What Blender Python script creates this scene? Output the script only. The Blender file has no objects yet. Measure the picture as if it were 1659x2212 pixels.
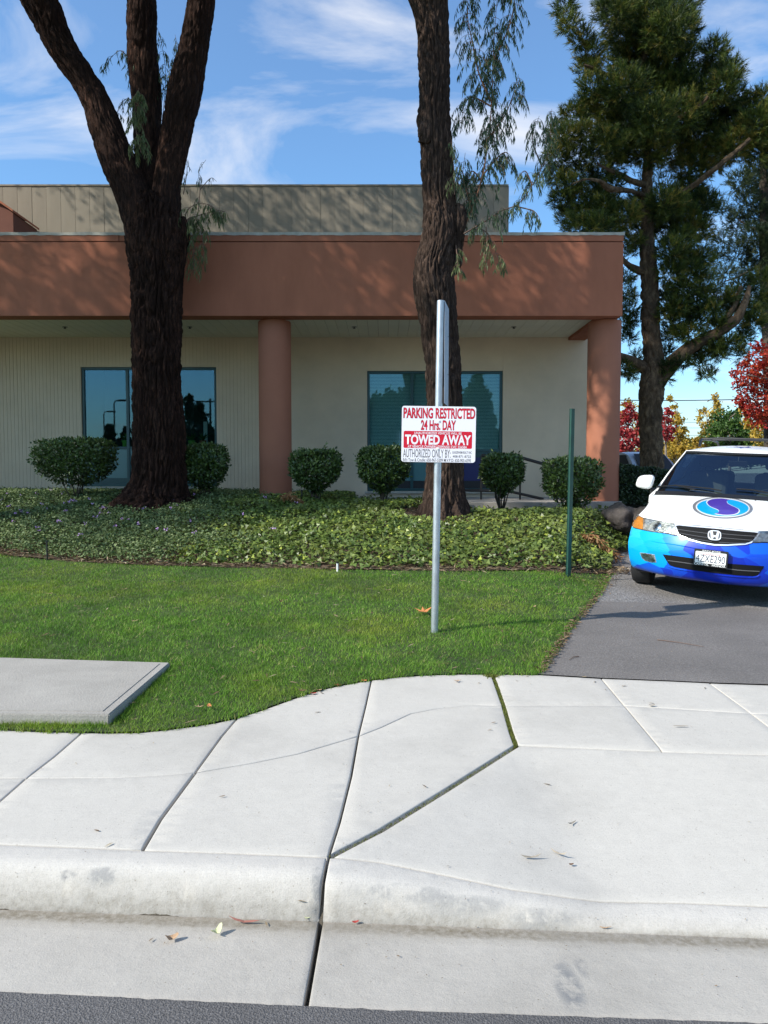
import bpy, bmesh, math, random
import numpy as np
from mathutils import Vector, Matrix
from mathutils.bvhtree import BVHTree
from mathutils.geometry import delaunay_2d_cdt

random.seed(5)
rng = np.random.default_rng(7)
S = bpy.context.scene
COL = S.collection

# ------------------------------------------------------------------ camera, light, sky
F = 1661.0
PITCH = math.radians(2.96)
EYE = 1.6
cam = bpy.data.cameras.new('camera')
cam_o = bpy.data.objects.new('camera', cam)
COL.objects.link(cam_o)
cam.sensor_fit = 'VERTICAL'
cam.sensor_height = 24.0
cam.lens = 24.0 * F / 2212.0
cam.clip_start = 0.05
cam.clip_end = 3000
cam_o.location = (0, 0, EYE)
cam_o.rotation_euler = (math.radians(90) - PITCH, 0, 0)
S.camera = cam_o

SUN_EL = math.radians(37)
SUN_H = Vector((-0.895, -0.446, 0)).normalized()
sun = bpy.data.lights.new('sun', 'SUN')
sun.energy = 4.1
sun.angle = math.radians(0.6)
sun.color = (1.0, 0.94, 0.84)
sun_o = bpy.data.objects.new('sun', sun)
COL.objects.link(sun_o)
to_sun = SUN_H * math.cos(SUN_EL) + Vector((0, 0, math.sin(SUN_EL)))
sun_o.rotation_euler = to_sun.to_track_quat('Z', 'Y').to_euler()
sun_o.location = to_sun * 60

S.view_settings.view_transform = 'Standard'
S.view_settings.look = 'None'
S.view_settings.gamma = 1
S.view_settings.use_curve_mapping = False
S.view_settings.exposure = 0.58
S.cycles.max_bounces = 6
S.cycles.transparent_max_bounces = 12

W = bpy.data.worlds.new('World')
S.world = W
W.use_nodes = True
nt = W.node_tree
nt.nodes.clear()


def nd(nt, t, **k):
    n = nt.nodes.new(t)
    for a, b in k.items():
        if a == 'inp':
            for i, v in b.items():
                n.inputs[i].default_value = v
        else:
            setattr(n, a, b)
    return n


def ln(nt, a, ai, b, bi):
    nt.links.new(a.outputs[ai], b.inputs[bi])


def mth(nt, op, a, b=None, c=None, clamp=False):
    n = nt.nodes.new('ShaderNodeMath')
    n.operation = op
    n.use_clamp = clamp
    for i, v in enumerate((a, b, c)):
        if v is None:
            continue
        if isinstance(v, (int, float)):
            n.inputs[i].default_value = v
        else:
            nt.links.new(v, n.inputs[i])
    return n.outputs[0]


def ramp(nt, fac, stops, interp='LINEAR'):
    n = nt.nodes.new('ShaderNodeValToRGB')
    n.color_ramp.interpolation = interp
    e = n.color_ramp.elements
    while len(e) < len(stops):
        e.new(0.5)
    for i, (p, c) in enumerate(stops):
        e[i].position = p
        if isinstance(c, (int, float)):
            c = (c, c, c)
        e[i].color = (*c[:3], 1)
    nt.links.new(fac, n.inputs[0])
    return n.outputs[0]


def mixc(nt, fac, a, b, mode='MIX'):
    n = nt.nodes.new('ShaderNodeMix')
    n.data_type = 'RGBA'
    n.blend_type = mode
    for idx, v in ((0, fac), (6, a), (7, b)):
        if isinstance(v, (int, float)):
            n.inputs[idx].default_value = v
        elif isinstance(v, tuple):
            n.inputs[idx].default_value = (*v[:3], 1)
        else:
            nt.links.new(v, n.inputs[idx])
    return n.outputs[2]


# sky: Nishita for the light, thin cirrus streaks mixed in by direction
sky = nd(nt, 'ShaderNodeTexSky', sky_type='NISHITA', sun_disc=False, sun_elevation=SUN_EL,
         sun_rotation=math.atan2(SUN_H.x, SUN_H.y) % (2 * math.pi), altitude=20, air_density=1.0, dust_density=1.0, ozone_density=1.3)
tc = nd(nt, 'ShaderNodeTexCoord')
sep = nd(nt, 'ShaderNodeSeparateXYZ')
ln(nt, tc, 'Generated', sep, 0)
zz = mth(nt, 'MAXIMUM', sep.outputs[2], 0.0)
den = mth(nt, 'ADD', zz, 0.18)
cx_ = mth(nt, 'DIVIDE', sep.outputs[0], den)
cy_ = mth(nt, 'DIVIDE', sep.outputs[1], den)
cmb = nd(nt, 'ShaderNodeCombineXYZ')
nt.links.new(cx_, cmb.inputs[0])
nt.links.new(cy_, cmb.inputs[1])
mp = nd(nt, 'ShaderNodeMapping')
mp.inputs['Rotation'].default_value = (0, 0, math.radians(38))
mp.inputs['Location'].default_value = (0.9, 0.35, 0)
mp.inputs['Scale'].default_value = (0.95, 1.7, 1)
ln(nt, cmb, 0, mp, 0)
n1 = nd(nt, 'ShaderNodeTexNoise', inp={'Scale': 1.5, 'Detail': 10.0, 'Roughness': 0.58, 'Distortion': 0.7})
ln(nt, mp, 0, n1, 'Vector')
n2 = nd(nt, 'ShaderNodeTexNoise', inp={'Scale': 0.8, 'Detail': 3.0, 'Roughness': 0.5, 'Distortion': 0.2})
ln(nt, cmb, 0, n2, 'Vector')
prod = mth(nt, 'ADD', mth(nt, 'MULTIPLY', n1.outputs[0], 0.62), mth(nt, 'MULTIPLY', n2.outputs[0], 0.42))
cl = ramp(nt, prod, [(0.505, 0.0), (0.57, 0.26), (0.67, 0.75)])
hz = ramp(nt, sep.outputs[2], [(0.0, 0.5), (0.12, 0.14), (0.3, 0.0)])
fac = mth(nt, 'MAXIMUM', cl, hz)
sat = nd(nt, 'ShaderNodeHueSaturation', inp={'Saturation': 1.18, 'Value': 1.0})
ln(nt, sky, 0, sat, 'Color')
skb = mixc(nt, 1.0, sat.outputs[0], (0.56, 0.88, 1.04), 'MULTIPLY')
skc = mixc(nt, mth(nt, 'MAXIMUM', fac, 0.08), skb, (5.0, 4.95, 4.95))
bg = nd(nt, 'ShaderNodeBackground', inp={'Strength': 0.15})
nt.links.new(skc, bg.inputs[0])
wo = nd(nt, 'ShaderNodeOutputWorld')
ln(nt, bg, 0, wo, 0)

# ------------------------------------------------------------------ measuring helpers (photo measured at 1659 x 2212)
def ray(px, py):
    u = (px - 829.5) / F
    v = (py - 1106) / F
    return Vector((u, math.cos(PITCH) - v * math.sin(PITCH), -math.sin(PITCH) - v * math.cos(PITCH)))


def at(px, py, Y):
    d = ray(px, py)
    return Vector((0, 0, EYE)) + d * (Y / d.y)


def onz(px, py, z):
    d = ray(px, py)
    return Vector((0, 0, EYE)) + d * ((z - EYE) / d.z)


def smooth(t):
    t = np.clip(t, 0, 1)
    return t * t * (3 - 2 * t)


EDX = [(0.2, 2.0), (0.9, 4.0), (1.07, 5.25), (1.6, 6.64), (2.4, 8.45), (2.95, 9.9), (3.4, 11.2), (4.5, 13.0), (5.3, 16.0), (7, 24), (7, 400)]
_ey = np.array([p[1] for p in EDX])
_ex = np.array([p[0] for p in EDX])


def edge_x(y):
    return np.interp(y, _ey, _ex)


def top_paved(x, u):
    """height of the sidewalk / driveway apron behind the kerb face"""
    flat = np.interp(u, [2.82, 4.0, 5.3], [0.15, 0.174, 0.2])
    apron = np.interp(u, [2.66, 4.0, 5.3], [0.032, 0.172, 0.2])
    # flare triangle A(-.2,2.83,.15) B(.69,4.0,.174) C(.8,2.66,.032)
    ax, au, bx, bu, cx, cu = -0.2, 2.79, 0.69, 4.0, 0.80, 2.66
    detT = (bu - cu) * (ax - cx) + (cx - bx) * (au - cu)
    l1 = ((bu - cu) * (x - cx) + (cx - bx) * (u - cu)) / detT
    l2 = ((cu - au) * (x - cx) + (ax - cx) * (u - cu)) / detT
    l3 = 1 - l1 - l2
    tri = l1 * 0.15 + l2 * 0.174 + l3 * 0.032
    right_of_ab = (x - ax) * (bu - au) - (u - au) * (bx - ax) > 0
    right_of_cb = (x - cx) * (bu - cu) - (u - cu) * (bx - cx) > 0
    z = np.where(right_of_cb, apron, np.where(right_of_ab, tri, flat))
    return np.where(u > 4.0, flat, z)


def H(x, y):
    x = np.asarray(x, float)
    y = np.asarray(y, float)
    u = y + 0.065 * x
    t = np.clip((u - 2.65) / 0.13, 0, 1)
    prof = (1 - (1 - np.clip((u - 2.65) / 0.105, 0, 1)) ** 2.8) ** (1 / 1.9)
    z_low = np.where(u < 2.16, 0.03 + np.minimum(0.015 * (2.16 - u), 0.1), 0.03 * (2.65 - u) / 0.49)
    z_pav = np.where(u < 2.65, z_low, top_paved(x, u) * prof)
    sh = np.clip((-x - 1.0) * 0.36, 0, 3.2)
    ue = u - sh * smooth((u - 6) / 3) * np.clip((13.5 - u) / 3.5, 0, 1)
    z_l = np.interp(ue, [5.3, 6.4, 8, 9.3, 10.5, 11.5, 12.6, 13.3, 13.6], [0.2, 0.25, 0.32, 0.42, 0.62, 0.80, 0.96, 1.03, 1.04])
    z_l = z_l - 0.17 * smooth((x - 0.5) / 1.0) * smooth((u - 11.9) / 1.1)
    left = np.where(u < 5.3, z_pav, z_l)
    xl = (x - 3.353) * .867 - (y - 7.915) * .498
    yl = (x - 3.353) * .498 + (y - 7.915) * .867
    pl = np.clip(0.212 - .055 * xl + .02 * yl, 0.02, 0.5)
    zd = z_pav + (pl - z_pav) * smooth((u - 5.2) / 2.4)
    w = smooth((x - edge_x(y) + 0.75) / 0.75)
    zr = np.where(u < 5.2, z_pav, zd)
    return left + (zr - left) * w * (u > 4.0)


def Hs(x, y):
    return float(H(x, y))


def G(px, py, dz=0.0):
    """the point of the ground seen at a measured place"""
    d = ray(px, py)
    o = Vector((0, 0, EYE))
    lo = None
    t = 1.0
    while t < 60:
        p = o + d * t
        if p.z < Hs(p.x, p.y) + dz:
            break
        t += 0.1
    a, b = t - 0.1, t
    for _ in range(18):
        m = (a + b) / 2
        p = o + d * m
        if p.z < Hs(p.x, p.y) + dz:
            b = m
        else:
            a = m
    p = o + d * b
    return Vector((p.x, p.y, Hs(p.x, p.y)))


# ------------------------------------------------------------------ numpy noise
_perm = np.random.default_rng(11).permutation(256)
_perm = np.concatenate([_perm, _perm, _perm])
_grad = np.random.default_rng(12).normal(size=(256, 3))
_grad /= np.linalg.norm(_grad, axis=1)[:, None]


def noise3(p):
    p = np.asarray(p, float)
    i = np.floor(p).astype(int)
    f = p - i
    i &= 255
    w = f * f * f * (f * (f * 6 - 15) + 10)
    out = 0
    for dx in (0, 1):
        for dy in (0, 1):
            for dz in (0, 1):
                g = _grad[_perm[_perm[_perm[(i[:, 0] + dx) & 255] + ((i[:, 1] + dy) & 255)] + ((i[:, 2] + dz) & 255)]]
                dd = f - np.array([dx, dy, dz])
                ww = (w[:, 0] if dx else 1 - w[:, 0]) * (w[:, 1] if dy else 1 - w[:, 1]) * (w[:, 2] if dz else 1 - w[:, 2])
                out = out + ww * (g * dd).sum(1)
    return out * 1.6


# ------------------------------------------------------------------ materials
MATS = {}


def material(name):
    m = bpy.data.materials.new(name)
    m.use_nodes = True
    m.node_tree.nodes.clear()
    MATS[name] = m
    return m, m.node_tree


def principled(name, col, rough=0.6, metal=0.0, var=0.0, vscale=3.0, bump=0.0, bscale=60.0, spec=0.5, coat=0.0, emit=None, stretch=None, speck=0.0):
    m, t = material(name)
    out = nd(t, 'ShaderNodeOutputMaterial')
    b = nd(t, 'ShaderNodeBsdfPrincipled')
    b.inputs['Roughness'].default_value = rough
    b.inputs['Metallic'].default_value = metal
    b.inputs['Specular IOR Level'].default_value = spec
    b.inputs['Coat Weight'].default_value = coat
    b.inputs['Coat Roughness'].default_value = 0.04
    b.inputs['Base Color'].default_value = (*col, 1)
    tcn = nd(t, 'ShaderNodeTexCoord')
    src = tcn.outputs['Object']
    if stretch:
        mpn = nd(t, 'ShaderNodeMapping')
        mpn.inputs['Scale'].default_value = stretch
        t.links.new(src, mpn.inputs[0])
        src = mpn.outputs[0]
    if var:
        n = nd(t, 'ShaderNodeTexNoise', inp={'Scale': vscale, 'Detail': 6.0, 'Roughness': 0.62})
        t.links.new(src, n.inputs['Vector'])
        c = ramp(t, n.outputs[0], [(0.3, tuple(x * (1 - var) for x in col)), (0.7, tuple(min(1, x * (1 + var)) for x in col))])
        if speck:
            n3 = nd(t, 'ShaderNodeTexNoise', inp={'Scale': 160.0, 'Detail': 2.0})
            t.links.new(src, n3.inputs['Vector'])
            c = mixc(t, 1.0, c, ramp(t, n3.outputs[0], [(0.3, 1 - speck), (0.7, 1 + speck * 0.3)]), 'MULTIPLY')
        t.links.new(c, b.inputs['Base Color'])
    if bump:
        n = nd(t, 'ShaderNodeTexNoise', inp={'Scale': bscale, 'Detail': 5.0, 'Roughness': 0.6})
        t.links.new(src, n.inputs['Vector'])
        bp = nd(t, 'ShaderNodeBump', inp={'Strength': 1.0, 'Distance': bump})
        ln(t, n, 0, bp, 'Height')
        ln(t, bp, 0, b, 'Normal')
    if emit:
        b.inputs['Emission Color'].default_value = (*col, 1)
        b.inputs['Emission Strength'].default_value = emit
    ln(t, b, 0, out, 0)
    return m


def leafmat(name, cols, trans=0.3, rough=0.5, patch=None, gloss=0.25):
    """leaf colours spread by the per-leaf attribute rnd"""
    m, t = material(name)
    out = nd(t, 'ShaderNodeOutputMaterial')
    a = nd(t, 'ShaderNodeAttribute', attribute_name='rnd')
    k = len(cols)
    c = ramp(t, a.outputs['Fac'], [(i / max(1, k - 1), cc) for i, cc in enumerate(cols)])
    if patch:
        tcn = nd(t, 'ShaderNodeTexCoord')
        n = nd(t, 'ShaderNodeTexNoise', inp={'Scale': patch[0], 'Detail': 3.0})
        t.links.new(tcn.outputs['Object'], n.inputs['Vector'])
        c = mixc(t, ramp(t, n.outputs[0], [(0.42, 0.0), (0.62, patch[2])]), c, patch[1])
    b = nd(t, 'ShaderNodeBsdfPrincipled', inp={'Roughness': rough, 'Specular IOR Level': gloss})
    t.links.new(c, b.inputs['Base Color'])
    tr = nd(t, 'ShaderNodeBsdfTranslucent')
    t.links.new(mixc(t, 1.0, c, (1.0, 1.15, 0.55), 'MULTIPLY'), tr.inputs[0])
    mx = nd(t, 'ShaderNodeMixShader')
    mx.inputs[0].default_value = trans
    ln(t, b, 0, mx, 1)
    ln(t, tr, 0, mx, 2)
    ln(t, mx, 0, out, 0)
    return m


def bark(name, c0, c1, c2, sc=(14, 14, 2.2), bump=0.02):
    m, t = material(name)
    out = nd(t, 'ShaderNodeOutputMaterial')
    tcn = nd(t, 'ShaderNodeTexCoord')
    mpn = nd(t, 'ShaderNodeMapping')
    mpn.inputs['Scale'].default_value = sc
    t.links.new(tcn.outputs['Object'], mpn.inputs[0])
    n = nd(t, 'ShaderNodeTexNoise', inp={'Scale': 1.3, 'Detail': 8.0, 'Roughness': 0.7, 'Distortion': 0.6})
    ln(t, mpn, 0, n, 'Vector')
    n2 = nd(t, 'ShaderNodeTexNoise', inp={'Scale': 1.4, 'Detail': 3.0})
    t.links.new(tcn.outputs['Object'], n2.inputs['Vector'])
    c = ramp(t, n.outputs[0], [(0.3, c0), (0.52, c1), (0.72, c2)])
    c = mixc(t, ramp(t, n2.outputs[0], [(0.4, 0.0), (0.65, 0.65)]), c, tuple(x * 0.45 for x in c1))
    b = nd(t, 'ShaderNodeBsdfPrincipled', inp={'Roughness': 0.9, 'Specular IOR Level': 0.15})
    t.links.new(c, b.inputs['Base Color'])
    bp = nd(t, 'ShaderNodeBump', inp={'Strength': 1.0, 'Distance': bump})
    ln(t, n, 0, bp, 'Height')
    ln(t, bp, 0, b, 'Normal')
    ln(t, b, 0, out, 0)
    return m


def glassmat(name, tint, refl=0.35, rtint=(0.8, 0.9, 1.0), rough=0.01):
    """coated tinted pane: part mirror, part tinted see-through"""
    m, t = material(name)
    out = nd(t, 'ShaderNodeOutputMaterial')
    g = nd(t, 'ShaderNodeBsdfGlossy', inp={'Color': (*rtint, 1), 'Roughness': rough})
    tr = nd(t, 'ShaderNodeBsdfTransparent', inp={'Color': (*tint, 1)})
    fr = nd(t, 'ShaderNodeFresnel', inp={'IOR': 1.5})
    f = mth(t, 'ADD', fr.outputs[0], refl, clamp=True)
    mx = nd(t, 'ShaderNodeMixShader')
    t.links.new(f, mx.inputs[0])
    ln(t, tr, 0, mx, 1)
    ln(t, g, 0, mx, 2)
    ln(t, mx, 0, out, 0)
    return m


def concrete(name, base, kerb=False):
    m, t = material(name)
    out = nd(t, 'ShaderNodeOutputMaterial')
    geo = nd(t, 'ShaderNodeNewGeometry')
    pos = geo.outputs['Position']
    big = nd(t, 'ShaderNodeTexNoise', inp={'Scale': 1.1, 'Detail': 5.0, 'Roughness': 0.6})
    fin = nd(t, 'ShaderNodeTexNoise', inp={'Scale': 220.0, 'Detail': 2.0})
    mid = nd(t, 'ShaderNodeTexNoise', inp={'Scale': 14.0, 'Detail': 6.0, 'Roughness': 0.7})
    for n in (big, fin, mid):
        t.links.new(pos, n.inputs['Vector'])
    c = ramp(t, big.outputs[0], [(0.3, tuple(x * 0.86 for x in base)), (0.5, base), (0.7, tuple(x * 1.03 for x in base))])
    c = mixc(t, 1.0, c, ramp(t, mid.outputs[0], [(0.3, 0.955), (0.65, 1.02)]), 'MULTIPLY')
    # drag marks of the finishing broom and small dark aggregate pits
    bm_ = nd(t, 'ShaderNodeMapping')
    bm_.inputs['Scale'].default_value = (9, 260, 1)
    bm_.inputs['Rotation'].default_value = (0, 0, .06)
    t.links.new(pos, bm_.inputs[0])
    broom = nd(t, 'ShaderNodeTexNoise', inp={'Scale': 1.0, 'Detail': 3.0})
    ln(t, bm_, 0, broom, 'Vector')
    c = mixc(t, 1.0, c, ramp(t, broom.outputs[0], [(0.3, 0.965), (0.7, 1.02)]), 'MULTIPLY')
    pv = nd(t, 'ShaderNodeTexVoronoi', inp={'Scale': 26.0})
    t.links.new(pos, pv.inputs['Vector'])
    c = mixc(t, mth(t, 'MULTIPLY', mth(t, 'LESS_THAN', pv.outputs[0], 0.07), 0.55), c, (0.20, 0.17, 0.13))
    c = mixc(t, 1.0, c, ramp(t, fin.outputs[0], [(0.28, 0.84), (0.5, 1.0), (0.75, 1.04)]), 'MULTIPLY')
    sp = nd(t, 'ShaderNodeSeparateXYZ')
    t.links.new(pos, sp.inputs[0])
    u = mth(t, 'ADD', sp.outputs[1], mth(t, 'MULTIPLY', sp.outputs[0], 0.065))
    if kerb:
        # the gutter pan is greyer with old silt
        c = mixc(t, mth(t, 'MULTIPLY', ramp(t, u, [(0.0, 1.0), (1.0, 1.0)]), mth(t, 'LESS_THAN', u, 2.645)), c, mixc(t, 1.0, c, ramp(t, big.outputs[0], [(0.3, (.74, .73, .71)), (0.7, (.90, .89, .87))]), 'MULTIPLY'))
        # wet silt line where the kerb meets the gutter, patchy
        wob = mth(t, 'MULTIPLY', mth(t, 'SUBTRACT', mid.outputs[0], 0.5), 0.05)
        d = mth(t, 'ABSOLUTE', mth(t, 'SUBTRACT', mth(t, 'ADD', u, wob), 2.615))
        band = mth(t, 'MULTIPLY', ramp(t, mth(t, 'MULTIPLY', d, 10.0), [(0.0, 1.0), (0.22, 0.85), (0.45, 0.3), (0.9, 0.0)]), ramp(t, big.outputs[0], [(0.3, 0.55), (0.6, 1.0)]))
        dirt = nd(t, 'ShaderNodeTexNoise', inp={'Scale': 34.0, 'Detail': 6.0, 'Roughness': 0.75})
        t.links.new(pos, dirt.inputs['Vector'])
        band = mth(t, 'MULTIPLY', band, ramp(t, dirt.outputs[0], [(0.25, 0.25), (0.6, 1.0)]))
        c = mixc(t, band, c, (0.17, 0.145, 0.105))
        # rough pitted face
        pit = mth(t, 'MULTIPLY', ramp(t, dirt.outputs[0], [(0.56, 0.0), (0.70, 0.35)]), ramp(t, mth(t, 'ABSOLUTE', mth(t, 'SUBTRACT', u, 2.655)), [(0.012, 1.0), (0.035, 0.0)]))
        c = mixc(t, pit, c, (0.23, 0.21, 0.17))
    # tyre scuffs and grey stains: centre x, y, radii, strength
    for (sx, sy, rx, ry, st) in SCUFFS:
        ex = mth(t, 'DIVIDE', mth(t, 'SUBTRACT', sp.outputs[0], sx), rx)
        ey = mth(t, 'DIVIDE', mth(t, 'SUBTRACT', sp.outputs[1], sy), ry)
        rr = mth(t, 'ADD', mth(t, 'MULTIPLY', ex, ex), mth(t, 'MULTIPLY', ey, ey))
        mm = mth(t, 'MULTIPLY', ramp(t, rr, [(0.2, 1.0), (1.0, 0.0)]), ramp(t, mid.outputs[0], [(0.42, 0.0), (0.56, st)]))
        c = mixc(t, mm, c, (0.20, 0.20, 0.20))
    b = nd(t, 'ShaderNodeBsdfPrincipled', inp={'Roughness': 0.85, 'Specular IOR Level': 0.25})
    t.links.new(c, b.inputs['Base Color'])
    hh = mth(t, 'ADD', mth(t, 'MULTIPLY', fin.outputs[0], 0.25), mid.outputs[0])
    bp = nd(t, 'ShaderNodeBump', inp={'Strength': 0.7, 'Distance': 0.006 if kerb else 0.003})
    t.links.new(hh, bp.inputs['Height'])
    ln(t, bp, 0, b, 'Normal')
    ln(t, b, 0, out, 0)
    return m


def asphalt(name, base, speck=0.5, scale=180.0, bump=0.004):
    m, t = material(name)
    out = nd(t, 'ShaderNodeOutputMaterial')
    geo = nd(t, 'ShaderNodeNewGeometry')
    v = nd(t, 'ShaderNodeTexVoronoi', inp={'Scale': scale})
    n = nd(t, 'ShaderNodeTexNoise', inp={'Scale': scale * 0.7, 'Detail': 4.0, 'Roughness': 0.7})
    b1 = nd(t, 'ShaderNodeTexNoise', inp={'Scale': 1.6, 'Detail': 5.0})
    for q in (v, n, b1):
        t.links.new(geo.outputs['Position'], q.inputs['Vector'])
    c = ramp(t, n.outputs[0], [(0.3, tuple(x * (1 - speck) for x in base)), (0.55, base), (0.75, tuple(min(1, x * (1 + speck * 1.5)) for x in base))])
    c = mixc(t, 1.0, c, ramp(t, b1.outputs[0], [(0.3, 0.85), (0.7, 1.12)]), 'MULTIPLY')
    b = nd(t, 'ShaderNodeBsdfPrincipled', inp={'Roughness': 0.85, 'Specular IOR Level': 0.3})
    t.links.new(c, b.inputs['Base Color'])
    bp = nd(t, 'ShaderNodeBump', inp={'Strength': 0.8, 'Distance': bump})
    t.links.new(mth(t, 'ADD', v.outputs[0], n.outputs[0]), bp.inputs['Height'])
    ln(t, bp, 0, b, 'Normal')
    ln(t, b, 0, out, 0)
    return m


_s = [(225, 1887, .09, .025, 0.65), (150, 1886, .035, .012, .9), (870, 1925, .22, .03, .55), (1010, 1950, .20, .03, .5), (1180, 1980, .15, .03, .5), (1228, 2130, .05, .16, .9), (1255, 2085, .025, .08, .5), (685, 1935, .03, .09, .7)]
SCUFFS = []
for (a, b_, rx, ry, st) in _s:
    q = G(a, b_)
    SCUFFS.append((q.x, q.y, rx, ry, st))
M = {}
M['conc'] = concrete('concrete_walk', (0.505, 0.475, 0.43))
M['kerb'] = concrete('concrete_kerb', (0.505, 0.475, 0.435), True)
M['slab'] = principled('weathered_concrete', (0.37, 0.345, 0.31), 0.9, var=0.12, vscale=3.0, bump=0.004, bscale=90, speck=0.25)
M['joint'] = principled('joint_dirt', (0.09, 0.075, 0.055), 0.95, var=0.5, vscale=30, bump=0.01, bscale=120)
M['asphalt'] = asphalt('road_asphalt', (0.125, 0.119, 0.118), 0.5, 170)
M['drive'] = asphalt('driveway_asphalt', (0.178, 0.162, 0.152), 0.38, 110, 0.003)
M['drive_old'] = asphalt('old_asphalt', (0.23, 0.215, 0.205), 0.6, 60, 0.01)
M['soil'] = principled('soil', (0.085, 0.055, 0.035), 0.95, var=0.5, vscale=9, bump=0.03, bscale=40)
M['turf'] = principled('turf_ground', (0.05, 0.075, 0.018), 0.95, var=0.45, vscale=6, bump=0.02, bscale=80)
M['far'] = principled('far_ground', (0.12, 0.115, 0.11), 0.95, var=0.2, vscale=0.5)
M['terra'] = principled('terracotta_stucco', (0.365, 0.137, 0.079), 0.9, var=0.12, vscale=1.5, stretch=(1.6, 1.6, .45), bump=0.003, bscale=180, spec=0.2)
M['col'] = principled('column_stucco', (0.355, 0.143, 0.086), 0.85, var=0.06, vscale=2.0, bump=0.0015, bscale=200, spec=0.2)
M['beige'] = principled('beige_stucco', (0.64, 0.52, 0.375), 0.9, var=0.09, vscale=1.2, bump=0.002, bscale=160, spec=0.2)
M['soffit'] = principled('soffit_boards', (0.70, 0.67, 0.52), 0.7, var=0.06, vscale=2)
M['grey'] = principled('grey_panel', (0.27, 0.232, 0.175), 0.8, var=0.10, vscale=1.0, bump=0.001, bscale=50, stretch=(3, 3, 0.5))
M['coping'] = principled('coping', (0.40, 0.38, 0.32), 0.8, var=0.2, vscale=6)
M['dark_terra'] = principled('parapet_brown', (0.16, 0.06, 0.04), 0.9, var=0.1)
M['frame'] = principled('teal_frame', (0.012, 0.062, 0.068), 0.35, spec=0.5)
M['pane'] = glassmat('tinted_pane', (0.76, 0.90, 0.87), 0.07, (0.34, 0.55, 0.72))
M['panel_teal'] = principled('teal_panel', (0.07, 0.19, 0.20), 0.25, spec=0.6)
M['panel_navy'] = principled('navy_panel', (0.012, 0.016, 0.11), 0.3, spec=0.6)
M['blind'] = principled('blind_slats', (0.72, 0.78, 0.76), 0.6)
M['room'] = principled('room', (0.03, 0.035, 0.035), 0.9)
M['white'] = principled('white_paint', (0.78, 0.78, 0.76), 0.45)
M['galv'] = principled('galvanised', (0.50, 0.53, 0.56), 0.42, metal=0.75, var=0.18, vscale=18, bump=0.001, bscale=60, stretch=(1, 1, 0.5))
M['galv_sheet'] = principled('galvanised_sheet', (0.36, 0.40, 0.46), 0.5, metal=0.4, var=0.15, vscale=12, stretch=(1, 1, 3))
M['signwhite'] = principled('sign_white', (0.82, 0.80, 0.84), 0.35)
M['signred'] = principled('sign_red', (0.60, 0.008, 0.030), 0.35)
M['signdark'] = principled('sign_outline', (0.11, 0.02, 0.03), 0.5)
M['signgrey'] = principled('sign_grey', (0.11, 0.10, 0.11), 0.5)
M['green_post'] = principled('green_post', (0.012, 0.055, 0.040), 0.4, spec=0.5, var=0.2, vscale=10)
M['black'] = principled('black_plastic', (0.012, 0.012, 0.013), 0.45)
M['blackmetal'] = principled('black_metal', (0.012, 0.011, 0.010), 0.35)
M['rubber'] = principled('rubber', (0.018, 0.018, 0.019), 0.85, bump=0.002, bscale=80)
M['chrome'] = principled('chrome', (0.72, 0.73, 0.75), 0.12, metal=1.0)
M['steel'] = principled('wheel_metal', (0.42, 0.43, 0.45), 0.3, metal=0.9)
M['rock'] = principled('rock', (0.055, 0.045, 0.040), 0.9, var=0.6, vscale=5, bump=0.03, bscale=12)
M['wood_dark'] = principled('stem', (0.06, 0.045, 0.03), 0.9, var=0.3)
M['iron'] = bark('ironbark', (0.006, 0.004, 0.003), (0.040, 0.020, 0.014), (0.16, 0.075, 0.048), (26, 26, 3.2), 0.05)
M['iron2'] = bark('ironbark_brown', (0.008, 0.006, 0.005), (0.070, 0.045, 0.034), (0.24, 0.155, 0.112), (26, 26, 3.2), 0.05)
M['pine'] = bark('pine_bark', (0.03, 0.022, 0.014), (0.13, 0.088, 0.055), (0.30, 0.21, 0.12), (7, 7, 4), 0.03)
M['twig'] = principled('twig', (0.14, 0.085, 0.06), 0.8)
M['twig_orange'] = principled('twig_orange', (0.26, 0.12, 0.06), 0.8)
M['euc'] = leafmat('gum_leaf', [(0.035, 0.075, 0.045), (0.07, 0.12, 0.065), (0.13, 0.17, 0.09)], 0.25)
M['euc2'] = leafmat('gum_leaf_light', [(0.07, 0.11, 0.05), (0.13, 0.17, 0.07), (0.22, 0.23, 0.11)], 0.3)
M['needle'] = leafmat('needle', [(0.014, 0.026, 0.007), (0.028, 0.050, 0.012), (0.095, 0.130, 0.022), (0.23, 0.18, 0.04)], 0.2)
M['needle_dark'] = leafmat('needle_dark', [(0.008, 0.018, 0.009), (0.022, 0.040, 0.016), (0.055, 0.070, 0.022)], 0.15)
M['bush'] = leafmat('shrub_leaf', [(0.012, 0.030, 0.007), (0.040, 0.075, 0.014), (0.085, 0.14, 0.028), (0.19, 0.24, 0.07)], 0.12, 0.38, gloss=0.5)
M['hedge'] = leafmat('hedge_leaf', [(0.010, 0.024, 0.010), (0.022, 0.045, 0.015), (0.045, 0.075, 0.025)], 0.12, 0.4, gloss=0.4)
M['ivy'] = leafmat('ivy_leaf', [(0.045, 0.075, 0.015), (0.085, 0.13, 0.028), (0.16, 0.225, 0.05), (0.36, 0.42, 0.065)], 0.18, 0.42, patch=(1.6, (0.20, 0.19, 0.045), 0.25), gloss=0.4)
M['lant'] = leafmat('lantana_leaf', [(0.06, 0.10, 0.04), (0.13, 0.18, 0.07), (0.21, 0.26, 0.11)], 0.18)
M['lilac'] = principled('lilac_flower', (0.62, 0.36, 0.72), 0.7)
M['dry'] = leafmat('dry_leaf', [(0.16, 0.075, 0.03), (0.32, 0.15, 0.06), (0.42, 0.26, 0.13)], 0.2)
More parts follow.
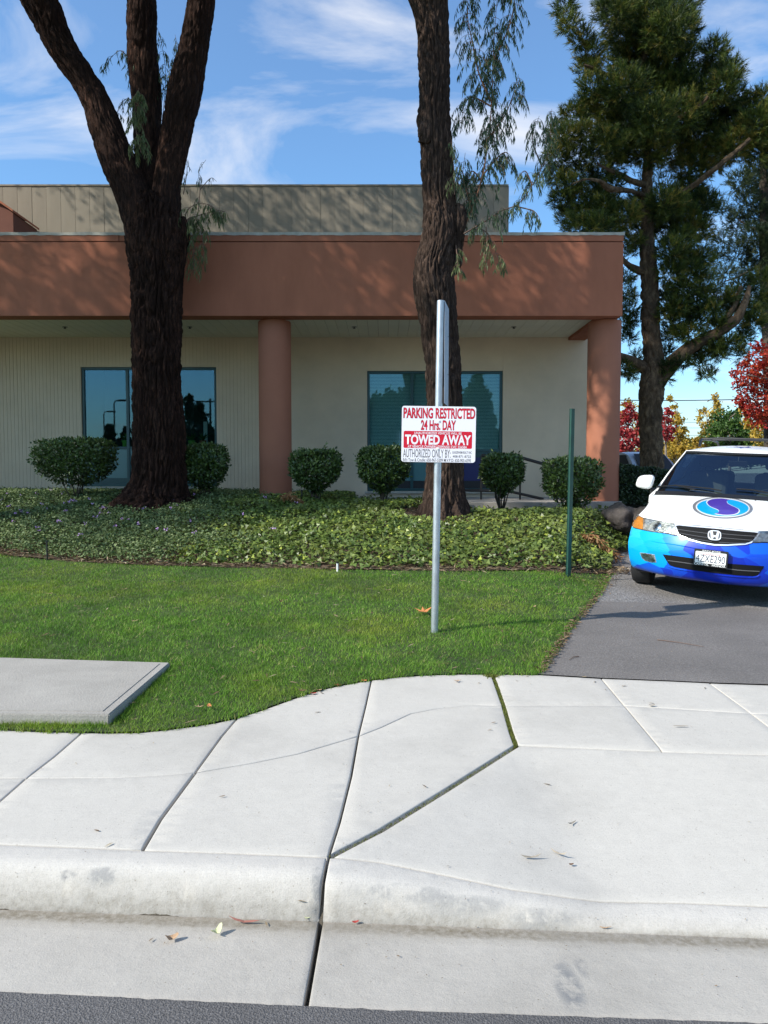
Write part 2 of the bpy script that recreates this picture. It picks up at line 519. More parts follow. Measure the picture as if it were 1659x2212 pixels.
M['dry2'] = leafmat('litter_leaf', [(0.10, 0.06, 0.035), (0.22, 0.15, 0.09), (0.40, 0.33, 0.22)], 0.1)
M['red'] = leafmat('red_leaf', [(0.18, 0.012, 0.020), (0.34, 0.030, 0.038), (0.50, 0.09, 0.08)], 0.3)
M['redor'] = leafmat('maple_leaf', [(0.20, 0.010, 0.012), (0.38, 0.035, 0.025), (0.48, 0.10, 0.03)], 0.3)
M['yellow'] = leafmat('yellow_leaf', [(0.26, 0.15, 0.03), (0.46, 0.30, 0.045), (0.62, 0.47, 0.10)], 0.3)
M['greent'] = leafmat('green_leaf', [(0.025, 0.06, 0.014), (0.055, 0.115, 0.025), (0.10, 0.17, 0.04)], 0.25)
M['bare'] = principled('pale_bark', (0.22, 0.18, 0.14), 0.9, var=0.3)


# ------------------------------------------------------------------ object helpers
def tag(o, label=None, cat=None, group=None, kind=None):
    for k, v in (('label', label), ('category', cat), ('group', group), ('kind', kind)):
        if v:
            o[k] = v
    return o


def thing(name, label, cat, loc=(0, 0, 0), group=None, rot=None):
    o = bpy.data.objects.new(name, None)
    COL.objects.link(o)
    o.location = loc
    if rot:
        o.rotation_euler = rot
    o.empty_display_size = 0.2
    return tag(o, label, cat, group)


def link(name, me, parent=None, mat=None, kind=None, world=False):
    """world=True: the mesh is in world coordinates, keep it there under its parent"""
    o = bpy.data.objects.new(name, me)
    COL.objects.link(o)
    if mat is not None and len(me.materials) == 0:
        me.materials.append(M[mat] if isinstance(mat, str) else mat)
    if parent:
        o.parent = parent
        if world:
            o.matrix_parent_inverse = winv(parent)
    if kind:
        o['kind'] = kind
    return o


def wmat(o):
    m = o.matrix_basis.copy()
    if o.parent:
        m = wmat(o.parent) @ o.matrix_parent_inverse @ m
    return m


def winv(o):
    return wmat(o).inverted()


def meshnp(name, V, Fc, smooth_=False, rnd=None):
    """mesh from arrays; all faces have the same number of corners"""
    V = np.asarray(V, np.float32)
    Fc = np.asarray(Fc, np.int32)
    me = bpy.data.meshes.new(name)
    me.vertices.add(len(V))
    me.vertices.foreach_set('co', V.ravel())
    k = Fc.shape[1]
    me.loops.add(Fc.size)
    me.loops.foreach_set('vertex_index', Fc.ravel())
    me.polygons.add(len(Fc))
    me.polygons.foreach_set('loop_start', np.arange(0, Fc.size, k, dtype=np.int32))
    me.polygons.foreach_set('use_smooth', np.full(len(Fc), smooth_, bool))
    me.update(calc_edges=True)
    if rnd is not None:
        a = me.attributes.new('rnd', 'FLOAT', 'POINT')
        a.data.foreach_set('value', np.asarray(rnd, np.float32))
    return me


def mesh_of(name, verts, faces, smooth_=False):
    me = bpy.data.meshes.new(name)
    me.from_pydata([tuple(v) for v in verts], [], [tuple(f) for f in faces])
    if smooth_:
        me.polygons.foreach_set('use_smooth', [True] * len(me.polygons))
    me.update()
    return me


class MB:
    """collects boxes, bars, tubes and prisms into one mesh"""
    def __init__(self):
        self.v = []
        self.f = []

    def add(self, v, f):
        n = len(self.v)
        self.v += [tuple(x) for x in v]
        self.f += [tuple(i + n for i in q) for q in f]

    def box(self, x0, x1, y0, y1, z0, z1, bev=0.0, rot=None):
        if bev:
            bm = bmesh.new()
            bmesh.ops.create_cube(bm, size=1)
            for v in bm.verts:
                v.co = Vector((x0 + (x1 - x0) * (v.co.x + .5), y0 + (y1 - y0) * (v.co.y + .5), z0 + (z1 - z0) * (v.co.z + .5)))
            bmesh.ops.bevel(bm, geom=bm.edges[:], offset=bev, segments=2, affect='EDGES', profile=0.5)
            bm.verts.index_update()
            self.add([v.co.copy() for v in bm.verts], [[v.index for v in f.verts] for f in bm.faces])
            bm.free()
            return
        v = [Vector((x, y, z)) for z in (z0, z1) for y in (y0, y1) for x in (x0, x1)]
        self.add(v, [(0, 2, 3, 1), (4, 5, 7, 6), (0, 1, 5, 4), (2, 6, 7, 3), (0, 4, 6, 2), (1, 3, 7, 5)])

    def tube(self, pts, rad, n=8, cap=True):
        pts = [Vector(p) for p in pts]
        if isinstance(rad, (int, float)):
            rad = [rad] * len(pts)
        rings = []
        up = None
        for i, p in enumerate(pts):
            d = (pts[min(i + 1, len(pts) - 1)] - pts[max(i - 1, 0)]).normalized()
            if up is None:
                up = d.orthogonal().normalized()
            up = (up - d * up.dot(d))
            up = up.normalized() if up.length > 1e-6 else d.orthogonal().normalized()
            s = d.cross(up)
            rings.append([p + (up * math.cos(a) + s * math.sin(a)) * rad[i] for a in [2 * math.pi * k / n for k in range(n)]])
        v = [q for r in rings for q in r]
        f = []
        for i in range(len(pts) - 1):
            for k in range(n):
                a, b = i * n + k, i * n + (k + 1) % n
                f.append((a, b, b + n, a + n))
        if cap:
            f.append(tuple(range(n - 1, -1, -1)))
            f.append(tuple((len(pts) - 1) * n + k for k in range(n)))
        self.add(v, f)

    def prism(self, poly, y0, y1):
        """poly in x,z extruded along y"""
        n = len(poly)
        v = [(p[0], y0, p[1]) for p in poly] + [(p[0], y1, p[1]) for p in poly]
        f = [tuple(range(n)), tuple(range(2 * n - 1, n - 1, -1))] + [(i, i + n, (i + 1) % n + n, (i + 1) % n) for i in range(n)]
        self.add(v, f)

    def build(self, name, mat, parent=None, smooth_=False, world=False, kind=None):
        me = mesh_of(name, self.v, self.f, False)
        bm = bmesh.new()
        bm.from_mesh(me)
        bmesh.ops.recalc_face_normals(bm, faces=bm.faces)
        bm.to_mesh(me)
        bm.free()
        if smooth_:
            me.polygons.foreach_set('use_smooth', [True] * len(me.polygons))
            if hasattr(me, 'set_sharp_from_angle'):
                me.set_sharp_from_angle(angle=math.radians(40))
        return link(name, me, parent, mat, kind, world)


def box(name, mat, parent, x0, x1, y0, y1, z0, z1, bev=0.0, world=True):
    m = MB()
    m.box(x0, x1, y0, y1, z0, z1, bev)
    return m.build(name, mat, parent, world=world)


def resample(pts, step):
    out = []
    for a, b in zip(pts[:-1], pts[1:]):
        a = Vector(a)
        b = Vector(b)
        n = max(1, int(math.ceil((b - a).length / step)))
        out += [a.lerp(b, i / n) for i in range(n)]
    out.append(Vector(pts[-1]))
    return out


def catmull(pts, n):
    """smooth curve through 2D/3D control points (tuples), n samples per span"""
    P = np.array(pts, float)
    P = np.vstack([2 * P[0] - P[1], P, 2 * P[-1] - P[-2]])
    out = []
    for i in range(1, len(P) - 2):
        for t in np.linspace(0, 1, n, endpoint=False):
            a, b, c, d = P[i - 1], P[i], P[i + 1], P[i + 2]
            out.append(0.5 * (2 * b + (c - a) * t + (2 * a - 5 * b + 4 * c - d) * t * t + (3 * b - a - 3 * c + d) * t ** 3))
    out.append(P[-2])
    return np.array(out)


def cdt_fill(loops, inner, fn):
    """triangulate a closed 2D outline with extra inner points; fn(x,y)->z"""
    V, E = [], []
    for lp in loops:
        n0 = len(V)
        V += [Vector((p[0], p[1])) for p in lp]
        E += [(n0 + i, n0 + (i + 1) % len(lp)) for i in range(len(lp))]
    V += [Vector((p[0], p[1])) for p in inner]
    r = delaunay_2d_cdt(V, E, [], 1, 1e-5)
    vs = [(p.x, p.y) for p in r[0]]
    return vs, r[2]


def inside(px, py, poly):
    """vectorised point in polygon"""
    c = np.zeros(len(px), bool)
    n = len(poly)
    for i in range(n):
        x0, y0 = poly[i][0], poly[i][1]
        x1, y1 = poly[(i + 1) % n][0], poly[(i + 1) % n][1]
        if y0 == y1:
            continue
        k = ((y0 > py) != (y1 > py)) & (px < (x1 - x0) * (py - y0) / (y1 - y0) + x0)
        c ^= k
    return c


def sheet(name, poly, step, mat, dz=0.0, parent=None, hf=None, kind='structure', bump_=0.0):
    """a sheet draped on the ground inside a world outline"""
    hf = hf or H
    p = resample([Vector((q[0], q[1])) for q in poly] + [Vector((poly[0][0], poly[0][1]))], step)[:-1]
    xs = [q.x for q in p]
    ys = [q.y for q in p]
    gx, gy = np.meshgrid(np.arange(min(xs), max(xs), step), np.arange(min(ys), max(ys), step))
    gx = gx.ravel() + step * 0.37
    gy = gy.ravel() + step * 0.41
    k = inside(gx, gy, [(q.x, q.y) for q in p])
    vs, fs = cdt_fill([p], list(zip(gx[k], gy[k])), None)
    A = np.array(vs)
    z = hf(A[:, 0], A[:, 1]) + dz
    if bump_:
        z = z + bump_ * noise3(np.stack([A[:, 0] * 2, A[:, 1] * 2, A[:, 0] * 0], 1))
    me = mesh_of(name, np.column_stack([A, z]), fs, True)
    bm = bmesh.new()
    bm.from_mesh(me)
    for f in bm.faces:
        f.normal_update()
        if f.normal.z < 0:
            f.normal_flip()
    bm.to_mesh(me)
    bm.free()
    o = link(name, me, parent, mat, world=bool(parent))
    if kind:
        o['kind'] = kind
    return o


# ------------------------------------------------------------------ ground, road and paving
gxs = np.concatenate([[-900, -300, -120, -60, -35], np.arange(-22, 22.1, 0.5), [35, 60, 120, 300, 900]])
gys = np.concatenate([[-900, -300, -120, -60, -30, -15, -8, -4, -2], np.arange(-0.5, 20.1, 0.25), [25, 32, 45, 70, 120, 300, 900]])
GX, GY = np.meshgrid(gxs, gys)
gz = H(GX.ravel(), np.clip(GY.ravel(), -50, 400)) - 0.16
far_w = smooth((GY.ravel() - 16) / 6)
gz = gz * (1 - far_w) + 0.42 * far_w
gz = np.where(GY.ravel() < 2.1, np.minimum(gz, -0.12), gz)
nx, ny = len(gxs), len(gys)
fc = [(j * nx + i, j * nx + i + 1, (j + 1) * nx + i + 1, (j + 1) * nx + i) for j in range(ny - 1) for i in range(nx - 1)]
g_o = link('ground', meshnp('ground', np.column_stack([GX.ravel(), GY.ravel(), gz]), fc, True), mat='far')
g_o['kind'] = 'structure'


def xy(px, py):
    p = G(px, py)
    return (p.x, p.y)


def pl(pts):
    return [xy(*p) for p in pts]


# asphalt edge, slightly ragged
asph = pl([(-60, 2142), (0, 2145), (200, 2154), (420, 2165), (660, 2176), (823, 2184), (1200, 2197), (1659, 2213)])
asph = [(asph[0][0] - 8, asph[0][1] + 0.5)] + asph + [(asph[-1][0] + 8, asph[-1][1] - 0.5)]
ra = resample([Vector(p) for p in asph[1:-1]], 0.03)
ra = [Vector((p.x, p.y + 0.006 * float(noise3([[p.x * 22, 3, 1]])[0]))) for p in ra]
road_edge = [Vector(asph[0])] + ra + [Vector(asph[-1])]
road_poly = [tuple(p) for p in road_edge] + [(40, -0.1), (40, -9), (-40, -9), (-40, 2.4)]
A = [(p[0], p[1]) for p in road_poly]
vs, fs = cdt_fill([[Vector(p) for p in A]], [(x, y) for x in np.arange(-4, 4, 0.4) for y in np.arange(-1, 1.9, 0.4)], None)
Av = np.array(vs)
o = link('road', mesh_of('road', np.column_stack([Av, H(Av[:, 0], Av[:, 1]) + 0.004]), fs, True), mat='asphalt')
o['kind'] = 'structure'

# paving slabs. named lines measured on the photograph, each with half its joint width
FAR_EDGE = pl([(-70, 1574), (0, 1577), (90, 1581), (175, 1583), (235, 1584), (300, 1583), (360, 1577), (420, 1569), (466, 1562), (512, 1552), (560, 1537), (610, 1519), (660, 1501), (710, 1487), (760, 1477), (802, 1470), (860, 1463), (920, 1459), (990, 1457), (1064, 1457)])
FAR_R = pl([(1064, 1457), (1165, 1458), (1299, 1466), (1450, 1472), (1533, 1476), (1659, 1480), (1800, 1487)])
LINES = {
    'L1a': ([(-106, 1820), (0, 1824), (120, 1828.5), (307.6, 1836.5)], .0035), 'L1b': ([(307.6, 1836.5), (500, 1843), (709, 1852)], .0035),
    'J1a': ([(-106, 1820), (0, 1731), (57, 1681)], .004), 'J1b': ([(57, 1681), (118, 1634), (171, 1588), (175, 1583)], .004),
    'J2a': ([(307.6, 1836.5), (347, 1769.5), (421.6, 1669)], .0065), 'J2b': ([(421.6, 1669), (478.6, 1591), (512, 1552)], .005),
    'J3a': ([(709, 1852), (734, 1774), (759, 1675), (764, 1593 + 60)], .005),
    'Sa': ([(-170, 1679), (57, 1681)], .0022), 'Sb': ([(57, 1681), (248, 1680), (340, 1675.5), (421.6, 1669)], .0022),
    'Sc': ([(421.6, 1669), (546, 1648), (645, 1628), (774, 1590)], .0025), 'Sd': ([(774, 1590), (823, 1571), (888, 1541), (944, 1530), (1024, 1522), (1088, 1524)], .002),
    'J3m': ([(709, 1852), (734, 1774), (759, 1675), (774, 1590)], .005), 'J3n': ([(774, 1590), (790, 1525), (802, 1470)], .0045),
    'D': ([(709, 1852), (823, 1792), (960, 1708), (1060, 1645), (1115, 1611)], .0145),
    'Va': ([(1115, 1611), (1104, 1580), (1088, 1524)], .012), 'Vb': ([(1088, 1524), (1076, 1490), (1064, 1457)], .012),
    'Ha': ([(1115, 1611), (1270, 1617), (1430, 1624)], .003), 'Hb': ([(1430, 1624), (1659, 1631), (1745, 1634)], .003),
    'Hc': ([(1745, 1634), (1900, 1639)], .003),
    'K1a': ([(1430, 1624), (1348, 1524)], .003), 'K1b': ([(1348, 1524), (1299, 1466)], .003),
    'K2a': ([(1745, 1634), (1659, 1569), (1622, 1541)], .003), 'K2b': ([(1622, 1541), (1533, 1476)], .003),
    'Se': ([(1088, 1524), (1348, 1524)], .0013), 'Sf': ([(1348, 1524), (1622, 1541)], .0013), 'Sg': ([(1622, 1541), (1850, 1548)], .0013),
    'Ra': ([(709, 1852), (823, 1863), (974, 1893), (1105, 1921), (1262, 1943), (1478, 1950), (1659, 1958), (1800, 1963)], .003),
}
WL = {k: (pl(v[0]), v[1]) for k, v in LINES.items()}


def sub(line, i0, i1):
    return line[i0:i1 + 1]


FE = FAR_EDGE
WL['F0'] = (sub(FE, 0, 3), .001)
WL['F1'] = (sub(FE, 3, 9), .001)
WL['F2'] = (sub(FE, 9, 15), .001)
WL['F3'] = (sub(FE, 15, 19), .001)
WL['FR0'] = (sub(FAR_R, 0, 2), .002)
WL['FR1'] = (sub(FAR_R, 2, 4), .002)
WL['FR2'] = (sub(FAR_R, 4, 6), .002)
fl = [(x, 2.648 - 0.065 * x) for x in np.linspace(-2.2, -0.225, 8)]
fr = [(x, 2.648 - 0.065 * x) for x in np.linspace(-0.225, 2.0, 9)]
WL['GL'] = (fl, .0)
WL['GR'] = (fr, .0)
k0, k1 = WL['L1b'][0][-1], fl[-1]
WL['X'] = ([k0, (k0[0] - 0.004, k0[1] - 0.08), k1], .007)
ax_ = [p for p in asph[1:-1]]
gl = [p for p in ax_ if p[0] < -0.28]
xe = xy(660, 2176)
WL['AL'] = ([(-2.2, 2.31)] + [p for p in gl if p[0] > -2.1] + [xe], .0)
WL['AR'] = ([xe] + [p for p in ax_ if p[0] > xe[0] + .05] + [(2.2, 2.03)], .0)
WL['Y'] = ([k1, xe], .0085)


def chain(*names):
    """closed outline from named lines ('-' reversed) -> points and half joints per edge"""
    P, W_ = [], []
    for n in names:
        if isinstance(n, tuple):
            pts, w = list(n), 0.0
        else:
            pts, w = WL[n.lstrip('-')]
            pts = list(pts)
        if not isinstance(n, tuple) and n[0] == '-':
            pts = pts[::-1]
        r = resample([Vector(p) for p in pts], 0.06)
        if P and (P[-1] - r[0]).length < 1e-3:
            r = r[1:]
            P += r
            W_ += [w] * len(r)
        elif P:
            P += r
            W_ += [0.0] + [w] * (len(r) - 1)
        else:
            P += r
            W_ += [w] * (len(r) - 1)
    if (P[-1] - P[0]).length < 1e-3:
        P.pop()
    while len(W_) < len(P):
        W_.append(0.0)
    W_ = W_[:len(P)]
    return P, W_


def inset(P, W_, extra):
    n = len(P)
    area = sum(P[i].x * P[(i + 1) % n].y - P[(i + 1) % n].x * P[i].y for i in range(n))
    s = 1 if area > 0 else -1
    out = []
    for i in range(n):
        a, b, c = P[i - 1], P[i], P[(i + 1) % n]
        d0, d1 = (b - a).normalized(), (c - b).normalized()
        n0 = Vector((-d0.y, d0.x)) * s
        n1 = Vector((-d1.y, d1.x)) * s
        w0, w1 = W_[i - 1] + extra, W_[i] + extra
        cr = d0.x * d1.y - d0.y * d1.x
        if abs(cr) < 0.15:
            out.append(b + (n0 + n1).normalized() * max(w0, w1) if (n0 + n1).length > 1e-6 else b + n0 * w0)
        else:
            p0 = b + n0 * w0
            p1 = b + n1 * w1
            t = ((p1 - p0).x * d1.y - (p1 - p0).y * d1.x) / cr
            q = p0 + d0 * t
            if (q - b).length > 0.06:
                q = b + (q - b).normalized() * 0.06
            out.append(q)
    return out


def pave(name, parent, names, mat, tilt=(0, 0, 0), step=0.08, round_=0.006, drop=0.09):
    P, W_ = chain(*names)
    rings = [(inset(P, W_, 0.0), -drop), (inset(P, W_, 0.0), -round_ * 0.8), (inset(P, W_, round_ * 0.35), -round_ * 0.25), (inset(P, W_, round_), 0.0)]
    top = rings[-1][0]
    xs = [p.x for p in top]
    ys = [p.y for p in top]
    gx, gy = np.meshgrid(np.arange(min(xs), max(xs), step), np.arange(min(ys), max(ys), min(step, 0.03 if mat == 'kerb' else step)))
    gx, gy = gx.ravel() + .013, gy.ravel() + .009
    k = inside(gx, gy, top)
    inner = list(zip(gx[k], gy[k]))
    vs, fs = cdt_fill([top], inner, None)
    V = [(x, y, 0.0) for x, y in vs]
    F_ = [tuple(f) for f in fs]
    base = len(V)
    n = len(P)
    for r, dz in rings:
        V += [(p.x, p.y, dz) for p in r]
    for k in range(3):
        for i in range(n):
            a = base + k * n + i
            b = base + k * n + (i + 1) % n
            F_.append((a, b, b + n, a + n))
    A = np.array(V)
    z = H(A[:, 0], A[:, 1])
    c = A[:, :2].mean(0)
    z = z + A[:, 2] + tilt[0] + tilt[1] * (A[:, 0] - c[0]) + tilt[2] * (A[:, 1] - c[1])
    me = mesh_of(name, np.column_stack([A[:, :2], z]), F_, False)
    bm = bmesh.new()
    bm.from_mesh(me)
    bmesh.ops.remove_doubles(bm, verts=bm.verts, dist=0.0004)
    bmesh.ops.recalc_face_normals(bm, faces=bm.faces)
    up_ = sum(f.normal.z * f.calc_area() for f in bm.faces)
    if up_ < 0:
        bmesh.ops.reverse_faces(bm, faces=bm.faces)
    bm.to_mesh(me)
    bm.free()
    me.polygons.foreach_set('use_smooth', [True] * len(me.polygons))
    me.set_sharp_from_angle(angle=math.radians(50))
    return link(name, me, parent, mat, world=True)


walk = bpy.data.objects.new('sidewalk', None)
COL.objects.link(walk)
walk['kind'] = 'structure'
bl = WL['L1a'][0][0]
far_l = (bl[0] - 1.4, 3.02)
s0 = WL['Sa'][0][0]
f0 = FE[0]
pave('slab', walk, ['J1a', '-Sa', (s0, far_l), (far_l, bl)], 'conc')
pave('slab', walk, ['Sa', 'J1b', '-F0', (f0, s0)], 'conc', (0, 0, 0))
pave('slab', walk, ['L1a', 'J2a', '-Sb', '-J1a'], 'conc', (.001, 0, 0))
pave('slab', walk, ['Sb', 'J2b', '-F1', '-J1b'], 'conc')
pave('slab', walk, ['L1b', 'J3m', '-Sc', '-J2a'], 'conc', (0.0, .001, 0))
pave('slab', walk, ['Sc', 'J3n', '-F2', '-J2b'], 'conc', (.001, 0, 0))
pave('slab', walk, ['D', 'Va', '-Sd', '-J3m'], 'conc', (-.001, 0, 0))
pave('slab', walk, ['Sd', 'Vb', '-F3', '-J3n'], 'conc')
pave('slab', walk, ['Ha', 'K1a', '-Se', '-Va'], 'conc', (.002, 0, 0))
pave('slab', walk, ['Se', 'K1b', '-FR0', '-Vb'], 'conc')
pave('slab', walk, ['Hb', 'K2a', '-Sf', '-K1a'], 'conc')
pave('slab', walk, ['Sf', 'K2b', '-FR1', '-K1b'], 'conc', (.001, 0, 0))
e1, e2, e3 = WL['Hc'][0][-1], WL['Sg'][0][-1], FAR_R[-1]
pave('slab', walk, ['Hc', (e1, e2), '-Sg', '-K2a'], 'conc')
pave('slab', walk, ['Sg', (e2, e3), '-FR2', '-K2b'], 'conc')
re_ = WL['Ra'][0][-1]
pave('apron_slab', walk, ['Ra', (re_, e1), '-Hc', '-Hb', '-Ha', '-D'], 'conc')
# kerb and gutter cast in lengths
kerb = bpy.data.objects.new('kerb', None)
COL.objects.link(kerb)
kerb['kind'] = 'structure'
pave('kerb_length', kerb, ['GL', '-X', '-L1b', '-L1a', (bl, far_l), (far_l, (-2.9, 2.83)), ((-2.9, 2.83), fl[0])], 'kerb', step=0.05)
pave('kerb_length', kerb, ['GR', (fr[-1], re_), '-Ra', 'X'], 'kerb', step=0.05)
pave('gutter_length', kerb, ['AL', '-Y', '-GL'], 'kerb', step=0.06, round_=.004)
pave('gutter_length', kerb, ['AR', ((2.2, 2.03), fr[-1]), '-GR', 'Y'], 'kerb', step=0.06, round_=.004)
# beyond the frame the walk and kerb go on
for nm, poly in (('walk_beyond', [(-2.95, 2.85), (-3.0, 4.08), (-22, 5.1), (-22, 4.1)]), ('walk_beyond', [(2.1, 2.55), (22, 1.3), (22, 3.5), (3.3, 4.9), (2.4, 3.9)])):
    sheet(nm, poly, 0.4, 'conc', -0.003, walk, kind=None)
# joint filling just under the slabs
sheet('joint_bed', [(-3.2, 2.2), (3.0, 1.9), (3.0, 4.95), (-0.2, 5.1), (-3.2, 4.1)], 0.04, 'joint', -0.05)

# driveway: newer smooth patch near the walk, older coarse surface behind
mid = pl([(1283, 1300), (1420, 1303), (1560, 1310), (1659, 1318), (1800, 1330)])
ex5 = [(float(edge_x(y)) - .10, y) for y in np.arange(5.27, mid[0][1], 0.25)]
near_poly = FAR_R[1:] + [(4.4, 5.0), (9, 4.7), (9, mid[-1][1] - .3)] + mid[::-1] + ex5[::-1]
sheet('driveway', near_poly, 0.2, 'drive', 0.006)
farp = [(mid[0][0] - 0.1, mid[0][1] - 0.06)] + [(p[0], p[1] - 0.06) for p in mid[1:]] + [(9, mid[-1][1] - .4), (16, 8), (16, 40), (7.0, 40)] + [(float(edge_x(y)) - 0.10, y) for y in np.arange(30, mid[0][1] + .2, -0.6)]
sheet('old_driveway', farp, 0.4, 'drive_old', 0.0)

# ------------------------------------------------------------------ leaf makers
def leaf_cloud(pos, axis, nrm, length, width, tmpl, rnd):
    """tmpl: list of (along, across, up) corners; one polygon per leaf"""
    pos = np.asarray(pos, float)
    n = len(pos)
    a = axis / np.maximum(np.linalg.norm(axis, axis=1)[:, None], 1e-6)
    s = np.cross(nrm, a)
    s /= np.maximum(np.linalg.norm(s, axis=1)[:, None], 1e-6)
    w = np.cross(a, s)
    T = np.array(tmpl, float)
    k = len(T)
    L = np.broadcast_to(np.asarray(length, float), (n,))[:, None, None]
    Wd = np.broadcast_to(np.asarray(width, float), (n,))[:, None, None]
    V = pos[:, None, :] + a[:, None, :] * T[None, :, 0:1] * L + s[:, None, :] * T[None, :, 1:2] * Wd + w[:, None, :] * T[None, :, 2:3] * L
    Fc = np.arange(n * k).reshape(n, k)
    return V.reshape(-1, 3), Fc, np.repeat(rnd, k)


DIAMOND = [(0, 0, 0), (0.45, 0.5, 0.06), (1, 0, 0), (0.45, -0.5, 0.06)]
LANCE = [(0, 0, 0), (0.3, 0.5, 0.0), (0.65, 0.42, -0.04), (1, 0, -0.1), (0.65, -0.3, -0.04), (0.3, -0.5, 0)]
TRI = [(0, -0.5, 0), (1, 0, 0), (0, 0.5, 0)]
IVY = [(0, 0, 0), (0.05, 0.5, .03), (0.42, 0.26, 0), (1, 0, -.05), (0.42, -0.26, 0), (0.05, -0.5, .03)]


def unit(n):
    v = rng.normal(size=(n, 3))
    return v / np.linalg.norm(v, axis=1)[:, None]


# ------------------------------------------------------------------ lawn
IVYB = pl([(-400, 1190), (-150, 1190), (0, 1200), (120, 1212), (300, 1222), (500, 1228), (730, 1232), (1000, 1236), (1225, 1240), (1325, 1240)])
IVYB = [(-14, IVYB[0][1] + 1.5)] + IVYB
SLAB = [onz(-260, 1540, .245), onz(236, 1543, .245), onz(367, 1431, .245), onz(-260, 1412, .245)]
slabp = [(p.x, p.y) for p in SLAB]
edge_in = [(float(edge_x(y)), y) for y in np.arange(5.27, IVYB[-1][1], 0.3)]
lawn_poly = [(-14, 5.0)] + [(-6, 4.45)] + [(p[0], p[1]) for p in FE] + [FAR_R[1]] + edge_in + IVYB[::-1]
sheet('lawn', lawn_poly, 0.2, 'turf', 0.008)


def hedge_out(poly, slack):
    return poly


def edge_noise(x, y, amp, sc):
    return amp * noise3(np.stack([x * sc, y * sc, x * 0 + 5.5], 1))


m_g, t_g = material('grass_blades')
outn = nd(t_g, 'ShaderNodeOutputMaterial')
an = nd(t_g, 'ShaderNodeAttribute', attribute_name='rnd')
geo = nd(t_g, 'ShaderNodeNewGeometry')
c = ramp(t_g, an.outputs['Fac'], [(0, (0.060, 0.145, 0.014)), (0.5, (0.150, 0.32, 0.030)), (0.85, (0.27, 0.46, 0.055)), (1.0, (0.55, 0.48, 0.20))])
pn = nd(t_g, 'ShaderNodeTexNoise', inp={'Scale': 0.75, 'Detail': 4.0, 'Roughness': 0.6})
pn2 = nd(t_g, 'ShaderNodeTexNoise', inp={'Scale': 5.0, 'Detail': 4.0, 'Roughness': 0.6})
t_g.links.new(geo.outputs['Position'], pn.inputs['Vector'])
t_g.links.new(geo.outputs['Position'], pn2.inputs['Vector'])
c = mixc(t_g, ramp(t_g, pn.outputs[0], [(0.48, 0.0), (0.68, 0.45)]), c, (0.36, 0.36, 0.045))
c = mixc(t_g, ramp(t_g, pn2.outputs[0], [(0.55, 0.0), (0.75, 0.4)]), c, (0.30, 0.28, 0.09))
pn3 = nd(t_g, 'ShaderNodeTexNoise', inp={'Scale': 1.7, 'Detail': 6.0, 'Roughness': 0.65})
t_g.links.new(geo.outputs['Position'], pn3.inputs['Vector'])
c = mixc(t_g, 1.0, c, ramp(t_g, pn3.outputs[0], [(0.36, (.52, .62, .6)), (0.56, (1.0, 1.0, 1.0)), (0.72, (1.2, 1.08, 1.0))]), 'MULTIPLY')
bb = nd(t_g, 'ShaderNodeBsdfPrincipled', inp={'Roughness': 0.55, 'Specular IOR Level': 0.25})
t_g.links.new(c, bb.inputs['Base Color'])
trn = nd(t_g, 'ShaderNodeBsdfTranslucent')
t_g.links.new(c, trn.inputs[0])
mxn = nd(t_g, 'ShaderNodeMixShader', inp={0: 0.3})
ln(t_g, bb, 0, mxn, 1)
ln(t_g, trn, 0, mxn, 2)
ln(t_g, mxn, 0, outn, 0)
M['grass'] = m_g

# blades: denser close to the street
bx, by = [], []
for (y0, y1, dens, xr) in ((3.9, 5.5, 11000, (-4.2, 2.2)), (5.5, 7.0, 8000, (-5.2, 2.9)), (7.0, 9.0, 5200, (-6.5, 3.2)), (9.0, 12.2, 3600, (-9.0, 3.4))):
    n = int((y1 - y0) * (xr[1] - xr[0]) * dens)
    bx.append(rng.uniform(xr[0], xr[1], n))
    by.append(rng.uniform(y0, y1, n))
bx = np.concatenate(bx)
by = np.concatenate(by)
k = inside(bx + edge_noise(bx, by, .02, 30) + .006 * rng.normal(size=len(bx)) - .022 * (bx > .9), by + .024 + edge_noise(by, bx, .02, 30) + .006 * rng.normal(size=len(bx)), lawn_poly) & ~inside(bx, by, slabp)
bx, by = bx[k], by[k]
n = len(bx)
hgt = rng.uniform(0.018, 0.040, n) * (1 + 0.35 * noise3(np.stack([bx * 3, by * 3, bx * 0], 1)))
lean = rng.normal(size=(n, 2)) * 0.55
lean[:, 0] += 0.25 * noise3(np.stack([bx * 1.3, by * 1.3, bx * 0 + 9], 1))
wd = 0.0026 + 0.00042 * by
ang = rng.uniform(0, np.pi, n)
bz = H(bx, by) + 0.002
dx, dy = np.cos(ang) * wd / 2, np.sin(ang) * wd / 2
V = np.empty((n, 3, 3))
V[:, 0] = np.stack([bx - dx, by - dy, bz], 1)
V[:, 1] = np.stack([bx + dx, by + dy, bz], 1)
V[:, 2] = np.stack([bx + lean[:, 0] * hgt, by + lean[:, 1] * hgt, bz + hgt], 1)
r = np.clip(rng.beta(2, 2.6, n) + 0.10 * noise3(np.stack([bx * 9, by * 9, bx * 0], 1)), 0, 1)
r = np.where(rng.random(n) < 0.035, 1.0, np.minimum(r, 0.86))
o = link('grass', meshnp('grass', V.reshape(-1, 3), np.arange(3 * n).reshape(n, 3), False, np.repeat(r, 3)), mat='grass')
tag(o, 'short mown green grass on the lawn beside the walk', 'grass', kind='stuff')

